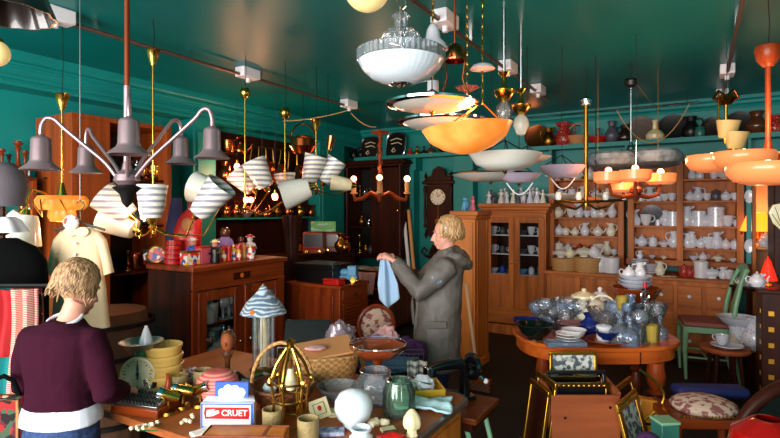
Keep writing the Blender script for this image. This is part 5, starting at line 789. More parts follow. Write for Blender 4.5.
for nm_, lo, hi in (('front', -9, -.15), ('middle', -.15, 0), ('back', 0, 9)):
    for j, (px, dd, k, h, mt) in enumerate([t for t in CR if lo <= t[1] < hi]):
        gl(k, mt, px, dd, h, f"{MD[mt]} {NM.get(k,k).replace('_',' ')} in crystal at table right, {nm_} row, {ORD[j]} from left", 'crystal at the right end of the oval table')
gl('compote','agl',635,.2,.32,'tall amber glass stand holding a heap of white china',w=.8); pile('bowl','bchina',on(635,.2)+Vector((0,0,.3)),.055,3,.03,'on the amber stand', w=1.9); gl('teapot','china',629,.2,.11,'white teapot heaped over the amber glass stand',z=.385)
gl('jug','china',640,.2,.13,'white jug heaped over the amber glass stand',z=.385)
c = thing('wicker_drum_basket', 'round wicker basket with flowered white china piled in it behind the oval table', 'basket', BY(565,6.85,CT), 0); part('basket_body', MB().lathe([(0,0),(.15,0),(.17,.16),(.155,.16),(.14,.02),(0,.02)], seg=28), M['wicker'], c)
c = thing('wicker_drum_basket', 'second wicker basket heaped with white china right of the flowered one', 'basket', BY(588,6.85,CT), 0); part('basket_body', MB().lathe([(0,0),(.16,0),(.18,.18),(.165,.18),(.15,.02),(0,.02)], seg=28), M['wicker'], c)
for px, z, k, mt, h, w, l in [(561,.16,'tureen','fchina',.12,1,'flowered tureen on the left wicker basket'),(570,.16,'teapot','lcream',.14,1,'cream teapot on the left wicker basket'),(584,.18,'tureen','gchina',.13,1,'gold patterned tureen on the second wicker basket'),(594,.18,'teapot','china',.16,1,'white teapot on the second wicker basket'),(600,0,'jar','china',.24,1,'white lidded jar right of the wicker baskets'),(612,0,'canister','china',.2,1.2,'white ribbed canister at the right end of the pine counter'),(558,.26,'jar','grey',.1,1.3,'dark lidded jar behind the flowered tureen')]:
    if px == 558: continue
    kit(NM.get(k,k), k, mt, BY(px, 6.85, CT+z+.002), h, l, CATN[k], None, .3, w)
gl('tureen','gchina',592,.18,.26,'cream lattice porcelain basket tureen on the oval table',w=.8); gl('basketdish','lcream',603,.1,.27,'cream glazed leaf-handled porcelain basket in the middle of the table',w=.9); gl('tureen','china',617,.32,.22,'white porcelain tureen behind the leaf-handled basket',w=.7); gl('jar','lcream',584,.28,.3,'cream lidded jar at the back of the oval table'); gl('teapot','china',600,.33,.3,'tall white porcelain teapot at the very back of the oval table')
c = thing('bead_stand', 'thin metal stand with a red top and hanging ring among the crystal', 'stand', on(645,-.1), A); part('base', MB().lathe([(0,0),(.05,0),(.04,.01),(0,.012)]), M['chrome'], c); part('stem', MB().tube([(0,0,.01),(0,0,.36)], .005), M['chrome'], c); part('ring', MB().tube([(.03*math.cos(a),0,.3+.03*math.sin(a)) for a in [2*PI*i/16 for i in range(16)]], .007, 6, closed=True), M['chrome'], c); part('top_bead', MB().lathe([(0,.36),(.014,.36),(.014,.4),(0,.4)]), M['red'], c)
# crate with frames in front of the table
cp = G(586, 3.0, 0); c = thing('wooden_crate', 'tall reddish plank crate holding picture frames in front of the oval table', 'crate', cp, A); w = .4
part('front_board', MB().box(-.2,.2,-.0,.02,.04,.63), M['crate'], c, bevel=.004); part('back_board', MB().box(-.2,.2,.28,.3,.04,.66), M['crate'], c)
for s in (-1,1): part('side_board', MB().at((s*.2-.01,0,0)).add([(0,.02,.04),(0,.28,.04),(0,.28,.68),(0,.02,.64),(.02,.02,.04),(.02,.28,.04),(.02,.28,.68),(.02,.02,.64)], [(0,1,2,3)[::-1],(4,5,6,7),(0,1,5,4),(1,2,6,5),(2,3,7,6),(3,0,4,7)]), M['crate'], c)
part('bottom_board', MB().box(-.19,.19,.02,.28,.04,.06), M['crate'], c)
for s in (-1,1): part('foot', MB().box(s*.16-.02,s*.16+.02,.0,.3,0,.04), M['dwood'], c)
mm = MB()
for i,(x,z) in enumerate([(-.12,.5),(.05,.35),(.14,.56),(-.05,.2),(.1,.15)]): mm.at((x,-.001,z), d=(0,-1,0)).lathe([(0,.001),(.008,.001),(.009,0)], seg=8)
part('knot', mm, M['dwood'], c)
def frame(name, lab, loc, rz, w, h, tilt, fm, pm, t=.03, th=.02, slats=False, mirrorp=False, lean=0):
    c = thing(name, lab, 'picture frame', loc, rz); Mx = Matrix.Rotation(rad(lean), 4, 'Y') @ Matrix.Rotation(rad(tilt), 4, 'X'); m = MB(); m.M = Mx
    m.box(-w/2,w/2,0,th,0,t).box(-w/2,w/2,0,th,h-t,h).box(-w/2,-w/2+t,0,th,t,h-t).box(w/2-t,w/2,0,th,t,h-t); part('frame', m, M[fm], c, bevel=.004)
    m = MB(); m.M = Mx; part('picture', m.box(-w/2+t,w/2-t,th*.4,th*.7,t,h-t), M[pm], c)
    if slats:
        m = MB(); m.M = Mx
        for k in range(int(w/.03)): m.ball((-w/2+.015+k*.03,-.004,h-t/2), (.012,.008,.01), 8, 5)
        part('beading', m, M['gold'], c)
    return c
cr = lambda x, y, z: cp + Vector((math.cos(A)*x-math.sin(A)*y, math.sin(A)*x+math.cos(A)*y, z))
frame('picture_frame','gilt frame with dark and white print standing at the back of the crate', cr(.02,.235,.09), A, .3, .72, -2, 'gold','picture', .02)
frame('picture_frame','beaded dark frame standing across the front of the crate', cr(.0,.06,.065), A, .35, .61, -2, 'dbrass','black', .03, slats=True); frame('picture_frame','black frame with a silver edge behind the beaded frame in the crate', cr(.0,.13,.065), A, .36, .66, -2, 'black','mirror', .02); frame('picture_frame','narrow dull gilt frame in the middle of the crate', cr(-.02,.175,.065), A, .32, .63, -2, 'dbrass','dwood', .03)
frame('picture_frame','outer of the two slim gilt frames leaning left of the crate', G(524,3.1,.002), A-1.42, .26, .66, -8, 'gold','dwood', .03); frame('picture_frame','inner of the two slim gilt frames leaning left of the crate', G(532,3.12,.002), A-1.42, .26, .7, -7, 'gold','black', .035)
frame('picture_frame','ornate gilt frame with a blue white picture leaning right of the crate', G(660,2.85,.002), A+.85, .34, .66, -15, 'gold','picture', .05, slats=True); frame('picture_frame','plain gilt frame directly behind the ornate one right of the crate', G(654,3.1,.002), A+.85, .3, .66, -15, 'gold','dwood', .03)
# amber guitar-like body, teal box, dark bead bag
c = thing('wooden_instrument', 'varnished amber wooden instrument body with dark slots under the table', 'instrument', G(646,3.35,0), A); 
part('body', MB().prism([(-.08,.0),(.07,.0),(.11,.1),(.08,.24),(.1,.36),(.06,.48),(-.05,.5),(-.1,.36),(-.07,.22),(-.11,.1)], -.04, .04), M['guitar'], c, bevel=.01); part('slot', MB().box(-.03,.02,-.043,-.04,.33,.345), M['black'], c); part('slot', MB().box(.02,.06,-.043,-.04,.31,.325), M['black'], c); part('slot', MB().box(-.0,.05,-.043,-.04,.14,.155), M['black'], c)
single('rope_coil', MB().tube([W(640+24*math.sin(t*.33)+t*.0, 370+t*5.5, 3.3) for t in range(13)], .008, 6), M['gold'], 'yellow cord looping down right of the oval table', 'cord')
# left underneath: dark red box
c = thing('dark_red_box', 'dark red wooden box in the shadow under the left of the oval table', 'box', G(548,4.05,0), A); part('body', MB().box(-.12,.12,-.1,.1,0,.3), M['dwood'], c, bevel=.01); part('lid', MB().box(-.13,.13,-.13,.13,.3,.34), M['dwood'], c, bevel=.01)
c = thing('wood_block', 'pale wooden block at the floor beside the dark red box', 'box', G(533,3.45,0), A+.1); part('body', MB().box(-.06,.06,-.08,.08,0,.14), M['crate'], c, bevel=.006); part('lid', MB().box(-.063,.063,-.083,.083,.14,.16), M['crate'], c, bevel=.004)
# ================================================================= RIGHT SIDE
c = thing('dining_chair', 'pale green painted chair with a pink velvet seat before the pine sideboard', 'chair', G(705, 5.35, 0), A-PI/2-.38); 
# local: back at +y, seat towards -y
part('seat', MB().box(-.22,.22,-.22,.2,.53,.575), M['velvet'], c, bevel=.02); part('seat_frame', MB().box(-.225,.225,-.225,.21,.47,.53), M['lgreen'], c, bevel=.008)
for s in (-1,1):
    part('leg', MB().tube([(s*.2,-.2,.5),(s*.21,-.21,.3),(s*.2,-.2,0)], [.03,.022,.014]), M['lgreen'], c); part('leg', MB().tube([(s*.19,.19,.5),(s*.2,.22,.25),(s*.2,.27,0)], [.026,.02,.016]), M['lgreen'], c)
    part('back_post', MB().tube([(s*.19,.2,.5),(s*.19,.23,.75),(s*.17,.28,.98),(s*.14,.33,1.1)], [.024,.022,.02,.022]), M['lgreen'], c)
part('top_rail', MB().tube([(-.15,.33,1.1),(-.07,.34,1.13),(0,.345,1.14),(.07,.34,1.13),(.15,.33,1.1)], .024), M['lgreen'], c); part('splat', MB().add([(x*w_, y+t, z) for t in (0,.012) for y, z, w_ in ((.21,.55,.03),(.24,.75,.055),(.29,.95,.035),(.33,1.12,.055)) for x in (-1,1)], [(0,1,3,2),(2,3,5,4),(4,5,7,6),(8,10,11,9),(10,12,13,11),(12,14,15,13),(0,2,10,8),(2,4,12,10),(4,6,14,12),(1,9,11,3),(3,11,13,5),(5,13,15,7),(0,8,9,1),(6,7,15,14)]), M['lgreen'], c); part('stretcher', MB().tube([(-.2,0,.2),(.2,0,.2)], .01).tube([(-.2,-.2,.22),(-.2,.24,.22)], .01).tube([(.2,-.2,.22),(.2,.24,.22)], .01), M['lgreen'], c)
c = thing('low_side_table', 'low dark table carrying large blue and white basins right of the green chair', 'table', G(742,4.95,0), A); part('tabletop', MB().box(-.2,.22,-.15,.15,.38,.41), M['crate'], c, bevel=.006)
for x in (-.17,.19):
    for y in (-.12,.12): part('leg', MB().box(x-.02,x+.02,y-.02,y+.02,0,.38), M['dwood'], c)
for i, (w_, h) in enumerate([(.21,.2),(.2,.17)]): kit('basin','canister' if i == 0 else 'bowl','bchina',G(738,4.95,.411+(0,.175)[i]),(.2,.1)[i],['large blue and white tub on the low dark table','wide blue and white basin set in the big tub'][i],'basin',None,0,(1.0,1.45)[i])
kit('wash_jug','jug','bchina',G(755,4.8,.411),.3,'tall blue and white wash jug at the right of the low table','jug'); kit('teapot','teapot','gchina',G(733,4.86,.411),.12,'small round cream teapot in front of the blue and white tub','teapot')
c = thing('round_stool', 'round wooden stool with a blue bowl and plate in the right foreground', 'stool', G(725,4.55,0), A); part('seat', MB().lathe([(0,.47),(.19,.47),(.2,.49),(.19,.505),(0,.505)], seg=36), M['crate'], c)
for k in range(4): a = k*PI/2+.5; part('leg', MB().tube([(.12*math.cos(a),.12*math.sin(a),.47),(.17*math.cos(a),.17*math.sin(a),0)], [.018,.014]), M['dwood'], c)
kit('plate','plate','bchina',G(727,4.5,.506),.025,'blue and white plate on the round wooden stool','plate',None,0,1.2); kit('sauce_boat','cup','bchina',G(722,4.5,.535),.085,'blue and white sauce boat on the plate on the stool','sauce boat',None,2.6,1.3)
c = thing('inlaid_cabinet', 'dark cabinet with small brass squares inlaid down its corner at the right edge', 'cabinet', G(762,3.95,0), 0); w = .9
part('carcass', MB().box(0,w,0,.5,.05,1.07), M['dwood'], c, bevel=.006); part('top', MB().box(-.03,w+.03,-.03,.53,1.07,1.1), M['dwoodx'], c, bevel=.006); part('plinth', MB().box(.02,w-.02,.02,.48,0,.05), M['black'], c)
part('door', MB().box(.12,w-.1,-.015,.002,.12,1.0), M['rwood'], c, bevel=.004); mm = MB()
for k in range(7): part('brass_inlay', MB().box(.04,.075,-.004,.001,.18+k*.12,.215+k*.12), M['gold'], c); part('brass_inlay', MB().box(-.004,.001,.1,.135,.18+k*.12,.215+k*.12), M['gold'], c)
v = G(768,4.1,1.102)
c = thing('red_glass_lamp', 'small lamp with a glowing red pleated shade on the dark cabinet', 'lamp', v, A); c.scale = (.62,.62,.72); part('base', MB().lathe([(0,0),(.06,0),(.055,.015),(.02,.03),(.02,.06),(0,.06)]), M['brass'], c); part('lamp_shade', MB().lathe([(.035,.26),(.04,.24),(.06,.19),(.1,.06),(.094,.06),(.055,.19),(.03,.24)], flute=.03, fn=16, seg=96), M['redsh'], c); part('finial', MB().lathe([(0,.25),(.04,.25),(.03,.28),(.012,.3),(0,.33)]), M['redsh'], c)
row([('teapot','china',757,.12),('jug','bchina',761,.1)], lambda px: G(px, 4.05, 1.102), 'dark inlaid cabinet top', 'china on the inlaid cabinet'); plight(v+Vector((0,-.0,.13)), 1.2, (1,.25,.12)); plight(lp+Vector((0,-.0,.40)), 4, (1,.62,.28)); 
row([('teapot','bchina',746,.12),('tureen','china',752,.09),('jug','china',758,.12),('teapot','gchina',742,.1)], lambda px: G(px, 5.25, .932), 'small dark shelf left of the red lamp', 'china beside the red lamp')
c = thing('corner_shelf', 'small dark side table crammed with china between sideboard and dark cabinet', 'table', G(753,5.25,0), A); part('tabletop', MB().box(-.15,.2,-.14,.14,.9,.93), M['dwood'], c, bevel=.005)
for x in (-.12,.17):
    for y in (-.11,.11): part('leg', MB().box(x-.015,x+.015,y-.015,y+.015,0,.9), M['dwood'], c)
# tall dark wardrobe on the very right
c = thing('dark_armoire', 'tall near-black armoire edge at the far right behind the cream fan', 'armoire', G(774,4.6,0), 0); part('carcass', MB().box(.0,.8,0,.5,0,1.95), M['dwood'], c, bevel=.01); part('cornice', MB().box(-.02,.84,-.04,.52,1.95,2.0), M['dwoodx'], c, bevel=.01); part('door', MB().box(.05,.4,-.015,.002,.1,1.88), M['dwood'], c, bevel=.004); part('door', MB().box(.41,.76,-.015,.002,.1,1.88), M['dwood'], c, bevel=.004)
# tapestry bench
b0 = G(700,3.2,0); c = thing('tapestry_bench', 'low wooden bench with a nailed tapestry cushion at the lower right', 'bench', b0, A-.05); part('cushion', MB().at((0.02,0,.5)).ball((0,0,0), (.19,.17,.055), 26, 12), M['tapes'], c, label='pale tapestry cushion')
part('seat_frame', MB().box(-.24,.24,-.18,.18,.42,.475), M['rwoodx'], c, bevel=.01)
for x in (-.21,.21):
    for y in (-.15,.15): part('leg', MB().tube([(x,y,.45),(x*1.05,y*1.05,.3),(x,y,.12),(x*1.06,y,0)], [.03,.024,.018,.022]), M['rwood'], c)
mm = MB()
for k in range(22): mm.ball((-.2+k*.02,-.172+.0003*k,.49), .007, 6, 4)
part('brass_nails', mm, M['gold'], c); part('stretcher', MB().box(-.2,.2,-.16,-.13,.24,.28), M['rwoodx'], c, bevel=.004)
single('blue_cushion', MB().box(-.2,.26,-.07,.07,0,.07), M['dblue'], 'dark blue velvet cushion lying along the back of the tapestry bench', 'cushion', G(705,3.42,.476)+Vector((0,0,0)), A-.05, bevel=.03)
c = thing('teal_box', 'small teal green tin box left of the tapestry bench', 'box', G(665,2.8,0), A+.1); part('body', MB().box(-.05,.05,-.05,.05,.0,.56), M['ltgreen'], c, bevel=.004); part('lid', MB().box(-.055,.055,-.055,.055,.56,.575), M['lgreen'], c, bevel=.004)
c = thing('patterned_box', 'grey patterned box under the dark beaded purse', 'box', G(648,2.55,0), A); part('body', MB().box(-.06,.06,-.05,.05,0,.5), M['rug'], c, bevel=.004); part('lid', MB().box(-.063,.063,-.053,.053,.5,.52), M['rug'], c, bevel=.004)
c = thing('beaded_purse', 'dark beaded purse with a blue sheen right of the ornate frame', 'purse', G(648,2.55,.521), A); part('purse_body', MB().ball((0,0,.045), (.06,.04,.045), 20, 12, .1), M['purple'], c); mm = MB()
for k in range(40): a = k*.7; mm.ball((.057*math.cos(a)*.95,-.027-.012*math.sin(a*3),.015+.06*(k/40)), .005, 6, 4)
part('beads', mm, M['black'], c)
# round swing mirror + red globe
mp = W(790,435,2.35); c = thing('oval_mirror', 'round dressing mirror in a dark mahogany ring at the lower right corner', 'mirror', (mp.x, mp.y, .0), A+.15); mz = mp.z; 
RR = .275; R2 = Matrix.Rotation(rad(13), 4, 'X'); m = MB(); m.M = Matrix.Translation((0,0,mz)) @ R2; m.tube([(RR*math.cos(a),0,RR*.98*math.sin(a)) for a in [2*PI*i/56 for i in range(56)]], .028, 12, closed=True); part('mirror_frame', m, M['dwood'], c)
m = MB(); m.M = Matrix.Translation((0,0,mz)) @ R2 @ orient((0,-1,0)); part('mirror_glass', m.lathe([(0,0),(RR-.01,0),(RR-.01,.006),(0,.006)], seg=56), M['mirror'], c)
part('pivot_post', MB().tube([(-RR-.05,0,.05),(-RR-.05,0,mz)], .018).tube([(-RR-.05,0,mz),(-RR,0,mz)], .012), M['dwood'], c); part('pivot_post', MB().tube([(RR+.05,0,.05),(RR+.05,0,mz)], .018).tube([(RR+.05,0,mz),(RR,0,mz)], .012), M['dwood'], c); part('foot_board', MB().box(-RR-.1,RR+.1,-.12,.12,0,.05), M['dwood'], c, bevel=.01)
st = G(768,1.98,0); c = thing('low_stand', 'low dark round stand under the deep red glass globe', 'stand', st, A); part('column', MB().lathe([(0,0),(.12,0),(.1,.04),(.03,.08),(.025,.5),(.09,.56),(.1,.59),(0,.64)]), M['dwood'], c); part('top_plate', MB().lathe([(0,.64),(.11,.64),(.11,.655),(0,.655)], seg=30), M['dwood'], c)
single('red_glass_globe', MB().lathe([(0,0),(.05,0),(.06,.015),(.11,.06),(.135,.13),(.12,.2),(.07,.235),(.045,.25),(.04,.25),(.06,.23),(.11,.195),(.125,.13),(.1,.065),(0,.02)], seg=40), M['dred'], 'deep red glass lamp globe in front of the round mirror', 'lamp shade', st+Vector((0,0,.656)), 0)
# ================================================================= FOREGROUND TABLES
ZT2 = .76
c = thing('long_market_table', 'long brown shop table with a grey metal edging in the foreground', 'table', (-2.8, 1.42, 0)); w = 1.8; dp = 1.05
corner = [(w-.07+.07*math.sin(a), dp-.07+.07*math.cos(a)) for a in [PI/2*i/6 for i in range(7)]]
poly = [(0,0),(w,0)]+corner[::-1]+[(0,dp)]
part('tabletop', MB().slab(poly, .725, .76), M['counter'], c, bevel=.003); part('metal_edging', MB().tube([(x,y,.7425) for x, y in [(w+.003,.0)]+[(x+.003,y+.003) for x, y in corner[::-1]]+[(1.2,dp+.003)]], .019, 8), M['steel'], c, label='grey metal edging strip')
part('end_panel', MB().box(w-.05,w-.02,.03,dp-.05,.1,.725), M['opine'], c); d_ = part('drawer_front', MB().box(w-.02,w-.005,.35,dp-.1,.42,.68), M['opine'], c, bevel=.004); part('drawer_knob', MB().at((w-.005,.78,.61), d=(1,0,0)).lathe([(.008,0),(.016,.02),(0,.026)], seg=12), M['chrome'], d_)
part('back_rail', MB().box(.05,w-.05,dp-.06,dp-.03,.6,.725), M['dwoodx'], c)
for x, y in ((.05,.05),(w-.09,.05),(w-.09,dp-.1),(.05,dp-.1),(w/2,dp-.1)): part('leg', MB().box(x-.025,x+.025,y-.025,y+.025,0,.725), M['dwood'], c)
def tp(px, py): return T(px, py, ZT2+.001)
# kitchen scale
v = tp(127,408); v = v + fv*.1 + rv*.01; c = thing('kitchen_scale', 'green kitchen scale with a round cream dial and a steel pan', 'scale', v, A+.1)
part('body', MB().box(-.07,.07,-.03,.06,0,.04).at().lathe([(0,.04),(.05,.04),(.035,.12),(.03,.22),(.03,.255),(0,.255)], (0,.03,0)), M['green'], c, bevel=.004); dl = part('dial', MB().at((0,-.005,.135), d=(0,-1,0)).lathe([(0,.0),(.083,.0),(.083,.02),(.078,.022),(.076,.016),(0,.016)], seg=40), M['lcream'], c, label='round cream dial')
mm = MB()
for k in range(24): a = 2*PI*k/24; r0 = .06 if k % 3 else .054; mm.tube([(r0*math.sin(a),-.0225,.135+r0*math.cos(a)),(.067*math.sin(a),-.0225,.135+.067*math.cos(a))], .0012 if k % 3 else .002, 4)
part('dial_marks', mm, M['black'], dl); part('pointer', MB().tube([(0,-.025,.11),(0,-.025,.165),(.0,-.025,.195)], [.004,.005,.001], 6).ball((0,-.025,.135), .008, 8, 5), M['black'], dl); part('weighing_pan', MB().lathe([(0,.255),(.07,.26),(.1,.285),(.104,.285),(.075,.252),(0,.247)], (0,.03,0), 40), M['steel'], c)
single('white_cone', MB().lathe([(0,0),(.034,0),(.03,.03),(.012,.085),(.008,.09),(.008,.1),(0,.1)]), M['china'], 'white china cone standing in the kitchen scale pan', 'cone', v+Vector((0,0,.262))+rv*.02+fv*.03)
# stacked yellow bowls
v = tp(159,398)+fv*.05
for i in range(5):
    r = .1-.003*i; single('enamel_bowl', MB().lathe([(0,0),(r*.8,0),(r*.93,.012),(r*.97,.03),(r*1.0,.044),(r*1.05,.05),(r*1.05,.064),(r*.97,.066),(r*.92,.04),(r*.8,.012),(0,.01)], seg=36), M['yel'], f"cream yellow enamel bowl in the stack beside the scale, {['at the bottom','second from the bottom','in the middle','second from the top','at the top'][i]}", 'bowl', v+Vector((0,0,.048*i)), 0, 'stacked yellow enamel bowls')
# adding machine
v = tp(128,424)+fv*.14; c = thing('adding_machine', 'wooden based adding machine with slanted rows of metal keys', 'machine', v, A-.28)
part('base', MB().box(-.13,.13,-.06,.1,0,.04), M['rwoodx'], c, bevel=.006); m = MB(); m.M = Matrix.Translation((0,0,.045)) @ Matrix.Rotation(rad(16), 4, 'X'); part('key_deck', m.box(-.12,.12,-.05,.07,0,.02), M['steel'], c, bevel=.003)
for i in range(12):
    m = MB(); m.M = Matrix.Translation((0,0,.045)) @ Matrix.Rotation(rad(16), 4, 'X')
    for j in range(3): m.lathe([(0,0),(.006,0),(.006,.012),(0,.012)], (-.105+i*.019,-.03+j*.033,.02), 8)
    part('key_column', m, M['black'], c)
v = tp(134,414)+fv*.17; c = thing('chrome_twin_cups', 'pair of short shiny chrome lamp cups above the adding machine', 'lamp', v, A)
part('base', MB().lathe([(0,0),(.04,0),(.035,.012),(.01,.02),(.008,.06),(0,.06)]), M['brass'], c); 
for s in (-1,1): part('cup', MB().at((s*.014,0,.06), d=(s*.25,0,1)).lathe([(0,0),(.018,0),(.018,.05),(.015,.05),(.012,.01),(0,.01)], seg=18), M['chrome'], c)
v = tp(157,412)+fv*.12; single('copper_cone', MB().lathe([(0,0),(.045,0),(.04,.02),(.022,.07),(.01,.1),(.008,.13),(.011,.14),(0,.14)]), pbr('terracotta', (180,70,36), .35), 'terracotta coloured cone bottle in front of the yellow bowls', 'bottle', v)
for i, (px, py, rr, dr, lab) in enumerate([(163,418,.0,(-.9,-.2,.35),'brass spotlight lamp with a chrome rim, left of the three'),(178,412,.0,(-.95,-.1,.2),'brass spotlight lamp with a chrome rim, middle of the three'),(196,410,.0,(.9,-.2,.35),'brass spotlight lamp with a chrome rim, right of the three')]):
    v = tp(px, py)+fv*.06; c = thing('spotlight_lamp', lab, 'lamp', v, A); part('base', MB().lathe([(0,0),(.045,0),(.04,.012),(.01,.02),(.008,.07),(0,.07)]), M['dbrass'], c); p = Vector((0,0,.08)); q = MB().at(p-Vector(dr)*.05, d=dr); part('barrel', q.lathe([(0,0),(.02,.0),(.024,.02),(.026,.09),(0,.08)], seg=20), M['brass'], c); part('chrome_rim', MB().at(p+Vector(dr)*.03, d=dr).lathe([(.022,0),(.029,0),(.029,.02),(.024,.02)], seg=20), M['chrome'], c); part('bracket', MB().tube([(.02,0,.06),(.03,.03,.09),(0,.03,.1)], .004, 6), M['brass'], c)
single('frosted_glass_cylinder', MB().lathe([(0,0),(.04,0),(.042,.12),(.038,.12),(.036,.01),(0,.01)]), M['fgl'], 'frosted amber glass cylinder behind the brass spotlights, left one', 'vase', tp(171,406)+fv*.1); single('frosted_glass_cylinder', MB().lathe([(0,0),(.045,0),(.048,.13),(.044,.13),(.04,.01),(0,.01)]), M['fgl'], 'frosted amber glass cylinder behind the brass spotlights, right one', 'vase', tp(186,412)+fv*.22)
single('flowered_cloth', MB().ball((0,0,.05), (.07,.05,.05), 22, 14, .5, 3), pbr('flowered_cloth', (220,200,210), .9, col2=(170,60,110), scale=(30,30,30), thr=(.5,.56)), 'crumpled pink and white flowered cloth beside the yellow bowls', 'cloth', tp(183,395)+fv*.12)
v = tp(212,405)+fv*.08; single('pink_twine_ball', MB().lathe([(0,0),(.06,0),(.095,.03),(.105,.07),(.095,.11),(.06,.14),(.025,.145),(0,.14)], seg=36), M['twine'], 'pinkish red wound ball jar in the middle of the left table', 'jar', v)
c = thing('small_bust', 'small dark brown carved head on a post behind the pink ball jar', 'bust', v+fv*.16, A); part('stand', MB().lathe([(0,0),(.04,0),(.03,.02),(.014,.06),(.014,.15),(.03,.18),(.02,.2),(0,.2)]), M['brown'], c); h = MB().ball((0,0,.245), (.035,.04,.05), 18, 12); h.ball((0,-.04,.24), (.008,.012,.012)).tube([(0,0,.18),(0,0,.22)], .018); part('head', h, M['crate'], c); part('hair', MB().ball((0,.012,.262), (.038,.038,.042), 16, 10, .2), M['brown'], c)
def flower(px, py, i):
    v = tp(px, py)+fv*.03; c = thing('cloth_flower', f"cluster of small white cloth flowers at the front of the left table, {['left','middle','right'][i]}", 'flower', v, A+i); mm = MB()
    for k in range(7):
        a = k*2.4; r = .012*math.sqrt(k); mm.ball((r*math.cos(a)*1.2, r*math.sin(a), .02+.006*(k % 3)), (.009,.009,.008), 8, 6, .4)
    part('petals', mm, M['lcream'], c); part('stalk', MB().tube([(0,0,.015),(.03,.02,.006),(.07,.02,.005)], .003, 5), M['green'], c)
flower(135,437,0); flower(146,434,1); flower(186,428,2)
# blue/white boxes
v = tp(228,428)+fv*.05; c = thing('blue_cloud_box', 'upright blue box lid with a white cotton cloud shape on it', 'box', v, A-.04); part('card', MB().box(-.075,.075,0,.02,0,.18), M['label'], c, bevel=.002); mm = MB()
for x, z, r in ((-.04,.075,.022),(-.015,.09,.024),(.015,.088,.024),(.042,.078,.022),(0,.065,.03),(-.03,.06,.02),(.035,.06,.02)): mm.at((x,0.001,z+.058), d=(0,-1,0)).lathe([(0,.004),(r*.7,.004),(r,0)], seg=18)
part('white_cloud', mm, M['tee'], c)
v = tp(227,428)+fv*.0; c = thing('cruet_box', 'blue, white and red cardboard box lettered CRUET', 'box', v, A-.02); part('box_body', MB().box(-.115,.115,-.0,.03,0,.106), M['tee'], c, bevel=.002); part('blue_border', MB().box(-.113,.113,-.0015,.0,.002,.105), M['label'], c); part('white_panel', MB().box(-.104,.104,-.0025,-.0015,.008,.1), M['tee'], c); lb = part('red_label', MB().prism([(-.095,.04),(.095,.04),(.099,.065),(.095,.09),(-.095,.09),(-.099,.065)], -.0035, -.0025), M['red'], c)
text('CRUET', .036, M['tee'], lb, (.033,-.0037,.065), (rad(90),0,0)); part('white_swoosh', MB().prism([(-.088,.05),(-.06,.053),(-.032,.066),(-.036,.078),(-.062,.072),(-.05,.082),(-.086,.078)], -.0045, -.0035), M['tee'], lb); part('open_flap', MB().at((0,.028,.106)).add([(-.113,0,0),(.113,0,0),(.1,.03,.015),(-.1,.03,.015)], [(0,1,2,3)]), M['tee'], c, solid=.002)
v = tp(249,450)+fv*.0; c = thing('wooden_case', 'varnished light wooden case with dark bands at the bottom of the picture', 'case', v+Vector((0,0,0)), A-.03); part('case_body', MB().box(-.17,.15,-.05,.05,0,.075), M['opine'], c, bevel=.012); part('dark_band', MB().box(.06,.075,-.052,.052,-.0,.0765), M['rwood'], c, bevel=.002); part('edge_binding', MB().tube([(-.168,-.05,.072),(.148,-.05,.072),(.148,.05,.072),(-.168,.05,.072)], .006, 6, closed=True), M['rwood'], c)
single('folded_paper', MB().box(-.05,.05,-.02,.02,0,.01).at((.0,0,.01), .3).box(-.05,.05,-.015,.015,0,.006), M['paper'], 'folded white paper strips left of the lettered box', 'paper', tp(203,433), A+.6)
# painted shade lantern
v = tp(252,386)+fv*.25; c = thing('painted_shade_lamp', 'table lamp with a blue grey painted dome shade and glass column', 'lamp', v, A); sc_ = .135
part('base', MB().lathe([(0,0),(.075,0),(.08,.015),(.06,.03),(0,.035)]), M['dbrass'], c)
for k in range(8): a = 2*PI*k/8; part('glass_rod', MB().tube([(.055*math.cos(a),.055*math.sin(a),.03),(.055*math.cos(a),.055*math.sin(a),.36)], .009, 10), M['cgl'], c)
part('inner_column', MB().lathe([(0,.03),(.025,.03),(.02,.1),(.028,.2),(.018,.3),(.02,.35),(0,.35)]), M['lcream'], c); part('lamp_shade', MB().lathe([(.012,.50),(.02,.49),(.035,.465),(.07,.43),(.1,.4),(.125,.355),(.132,.34),(.127,.34),(.095,.395),(.02,.475)], seg=48, flute=.02, fn=16), M['silverp'], c, label='blue grey painted dome shade'); part('painted_flower', MB().at((-.035,-.113,.365), d=(-.3,-1,.7)).lathe([(0,.006),(.012,.005),(.016,0)], seg=12), M['orange'], c); part('top_knob', MB().lathe([(0,.49),(.012,.495),(.008,.51),(0,.515)]), M['dbrass'], c)
# leaf print cloth
single('leaf_print_cloth', MB().sheet(lambda u, w_: ((u-.5)*.26, (w_-.5)*.2, .03+.018*math.sin(u*11)+.012*math.sin(w_*9+u*4)), 20, 12), M['floral'], 'black and white leaf patterned cloth behind the round wicker basket', 'cloth', tp(243,392)+fv*.1, A, solid=.004)
# wicker round basket with arched handle
v = tp(274,420)+fv*.18; c = thing('round_wicker_basket', 'round dark wicker basket with a tall arched handle', 'basket', v, A); part('basket_body', MB().lathe([(0,0),(.1,0),(.14,.06),(.155,.1),(.145,.1),(.13,.06),(.09,.012),(0,.012)], seg=48, flute=.02, fn=24), M['dwicker'], c); part('handle', MB().tube([(.148*math.cos(a),0,.09+.21*math.sin(a)) for a in [PI*i/18 for i in range(19)]], .009, 8), M['wicker'], c); part('rim_braid', MB().tube([(.15*math.cos(a),.15*math.sin(a),.1) for a in [2*PI*i/40 for i in range(40)]], .01, 8, closed=True), M['dwicker'], c)
single('white_mushroom_knob', MB().lathe([(0,0),(.02,0),(.018,.03),(.01,.045),(.03,.05),(.036,.07),(.025,.09),(0,.098)]), M['milk'], 'white glass mushroom shaped knob in the wicker basket', 'ornament', v+Vector((0,0,.014))-rv*.06+fv*.0)
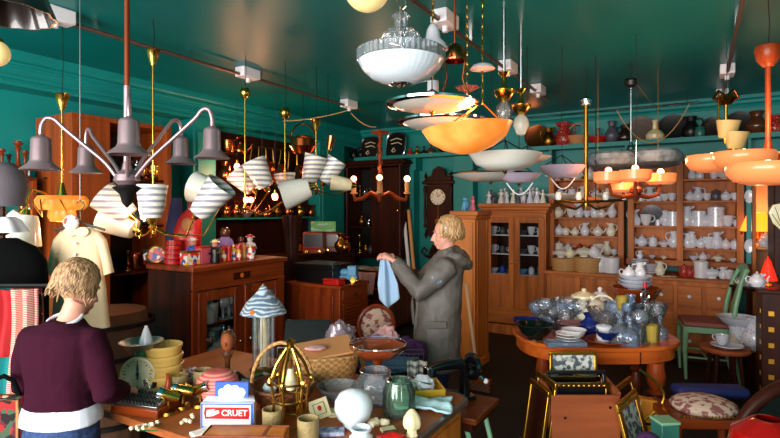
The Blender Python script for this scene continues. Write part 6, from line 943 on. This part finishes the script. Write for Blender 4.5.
single('copper_ring_stack', MB().lathe([(0,0),(.03,0),(.033,.01),(.03,.02),(.033,.03),(.03,.04),(.033,.05),(.02,.06),(0,.06)]), M['copper'], 'small ribbed copper pot in the left of the wicker basket', 'pot', v+Vector((0,0,.014))-rv*.075-fv*.055)
# brass birdcage lamp frame
v = tp(286,436)+fv*.1; c = thing('brass_lamp_frame', 'tangled antique brass lamp frame with a hanging cream bulb', 'lamp', v, A)
for k in range(6):
    a = 2*PI*k/6+.3; x, y = math.cos(a), math.sin(a)
    part('curved_rib', MB().tube([(x*.075,y*.075,0),(x*.07,y*.07,.12),(x*.085,y*.085,.2),(x*.06,y*.06,.27),(x*.015,y*.015,.34)], .007, 8), M['brass' if k % 2 else 'dbrass'], c)
for z, r in ((.02,.076),(.12,.071),(.2,.086)): part('ring', MB().tube([(r*math.cos(a),r*math.sin(a),z) for a in [2*PI*i/28 for i in range(28)]], .005, 6, closed=True), M['dbrass'], c)
for k in range(6): a = 2*PI*k/6+.3; part('leaf_boss', MB().ball((.09*math.cos(a),.09*math.sin(a),.2), (.013,.013,.018), 10, 6, .4), M['brass'], c)
part('crown', MB().lathe([(0,.32),(.02,.33),(.015,.35),(.022,.37),(0,.385)]), M['dbrass'], c); part('inner_rod', MB().tube([(0,0,.35),(0,0,.25)], .004), M['dbrass'], c); part('cream_bulb', MB().lathe([(0,.15),(.018,.16),(.024,.19),(.015,.235),(.012,.25),(0,.25)]), M['lcream'], c)
for px, py, h, r, l in [(307,446,.1,.042,'frosted amber ribbed glass tumbler at the front, right of the brass frame'),(267,440,.09,.042,'frosted amber glass tumbler behind the wooden case')]: single('frosted_glass_tumbler', MB().lathe([(0,0),(r,0),(r*1.05,h),(r*.93,h),(r*.9,.01),(0,.01)], seg=32), M['fgl'], l, 'lamp shade', tp(px, py)+fv*(.1 if px < 300 else .03))
# rectangular wicker hamper with open lid
v = tp(322,392)+fv*.2; c = thing('wicker_hamper', 'rectangular natural wicker hamper with a sloping lid', 'basket', v, A+.25); part('basket_body', MB().loft([(0,0,0,.15,.1),(0,0,.07,.17,.11),(0,0,.14,.185,.12)]), M['wicker'], c); part('rim_braid', MB().tube([(.185*math.copysign(abs(math.cos(a))**.85,math.cos(a)),.12*math.copysign(abs(math.sin(a))**.85,math.sin(a)),.142) for a in [2*PI*i/36 for i in range(36)]], .011, 8, closed=True), M['wicker'], c)
m = MB(); m.M = Matrix.Translation((-.02,.01,.16)) @ Matrix.Rotation(rad(-7), 4, 'Y') @ Matrix.Rotation(rad(12), 4, 'X'); part('lid', m.box(-.17,.17,-.11,.11,0,.018), M['tan'], c, bevel=.008); part('lid_cloth', MB().ball((-.06,-.02,.185), (.06,.045,.012), 16, 8, .3), M['pinkc'], c)
# glass bowl, jars
kit('glass_bowl','bowl','cgl',tp(336,412)+fv*.12,.085,'clear cut glass bowl left of the glass jars','bowl',None,0,1.0)
v = tp(375,408)+fv*.08; c = thing('glass_storage_jar', 'large clear glass jar with a wide mouth, left of the two big jars', 'jar', v); part('jar_body', MB().lathe([(0,0),(.085,0),(.095,.02),(.095,.10),(.08,.125),(.074,.13),(.074,.15),(.078,.155),(.07,.155),(.066,.125),(.088,.1),(.088,.02),(0,.01)], seg=40), M['cgl'], c); part('rim', MB().tube([(.074*math.cos(a),.074*math.sin(a),.153) for a in [2*PI*i/32 for i in range(32)]], .005, 6, closed=True), M['cgl'], c)
v = tp(388,418)+fv*.05; c = thing('glass_storage_jar', 'greenish ribbed glass jar standing right in front of the big clear jar', 'jar', v+rv*.05); part('jar_body', MB().lathe([(0,0),(.07,0),(.075,.02),(.075,.11),(.06,.14),(.056,.155),(.05,.155),(.055,.135),(.069,.11),(.069,.02),(0,.01)], seg=64, flute=.02, fn=16), M['ggl'], c); part('rim', MB().tube([(.055*math.cos(a),.055*math.sin(a),.155) for a in [2*PI*i/32 for i in range(32)]], .005, 6, closed=True), M['ggl'], c)
v = tp(353,432); single('milk_glass_globe', MB().lathe([(0,.004),(.03,.0),(.045,.015),(.05,.03),(.072,.05),(.083,.085),(.08,.12),(.06,.15),(.03,.164),(0,.168)], seg=44), M['milk'], 'round white milk glass globe shade standing on the table', 'lamp shade', v+fv*.04)
single('milk_glass_jar', MB().lathe([(0,0),(.042,0),(.047,.01),(.047,.035),(.036,.045),(.034,.055),(.043,.062),(.043,.07),(.036,.07),(.03,.055),(.04,.035),(0,.01)], seg=36), M['milk'], 'small white milk glass jar in front of the round globe', 'jar', tp(361,445))

c = thing('greeting_card', 'cream card with a green framed red flower leaning beside the glass bowl', 'card', tp(321,424)+fv*.06, A+.15); m = MB(); m.M = Matrix.Rotation(rad(-35), 4, 'X') @ Matrix.Rotation(rad(-18), 4, 'Y'); part('card', m.box(-.045,.045,0,.006,0,.09), M['olive'], c, bevel=.002); m = MB(); m.M = Matrix.Rotation(rad(-35), 4, 'X') @ Matrix.Rotation(rad(-18), 4, 'Y'); part('green_border', m.tube([(-.025,-.002,.02),(.025,-.002,.02),(.025,-.002,.07),(-.025,-.002,.07)], .002, 4, closed=True), M['green'], c); m = MB(); m.M = Matrix.Rotation(rad(-35), 4, 'X') @ Matrix.Rotation(rad(-18), 4, 'Y'); part('red_flower', m.ball((0,-.002,.048), (.01,.002,.012), 8, 6), M['red'], c)
single('cream_card_pile', MB().box(-.04,.04,-.05,.05,0,.006).at((0,0,.006), .4).box(-.04,.04,-.05,.05,0,.005).at((.01,.0,.011), -.3).box(-.04,.04,-.05,.05,0,.005), M['olive'], 'loose cream cards lying left of the milk glass globe', 'cards', tp(336,424)+fv*.12, A)
single('blue_book', MB().box(-.06,.06,-.03,.03,0,.018), pbr('blue_pattern_cloth', (50,66,110), .8, col2=(160,170,190), scale=(40,40,40)), 'small blue patterned packet near the front of the table', 'packet', tp(330,434), A+.1, bevel=.003)
M['gtray'] = pbr('yellow_gold_lacquer', (224,176,50), .3, .3)
# gold tray with tableware
v = tp(416,395)+fv*.04; c = thing('gold_box_tray', 'open gold rimmed box tray holding white china and cutlery', 'tray', v, A+.15+PI/4*0); part('tray_base', MB().box(-.13,.13,-.09,.09,0,.01), M['gold'], c); part('tray_walls', MB().box(-.135,.135,-.095,-.085,0,.04).box(-.135,.135,.085,.095,0,.04).box(-.135,-.125,-.085,.085,0,.04).box(.125,.135,-.085,.085,0,.04), M['gtray'], c, bevel=.003)
single('white_bowl_in_tray', MB().ball((0,0,.035), (.055,.045,.034), 18, 10, .3), M['china'], 'white crumpled china piece, left in the gold tray', 'china', v+Vector((0,0,.012))-rv*.05); single('white_bowl_in_tray', MB().ball((0,0,.036), (.06,.045,.036), 18, 10, .35), M['tee'], 'white folded napkin, right in the gold tray', 'napkin', v+Vector((0,0,.012))+rv*.04+fv*.01)
single('butter_knife', MB().tube([(-.09,0,.005),(0,0,.005),(.09,0,.004)], [.007,.005,.008], 8, flat=.5), M['chrome'], 'long silver knife lying across the gold tray', 'knife', v+Vector((0,0,.06))-fv*.02, A-.6)
def aq(u, w_):
    x = (u-.5)*.25*(1+.1*math.sin(w_*8)); y = (w_-.5)*.17*(1+.12*math.sin(u*9)); return (x, y, .022+.014*noise.noise(Vector((u*5,w_*4,1)))+.01*math.sin(w_*9+u*4))
single('aqua_cloth', MB().sheet(aq, 22, 14), M['aqua'], 'pale aqua folded cloth lying right of the glass jars', 'cloth', tp(424,410)+fv*.03, A-.12, solid=.01)
v = tp(412,436); single('cream_swirl_shade', MB().lathe([(0,0),(.022,0),(.026,.006),(.022,.014),(.02,.03),(.034,.038),(.04,.055),(.036,.075),(.022,.098),(.01,.11),(0,.114)], seg=40, flute=.05, fn=6), M['cream'], 'cream ice cream shaped glass shade standing near the table edge', 'lamp shade', v)
c = thing('matchbox', 'small green and cream matchbox right of the milk glass globe', 'box', tp(388,431), A+.35); part('sleeve', MB().box(-.03,.03,-.018,.018,0,.014), M['olive'], c, bevel=.001); part('green_label', MB().box(-.028,.028,-.0185,-.018,.002,.012), M['ltgreen'], c)
single('cream_shells', MB().ball((0,0,.016), (.03,.022,.018), 12, 8, .5, 4).ball((.045,.01,.013), (.024,.018,.015), 12, 8, .5, 4), M['lcream'], 'pair of joined cream shell shapes left of the matchbox', 'ornament', tp(374,426), A)
single('red_cloth', MB().ball((0,0,.012), (.06,.04,.02), 20, 10, .4, 4), M['red'], 'bright red cloth scrap at the bottom edge of the table', 'cloth', tp(391,441), A)
# amber fruit stand
v = tp(378,382)-fv*.0; v = Vector((min(v.x,-1.3), 2.36, .761)); v = BY(378, 2.34, .761); c = thing('amber_fruit_stand', 'dark amber turned wooden fruit stand with upturned glassy brim', 'stand', v, A); c.scale = (1.0,1.0,1.16)
part('foot', MB().lathe([(0,0),(.06,0),(.055,.015),(.02,.03),(.03,.06),(.018,.09),(.028,.12),(.03,.135),(0,.135)]), M['rwood'], c); part('tray_bowl', MB().lathe([(0,.13),(.06,.135),(.11,.145),(.145,.17),(.155,.195),(.145,.195),(.105,.16),(0,.148)], seg=6), pbr('amber_lacquer', (120,50,20), .15, coat=.6), c); part('glass_rim', MB().tube([(.15*math.cos(a),.15*math.sin(a),.2) for a in [2*PI*i/30 for i in range(30)]], .003, 6, closed=True), M['cgl'], c)
# cloth table behind + pile
c = thing('cloth_bench', 'low dark bench heaped with purple and pink cloths behind the hamper', 'bench', G(365,3.45,0), A); part('seat_board', MB().box(-.26,.37,-.24,.24,.62,.66), M['dwoodx'], c, bevel=.005)
for x in (-.22,.32):
    for y in (-.2,.2): part('leg', MB().box(x-.03,x+.03,y-.03,y+.03,0,.62), M['dwood'], c)
def heap(name, px, d, r, mt, lab, z=.661, n=.35, ns=3): single(name, MB().ball((0,0,r[2]*.92), r, 34, 22, n, ns), M[mt], lab, 'cloth', G(px, d, z), A)
heap('lilac_cloth',372,3.45,(.17,.13,.1),'lilac','crumpled lilac cloth in the middle of the heap'); heap('pink_cloth',385,3.6,(.1,.08,.12),'pinkc','crumpled pale pink cloth at the back of the heap'); heap('purple_cloth',402,3.5,(.16,.1,.09),'purple','dark purple cloth at the right of the heap'); heap('blue_print_cloth',392,3.34,(.18,.07,.05),'jeanp','blue green printed cloth hanging at the front of the heap')
c = thing('plastic_bag', 'clear plastic bag stuffed with pink wool left of the lilac cloth', 'bag', G(341,3.4,.661), A); part('wool', MB().ball((0,0,.13), (.085,.075,.13), 26, 18, .35, 3), M['pinkc'], c); part('bag_film', MB().ball((0,0,.15), (.11,.1,.155), 30, 20, .3, 4), M['bag'], c)
single('tan_strap', MB().tube([(-.05,0,.03),(-.02,0,.1),(.02,0,.12),(.05,0,.06),(.04,0,.02)], .016, 8), M['tan'], 'tan looped strap right beside the plastic bag', 'strap', G(356,3.3,.661), A)
c = thing('wire_basket', 'thin wire basket holding cloths right of the fruit stand', 'basket', G(404,3.28,.661), A)
for z in (.0,.07,.14): part('wire_ring', MB().tube([(-.12,-.05,z+.004),(.12,-.05,z+.004),(.12,.05,z+.004),(-.12,.05,z+.004)], .0025, 4, closed=True), M['wirem'], c)
for x in [-.12+.03*i for i in range(9)]: part('wire_upright', MB().tube([(x,-.05,0.004),(x,-.05,.144)], .002, 4), M['wirem'], c)
c = thing('striped_tea_towel', 'white cloth with dark stripes hanging right of the wire basket', 'cloth', G(417,3.27,.661), A); part('cloth_fold', MB().sheet(lambda u, w_: ((u-.5)*.12, -.03+.02*math.sin(u*12), .1-w_*.098), 12, 6), M['stripe'], c, solid=.006)
# open black case with green & gold (left of pile)
c = thing('open_black_case', 'open black case lined in green lying behind the wicker hamper', 'case', G(302,3.65,0), A); part('stand', MB().box(-.16,.16,-.15,.15,0,.6), M['dwood'], c, bevel=.006); part('case_tray', MB().box(-.17,.17,-.17,.17,.6,.68), M['black'], c, bevel=.006); m = MB(); m.M = Matrix.Translation((0,.17,.68)) @ Matrix.Rotation(rad(-28), 4, 'X'); part('case_lid', m.box(-.17,.17,0,.03,0,.22), M['black'], c, bevel=.006); part('green_lining', MB().box(-.15,.0,-.14,.1,.68,.686), M['green'], c); part('handle', MB().tube([(-.15,-.1,.69),(-.15,-.1,.76),(-.05,-.1,.76),(-.05,-.1,.69)], .006), M['ltgreen'], c); part('clasp', MB().ball((.12,-.12,.7), .012, 10, 6), M['chrome'], c)
# sewing machine on its table
c = thing('sewing_table', 'dark plank sewing machine table with pale green iron legs', 'table', (-1.5, 2.5, 0)); part('tabletop', MB().box(0,.53,0,.36,.6,.63), M['rwoody'], c, bevel=.004); part('apron', MB().box(.02,.5,.02,.34,.55,.6), M['dwood'], c, bevel=.004)
for y in (.05,.31): part('iron_leg', MB().tube([(.46,y,.55),(.5,y,.4),(.44,y,.25),(.5,y,.12),(.53,y,.01)], .014), M['lgreen'], c); part('iron_leg', MB().tube([(.06,y,.55),(.03,y,.4),(.08,y,.25),(.03,y,.12),(0,y,.01)], .014), M['lgreen'], c)
part('cross_bar', MB().tube([(.44,.05,.25),(.44,.31,.25)], .01).tube([(.08,.05,.25),(.44,.31,.25)], .008), M['lgreen'], c)
c = thing('sewing_machine', 'black hand crank sewing machine with a large flywheel', 'sewing machine', (-1.2, 2.7, .631), A+.4); part('bed', MB().box(-.17,.13,-.07,.07,0,.03), M['blackm'], c, bevel=.008); part('arm', MB().tube([(.09,0,.03),(.09,0,.16),(.06,0,.2),(-.05,0,.2),(-.12,0,.19),(-.13,0,.09)], [.035,.03,.035,.03,.03,.025], 14), M['blackm'], c); part('flywheel', MB().at((.135,0,.17), d=(1,0,.0)).lathe([(.0,0),(.02,0),(.02,.02),(.05,.008),(.055,-.004),(.075,-.004),(.08,.01),(.075,.024),(.055,.024),(.05,.014),(0,.024)], seg=36), M['blackm'], c)
part('face_plate', MB().box(-.16,-.13,-.03,.03,.11,.2), M['chrome'], c, bevel=.004); part('spool_pin', MB().tube([(0,0,.22),(0,0,.27)], .004), M['chrome'], c); h = part('crank', MB().tube([(.16,0,.17),(.18,-.02,.12),(.2,-.03,.09)], .008), M['chrome'], c); part('crank_knob', MB().ball((.215,-.03,.085), .016, 12, 8), M['china'], h, label='white crank knob')
# ================================================================= PEOPLE
def remesh(o, vox, smooth=6, fac=.5, disp=0, ds=.1):
    r = o.modifiers.new('r', 'REMESH'); r.mode = 'VOXEL'; r.voxel_size = vox; r.use_smooth_shade = True
    if smooth: q = o.modifiers.new('sm', 'SMOOTH'); q.iterations = smooth; q.factor = fac
    if disp:
        tx = bpy.data.textures.new('folds', 'CLOUDS'); tx.noise_scale = ds; dm = o.modifiers.new('d', 'DISPLACE'); dm.texture = tx; dm.strength = disp; dm.mid_level = .5
def hand(m, w, d, side, n, curl=.5, s=1):
    """palm from wrist w along d; n = palm facing; side = +1/-1 thumb side"""
    w = Vector(w); d = Vector(d).normalized(); n = Vector(n).normalized(); x = d.cross(n).normalized()*side
    m.tube([w-d*.02*s, w+d*.01*s, w+d*.05*s, w+d*.085*s], [.024*s,.028*s,.036*s,.034*s], 12, flat=.6)
    for k, (o_, L_) in enumerate([(.026,.068),(.009,.078),(-.009,.072),(-.026,.056)]):
        b = w+d*.08*s+x*o_*s; c = curl*(1+.08*k); p1 = b+(d*math.cos(c*.5)+n*math.sin(c*.5))*L_*.45*s; p2 = p1+(d*math.cos(c*1.4)+n*math.sin(c*1.4))*L_*.32*s; p3 = p2+(d*math.cos(c*2.1)+n*math.sin(c*2.1))*L_*.25*s
        m.tube([b-d*.02*s, b, p1, p2, p3], [.0095*s,.0095*s,.0085*s,.0078*s,.0062*s], 10)
    t0 = w+d*.025*s+x*.026*s; t1 = t0+(d*.55+x*.75+n*.25).normalized()*.036*s; t2 = t1+(d*.85+x*.2+n*.5).normalized()*.028*s
    m.tube([w+d*.015*s, t0, t1, t2], [.014*s,.0125*s,.0105*s,.008*s], 10)
def head(m, c, s=1, yaw=0, pitch=0):
    """faces +Y before yaw"""
    old = m.M.copy(); m.M = Matrix.Translation(Vector(c)) @ Matrix.Rotation(yaw, 4, 'Z') @ Matrix.Rotation(pitch, 4, 'X') @ Matrix.Scale(s, 4)
    m.ball((0,-.012,.02), (.073,.092,.092), 22, 16); m.ball((0,.022,-.035), (.058,.068,.07), 20, 14); m.ball((0,.062,-.088), (.024,.022,.018), 12, 8)
    m.tube([(0,.078,.018),(0,.097,-.012),(0,.108,-.028),(0,.09,-.036)], [.008,.011,.014,.008], 10); m.ball((0,.086,-.056), (.024,.011,.007), 12, 8); m.ball((0,.084,-.067), (.02,.011,.007), 12, 8)
    m.ball((-.03,.073,.026), (.022,.012,.007), 10, 6); m.ball((.03,.073,.026), (.022,.012,.007), 10, 6); m.ball((-.038,.062,-.025), (.02,.018,.02), 10, 8); m.ball((.038,.062,-.025), (.02,.018,.02), 10, 8)
    for s_ in (-1,1): m.ball((s_*.074,-.002,-.005), (.01,.02,.03), 10, 8)
    m.M = old
def face(parent, c, s, yaw, pitch, lip):
    Mx = Matrix.Translation(Vector(c)) @ Matrix.Rotation(yaw, 4, 'Z') @ Matrix.Rotation(pitch, 4, 'X') @ Matrix.Scale(s, 4)
    for s_ in (-1,1):
        m = MB(); m.M = Mx; e = part('eye', m.ball((s_*.03,.079,.008), (.0135,.009,.008), 12, 8), M['china'], parent); m = MB(); m.M = Mx; part('iris', m.ball((s_*.03,.0865,.008), (.0055,.003,.0055), 8, 6), M['blackm'], e)
        m = MB(); m.M = Mx; part('eyebrow', m.tube([(s_*.014,.088,.03),(s_*.03,.087,.034),(s_*.046,.076,.03)], .0028, 5), M['hair2'], parent)
    m = MB(); m.M = Mx; part('lips', m.ball((0,.094,-.058), (.02,.006,.004), 12, 6).ball((0,.092,-.066), (.017,.006,.005), 12, 6), M[lip], parent)
M['lip'] = pbr('lips', (176,84,80), .45)
# ---- woman in plum sweater, back to the camera (local +Y = facing)
pa = G(62, 2.25, 0); wa = thing('person', 'woman with short blond hair in a plum sweater and jeans seen from behind', 'person', pa, A-rad(10)); wa.scale = (.88,.92,1)
b = MB(); HC = (.01,.10,1.345)
head(b, HC, 1.0, rad(-12), rad(-22)); b.tube([(0,.02,1.17),(.008,.04,1.22),(.02,.07,1.29)], [.062,.052,.052], 16)
b.loft([(0,0,.80,.15,.105),(0,0,.9,.135,.1),(0,0,1.0,.15,.105),(0,.0,1.08,.155,.1),(0,.0,1.14,.13,.08),(0,.01,1.19,.07,.055)])
for s, el, wr in ((-1,(-.235,.02,.92),(-.19,.24,.9)),(1,(.245,.0,.92),(.17,.23,.86))):
    b.tube([(s*.12,0,1.125),(s*.165,0,1.11),el,((el[0]+wr[0])/2,(el[1]+wr[1])/2,(el[2]+wr[2])/2+.005),wr], [.045,.045,.04,.038,.026], 14); hand(b, wr, (Vector(wr)-Vector(el)).normalized()+Vector((0,0,-.15)), -s, (0,-.1,-1), .55)
    b.tube([(s*.075,0,.82),(s*.09,.02,.62),(s*.09,.035,.44),(s*.095,.01,.25),(s*.1,-.01,.08)], [.095,.082,.055,.052,.034], 16); b.tube([(s*.1,-.05,.035),(s*.105,.05,.035),(s*.11,.14,.025)], [.036,.034,.026], 12)
o = link('body', b.mesh('body', M['skin']), wa); remesh(o, .0065, 4)
g = MB(); g.loft([(0,0,.865,.186,.136),(0,0,.9,.165,.122),(0,0,.97,.165,.12),(0,.0,1.06,.185,.128),(0,.0,1.13,.192,.122),(0,.0,1.175,.17,.1),(.0,.01,1.205,.11,.078),(.003,.02,1.222,.078,.066)])
for s, el, wr in ((-1,(-.235,.02,.92),(-.195,.2,.9)),(1,(.245,.0,.92),(.185,.19,.87))): g.tube([(s*.1,0,1.145),(s*.17,0,1.135),(s*.205,0,1.06),el,(el[0]*.95,el[1]+.06,el[2]-.012),wr], [.06,.07,.064,.058,.052,.04], 16)
o = link('sweater', g.mesh('sweater', M['plum']), wa); remesh(o, .008, 6, .5, .018, .12)
g = MB().loft([(0,0,.79,.192,.143),(0,0,.84,.186,.138),(0,0,.91,.155,.115)]); o = link('white_shirt', g.mesh('shirt', M['tee']), wa); remesh(o, .008, 3, .5, .008, .1); o['label'] = 'white shirt hem below the sweater'
g = MB().tube([(.077*math.cos(a),.018+.066*math.sin(a),1.226+.02*math.sin(a)) for a in [2*PI*i/30 for i in range(30)]], .008, 8, closed=True); part('shirt_collar', g, M['tee'], wa, label='white shirt neckline')
g = MB().loft([(0,-.01,.68,.178,.14),(0,0,.78,.172,.128),(0,0,.82,.165,.12)])
for s in (-1,1): g.tube([(s*.085,-.01,.74),(s*.095,.02,.58),(s*.092,.035,.44),(s*.097,.01,.25),(s*.102,-.01,.07)], [.1,.088,.068,.065,.062], 18)
o = link('jeans', g.mesh('jeans', M['jean']), wa); remesh(o, .008, 3, .5, .01, .06)
for s in (-1,1): part('back_pocket', MB().box(s*.075-.05,s*.075+.05,-.158,-.15,.62,.74), M['jean'], wa, bevel=.004)
for s in (-1,1): part('shoe', MB().loft([(s*.105,.045,.0,.045,.13),(s*.105,.045,.03,.048,.132),(s*.105,.02,.06,.042,.1),(s*.102,-.01,.09,.04,.05)]), M['blackcloth'], wa)
def hairdo(parent, c, s, yaw, pitch, mat, n, down, seed, rad_=.012, back=.02, side=1.05, wav=.012, lowz=-.5):
    r = random.Random(seed); Mx = Matrix.Translation(Vector(c)) @ Matrix.Rotation(yaw, 4, 'Z') @ Matrix.Rotation(pitch, 4, 'X') @ Matrix.Scale(s, 4)
    m = MB(); m.M = Mx; m.ball((0,-.026,.03), (.083,.092,.095), 24, 18)
    for k in range(n):
        az = r.uniform(-PI*.5-2.15, -PI*.5+2.15); x, y = math.cos(az), math.sin(az); st = r.uniform(.05, .9); pts = []; ph = r.uniform(0, 6)
        L_ = down*r.uniform(.75, 1.2)
        for i in range(7):
            t = i/6; th = st+t*L_*10*.9; th2 = min(th, 1.75); zz = .03+.1*math.cos(th2)-max(0, th-1.75)*.075; rr_ = math.sin(th2)*(1+.1*max(0, th-1.75)); w = wav*math.sin(ph+t*7)
            pts.append((x*.09*rr_*side+w*y, -.024+y*.102*rr_-w*x-back*t, zz))
        m.tube(pts, [rad_*.8,rad_,rad_,rad_*.95,rad_*.85,rad_*.65,rad_*.25], 6)
    return link('hair', m.mesh('hair', M[mat], 180), parent)
hairdo(wa, HC, 1.0, rad(-12), rad(-22), 'hair2', 240, .19, 3, .0075, .012, 1.08, .02)
# ---- woman in grey raincoat, in profile facing left
pb = G(441, 3.8, 0); wb = thing('person', 'blond woman in a long grey hooded raincoat holding up a pale blue cloth', 'person', pb, A+PI/2)
HB = (0.0,-.035,1.525); b = MB(); head(b, HB, 1.0, 0, rad(-9)); b.tube([(0,-.06,1.32),(0,-.055,1.38),(0,-.045,1.46)], [.06,.052,.052], 16)
b.loft([(0,0,.82,.15,.11),(0,0,.95,.13,.1),(0,0,1.1,.15,.11),(0,-.02,1.25,.165,.105),(0,-.04,1.33,.15,.08),(0,-.05,1.37,.07,.055)])
ARMS = []
for s, sh, el, wr in ((1,(.17,-.02,1.30),(.19,.17,1.14),(.08,.36,1.33)),(-1,(-.17,-.02,1.30),(-.19,.165,1.13),(-.06,.34,1.335))):
    ARMS.append((s,sh,el,wr)); b.tube([(s*.1,-.03,1.31),sh,tuple((Vector(sh)+Vector(el))/2),el,tuple((Vector(el)+Vector(wr))/2),wr], [.055,.05,.045,.04,.036,.025], 14)
    hand(b, wr, (Vector(wr)-Vector(el)).normalized()*.6+Vector((-s*.2,.7,.1)), s, (-s*.6,0,-.8), .75)
    b.tube([(s*.075,0,.85),(s*.085,.02,.68),(s*.085,.03,.48),(s*.09,.0,.28),(s*.09,-.02,.08)], [.095,.08,.057,.055,.034], 16); b.tube([(s*.09,-.06,.035),(s*.095,.04,.035),(s*.1,.13,.025)], [.036,.034,.026], 12)
o = link('body', b.mesh('body', M['skin']), wb); remesh(o, .0065, 4); face(wb, HB, 1.0, 0, rad(-9), 'lip')
g = MB(); g.loft([(0,.035,.565,.215,.165),(0,.03,.62,.212,.165),(0,.025,.8,.205,.168),(0,.015,.95,.19,.158),(0,.005,1.08,.185,.155),(0,-.01,1.2,.195,.15),(0,-.03,1.29,.19,.128),(0,-.045,1.345,.14,.1),(0,-.05,1.385,.085,.08),(0,-.05,1.41,.075,.072)])
for s, sh, el, wr in ARMS: g.tube([(s*.1,-.03,1.29),sh,tuple((Vector(sh)+Vector(el))/2-Vector((0,0,.008))),el,tuple((Vector(el)*.5+Vector(wr)*.5)-Vector((0,0,.008))),tuple(Vector(wr)*.9+Vector(el)*.1)], [.075,.082,.078,.074,.064,.05], 18)
g.ball((0,-.13,1.335), (.12,.085,.075), 24, 16, .12, 3); g.tube([(.1,-.03,1.385),(.11,-.11,1.37),(.06,-.18,1.33),(0,-.2,1.3),(-.06,-.18,1.33),(-.11,-.11,1.37),(-.1,-.03,1.385)], .035, 12); g.tube([(.075,.0,1.395),(.085,-.06,1.42),(0,-.12,1.425),(-.085,-.06,1.42),(-.075,.0,1.395)], .026, 10)
o = link('raincoat', g.mesh('raincoat', M['coat']), wb); remesh(o, .009, 6, .5, .035, .14)
for s, sh, el, wr in ARMS: w0 = Vector(wr)*.9+Vector(el)*.1; dd = (Vector(wr)-Vector(el)).normalized(); part('cuff', MB().tube([w0-dd*.02, w0+dd*.012], [.052,.05], 16), M['coat'], wb)
part('front_placket', MB().tube([(0,.196,1.0-.45+.02),(0,.19,.8),(0,.17,1.0),(0,.143,1.2)], .012, 8, flat=.5), M['coat'], wb); part('pocket_flap', MB().box(-.215,-.195,-.02,.11,.88,.93), M['coat'], wb, bevel=.006)
part('sleeve_badge', MB().at((-.245,.05,1.235), d=(-1,0,.15)).lathe([(0,.006),(.035,.004),(.04,0)], seg=20), pbr('badge', (60,70,100), .5, col2=(150,170,190), scale=(50,50,50)), wb, label='blue grey sleeve badge')
g = MB().loft([(0,0,.6,.16,.12),(0,0,.8,.165,.125),(0,0,.88,.16,.12)])
for s in (-1,1): g.tube([(s*.085,.0,.72),(s*.09,.025,.55),(s*.09,.03,.46),(s*.095,.0,.27),(s*.095,-.02,.07)], [.1,.08,.07,.066,.062], 18)
o = link('jeans', g.mesh('jeans', M['djean']), wb); remesh(o, .008, 3, .5, .01, .06)
for s in (-1,1): part('shoe', MB().loft([(s*.095,.04,.0,.045,.13),(s*.095,.04,.03,.048,.132),(s*.095,.015,.06,.042,.1),(s*.092,-.015,.09,.04,.05)]), M['blackcloth'], wb)
hairdo(wb, HB, 1.03, 0, rad(-4), 'hair', 200, .16, 5, .011, -.005, 1.05, .02)
Mx = Vector(HB); part('hair_bun', MB().ball(tuple(Mx+Vector((0,-.105,.01))), (.05,.04,.055), 18, 12, .35, 5), M['hair'], wb); part('hair_clip', MB().tube([tuple(Mx+Vector((-.075,.045,.09))), tuple(Mx+Vector((-.098,.02,.06))), tuple(Mx+Vector((-.105,.0,.03)))], .005, 6), M['chrome'], wb, label='silver hair clip')
# pale blue cloth held up
hx = pb + Matrix.Rotation(A+PI/2, 4, 'Z') @ Vector((0.01,.44,0)); v = Vector((hx.x, hx.y, 1.37))
def cl(u, t):
    w = .03+.105*min(1, t*1.5); sw = .045*t; x = (u-.5)*w*1.1+sw+.02; bot = -.33-(.07*(1-abs(u-.45)*2)); return (x, .02*math.sin(u*10+t*2)*min(1,t*3), .01+bot*t)
single('blue_cloth', MB().sheet(cl, 20, 24), M['towel'], 'pale blue cloth hanging from the raincoat woman\'s raised hands', 'cloth', v, A, solid=.006)
# ================================================================= CAMERA AND LIGHT
cam = bpy.data.cameras.new('camera'); cam.sensor_width = 36; cam.lens = F/780*36; cam.shift_y = -(219-HY)/780; cam.clip_end = 60
co = bpy.data.objects.new('camera', cam); COL.objects.link(co); co.location = (0,0,EYE); co.rotation_euler = (rad(90), 0, A); bpy.context.scene.camera = co
sc = bpy.context.scene
wd = bpy.data.worlds.new('world'); sc.world = wd; wd.use_nodes = True; wd.node_tree.nodes['Background'].inputs[0].default_value = (.55,.65,.8,1); wd.node_tree.nodes['Background'].inputs[1].default_value = 1.5
def area(name, loc, rot, sx, sy, e, col):
    l = bpy.data.lights.new(name, 'AREA'); l.shape = 'RECTANGLE'; l.size = sx; l.size_y = sy; l.energy = e; l.color = col; o = bpy.data.objects.new(name, l); COL.objects.link(o); o.location = loc; o.rotation_euler = rot; return o
# daylight entering through the shop window behind the camera
area('shop_window_daylight', (-1.6, YF+.12, 1.75), (rad(90), 0, 0), 5.6, 2.0, 440, (1.0,.96,.92))
sc.view_settings.view_transform = 'Standard'; sc.view_settings.look = 'None'; sc.view_settings.gamma = 1; sc.view_settings.use_curve_mapping = False; sc.view_settings.exposure = .3
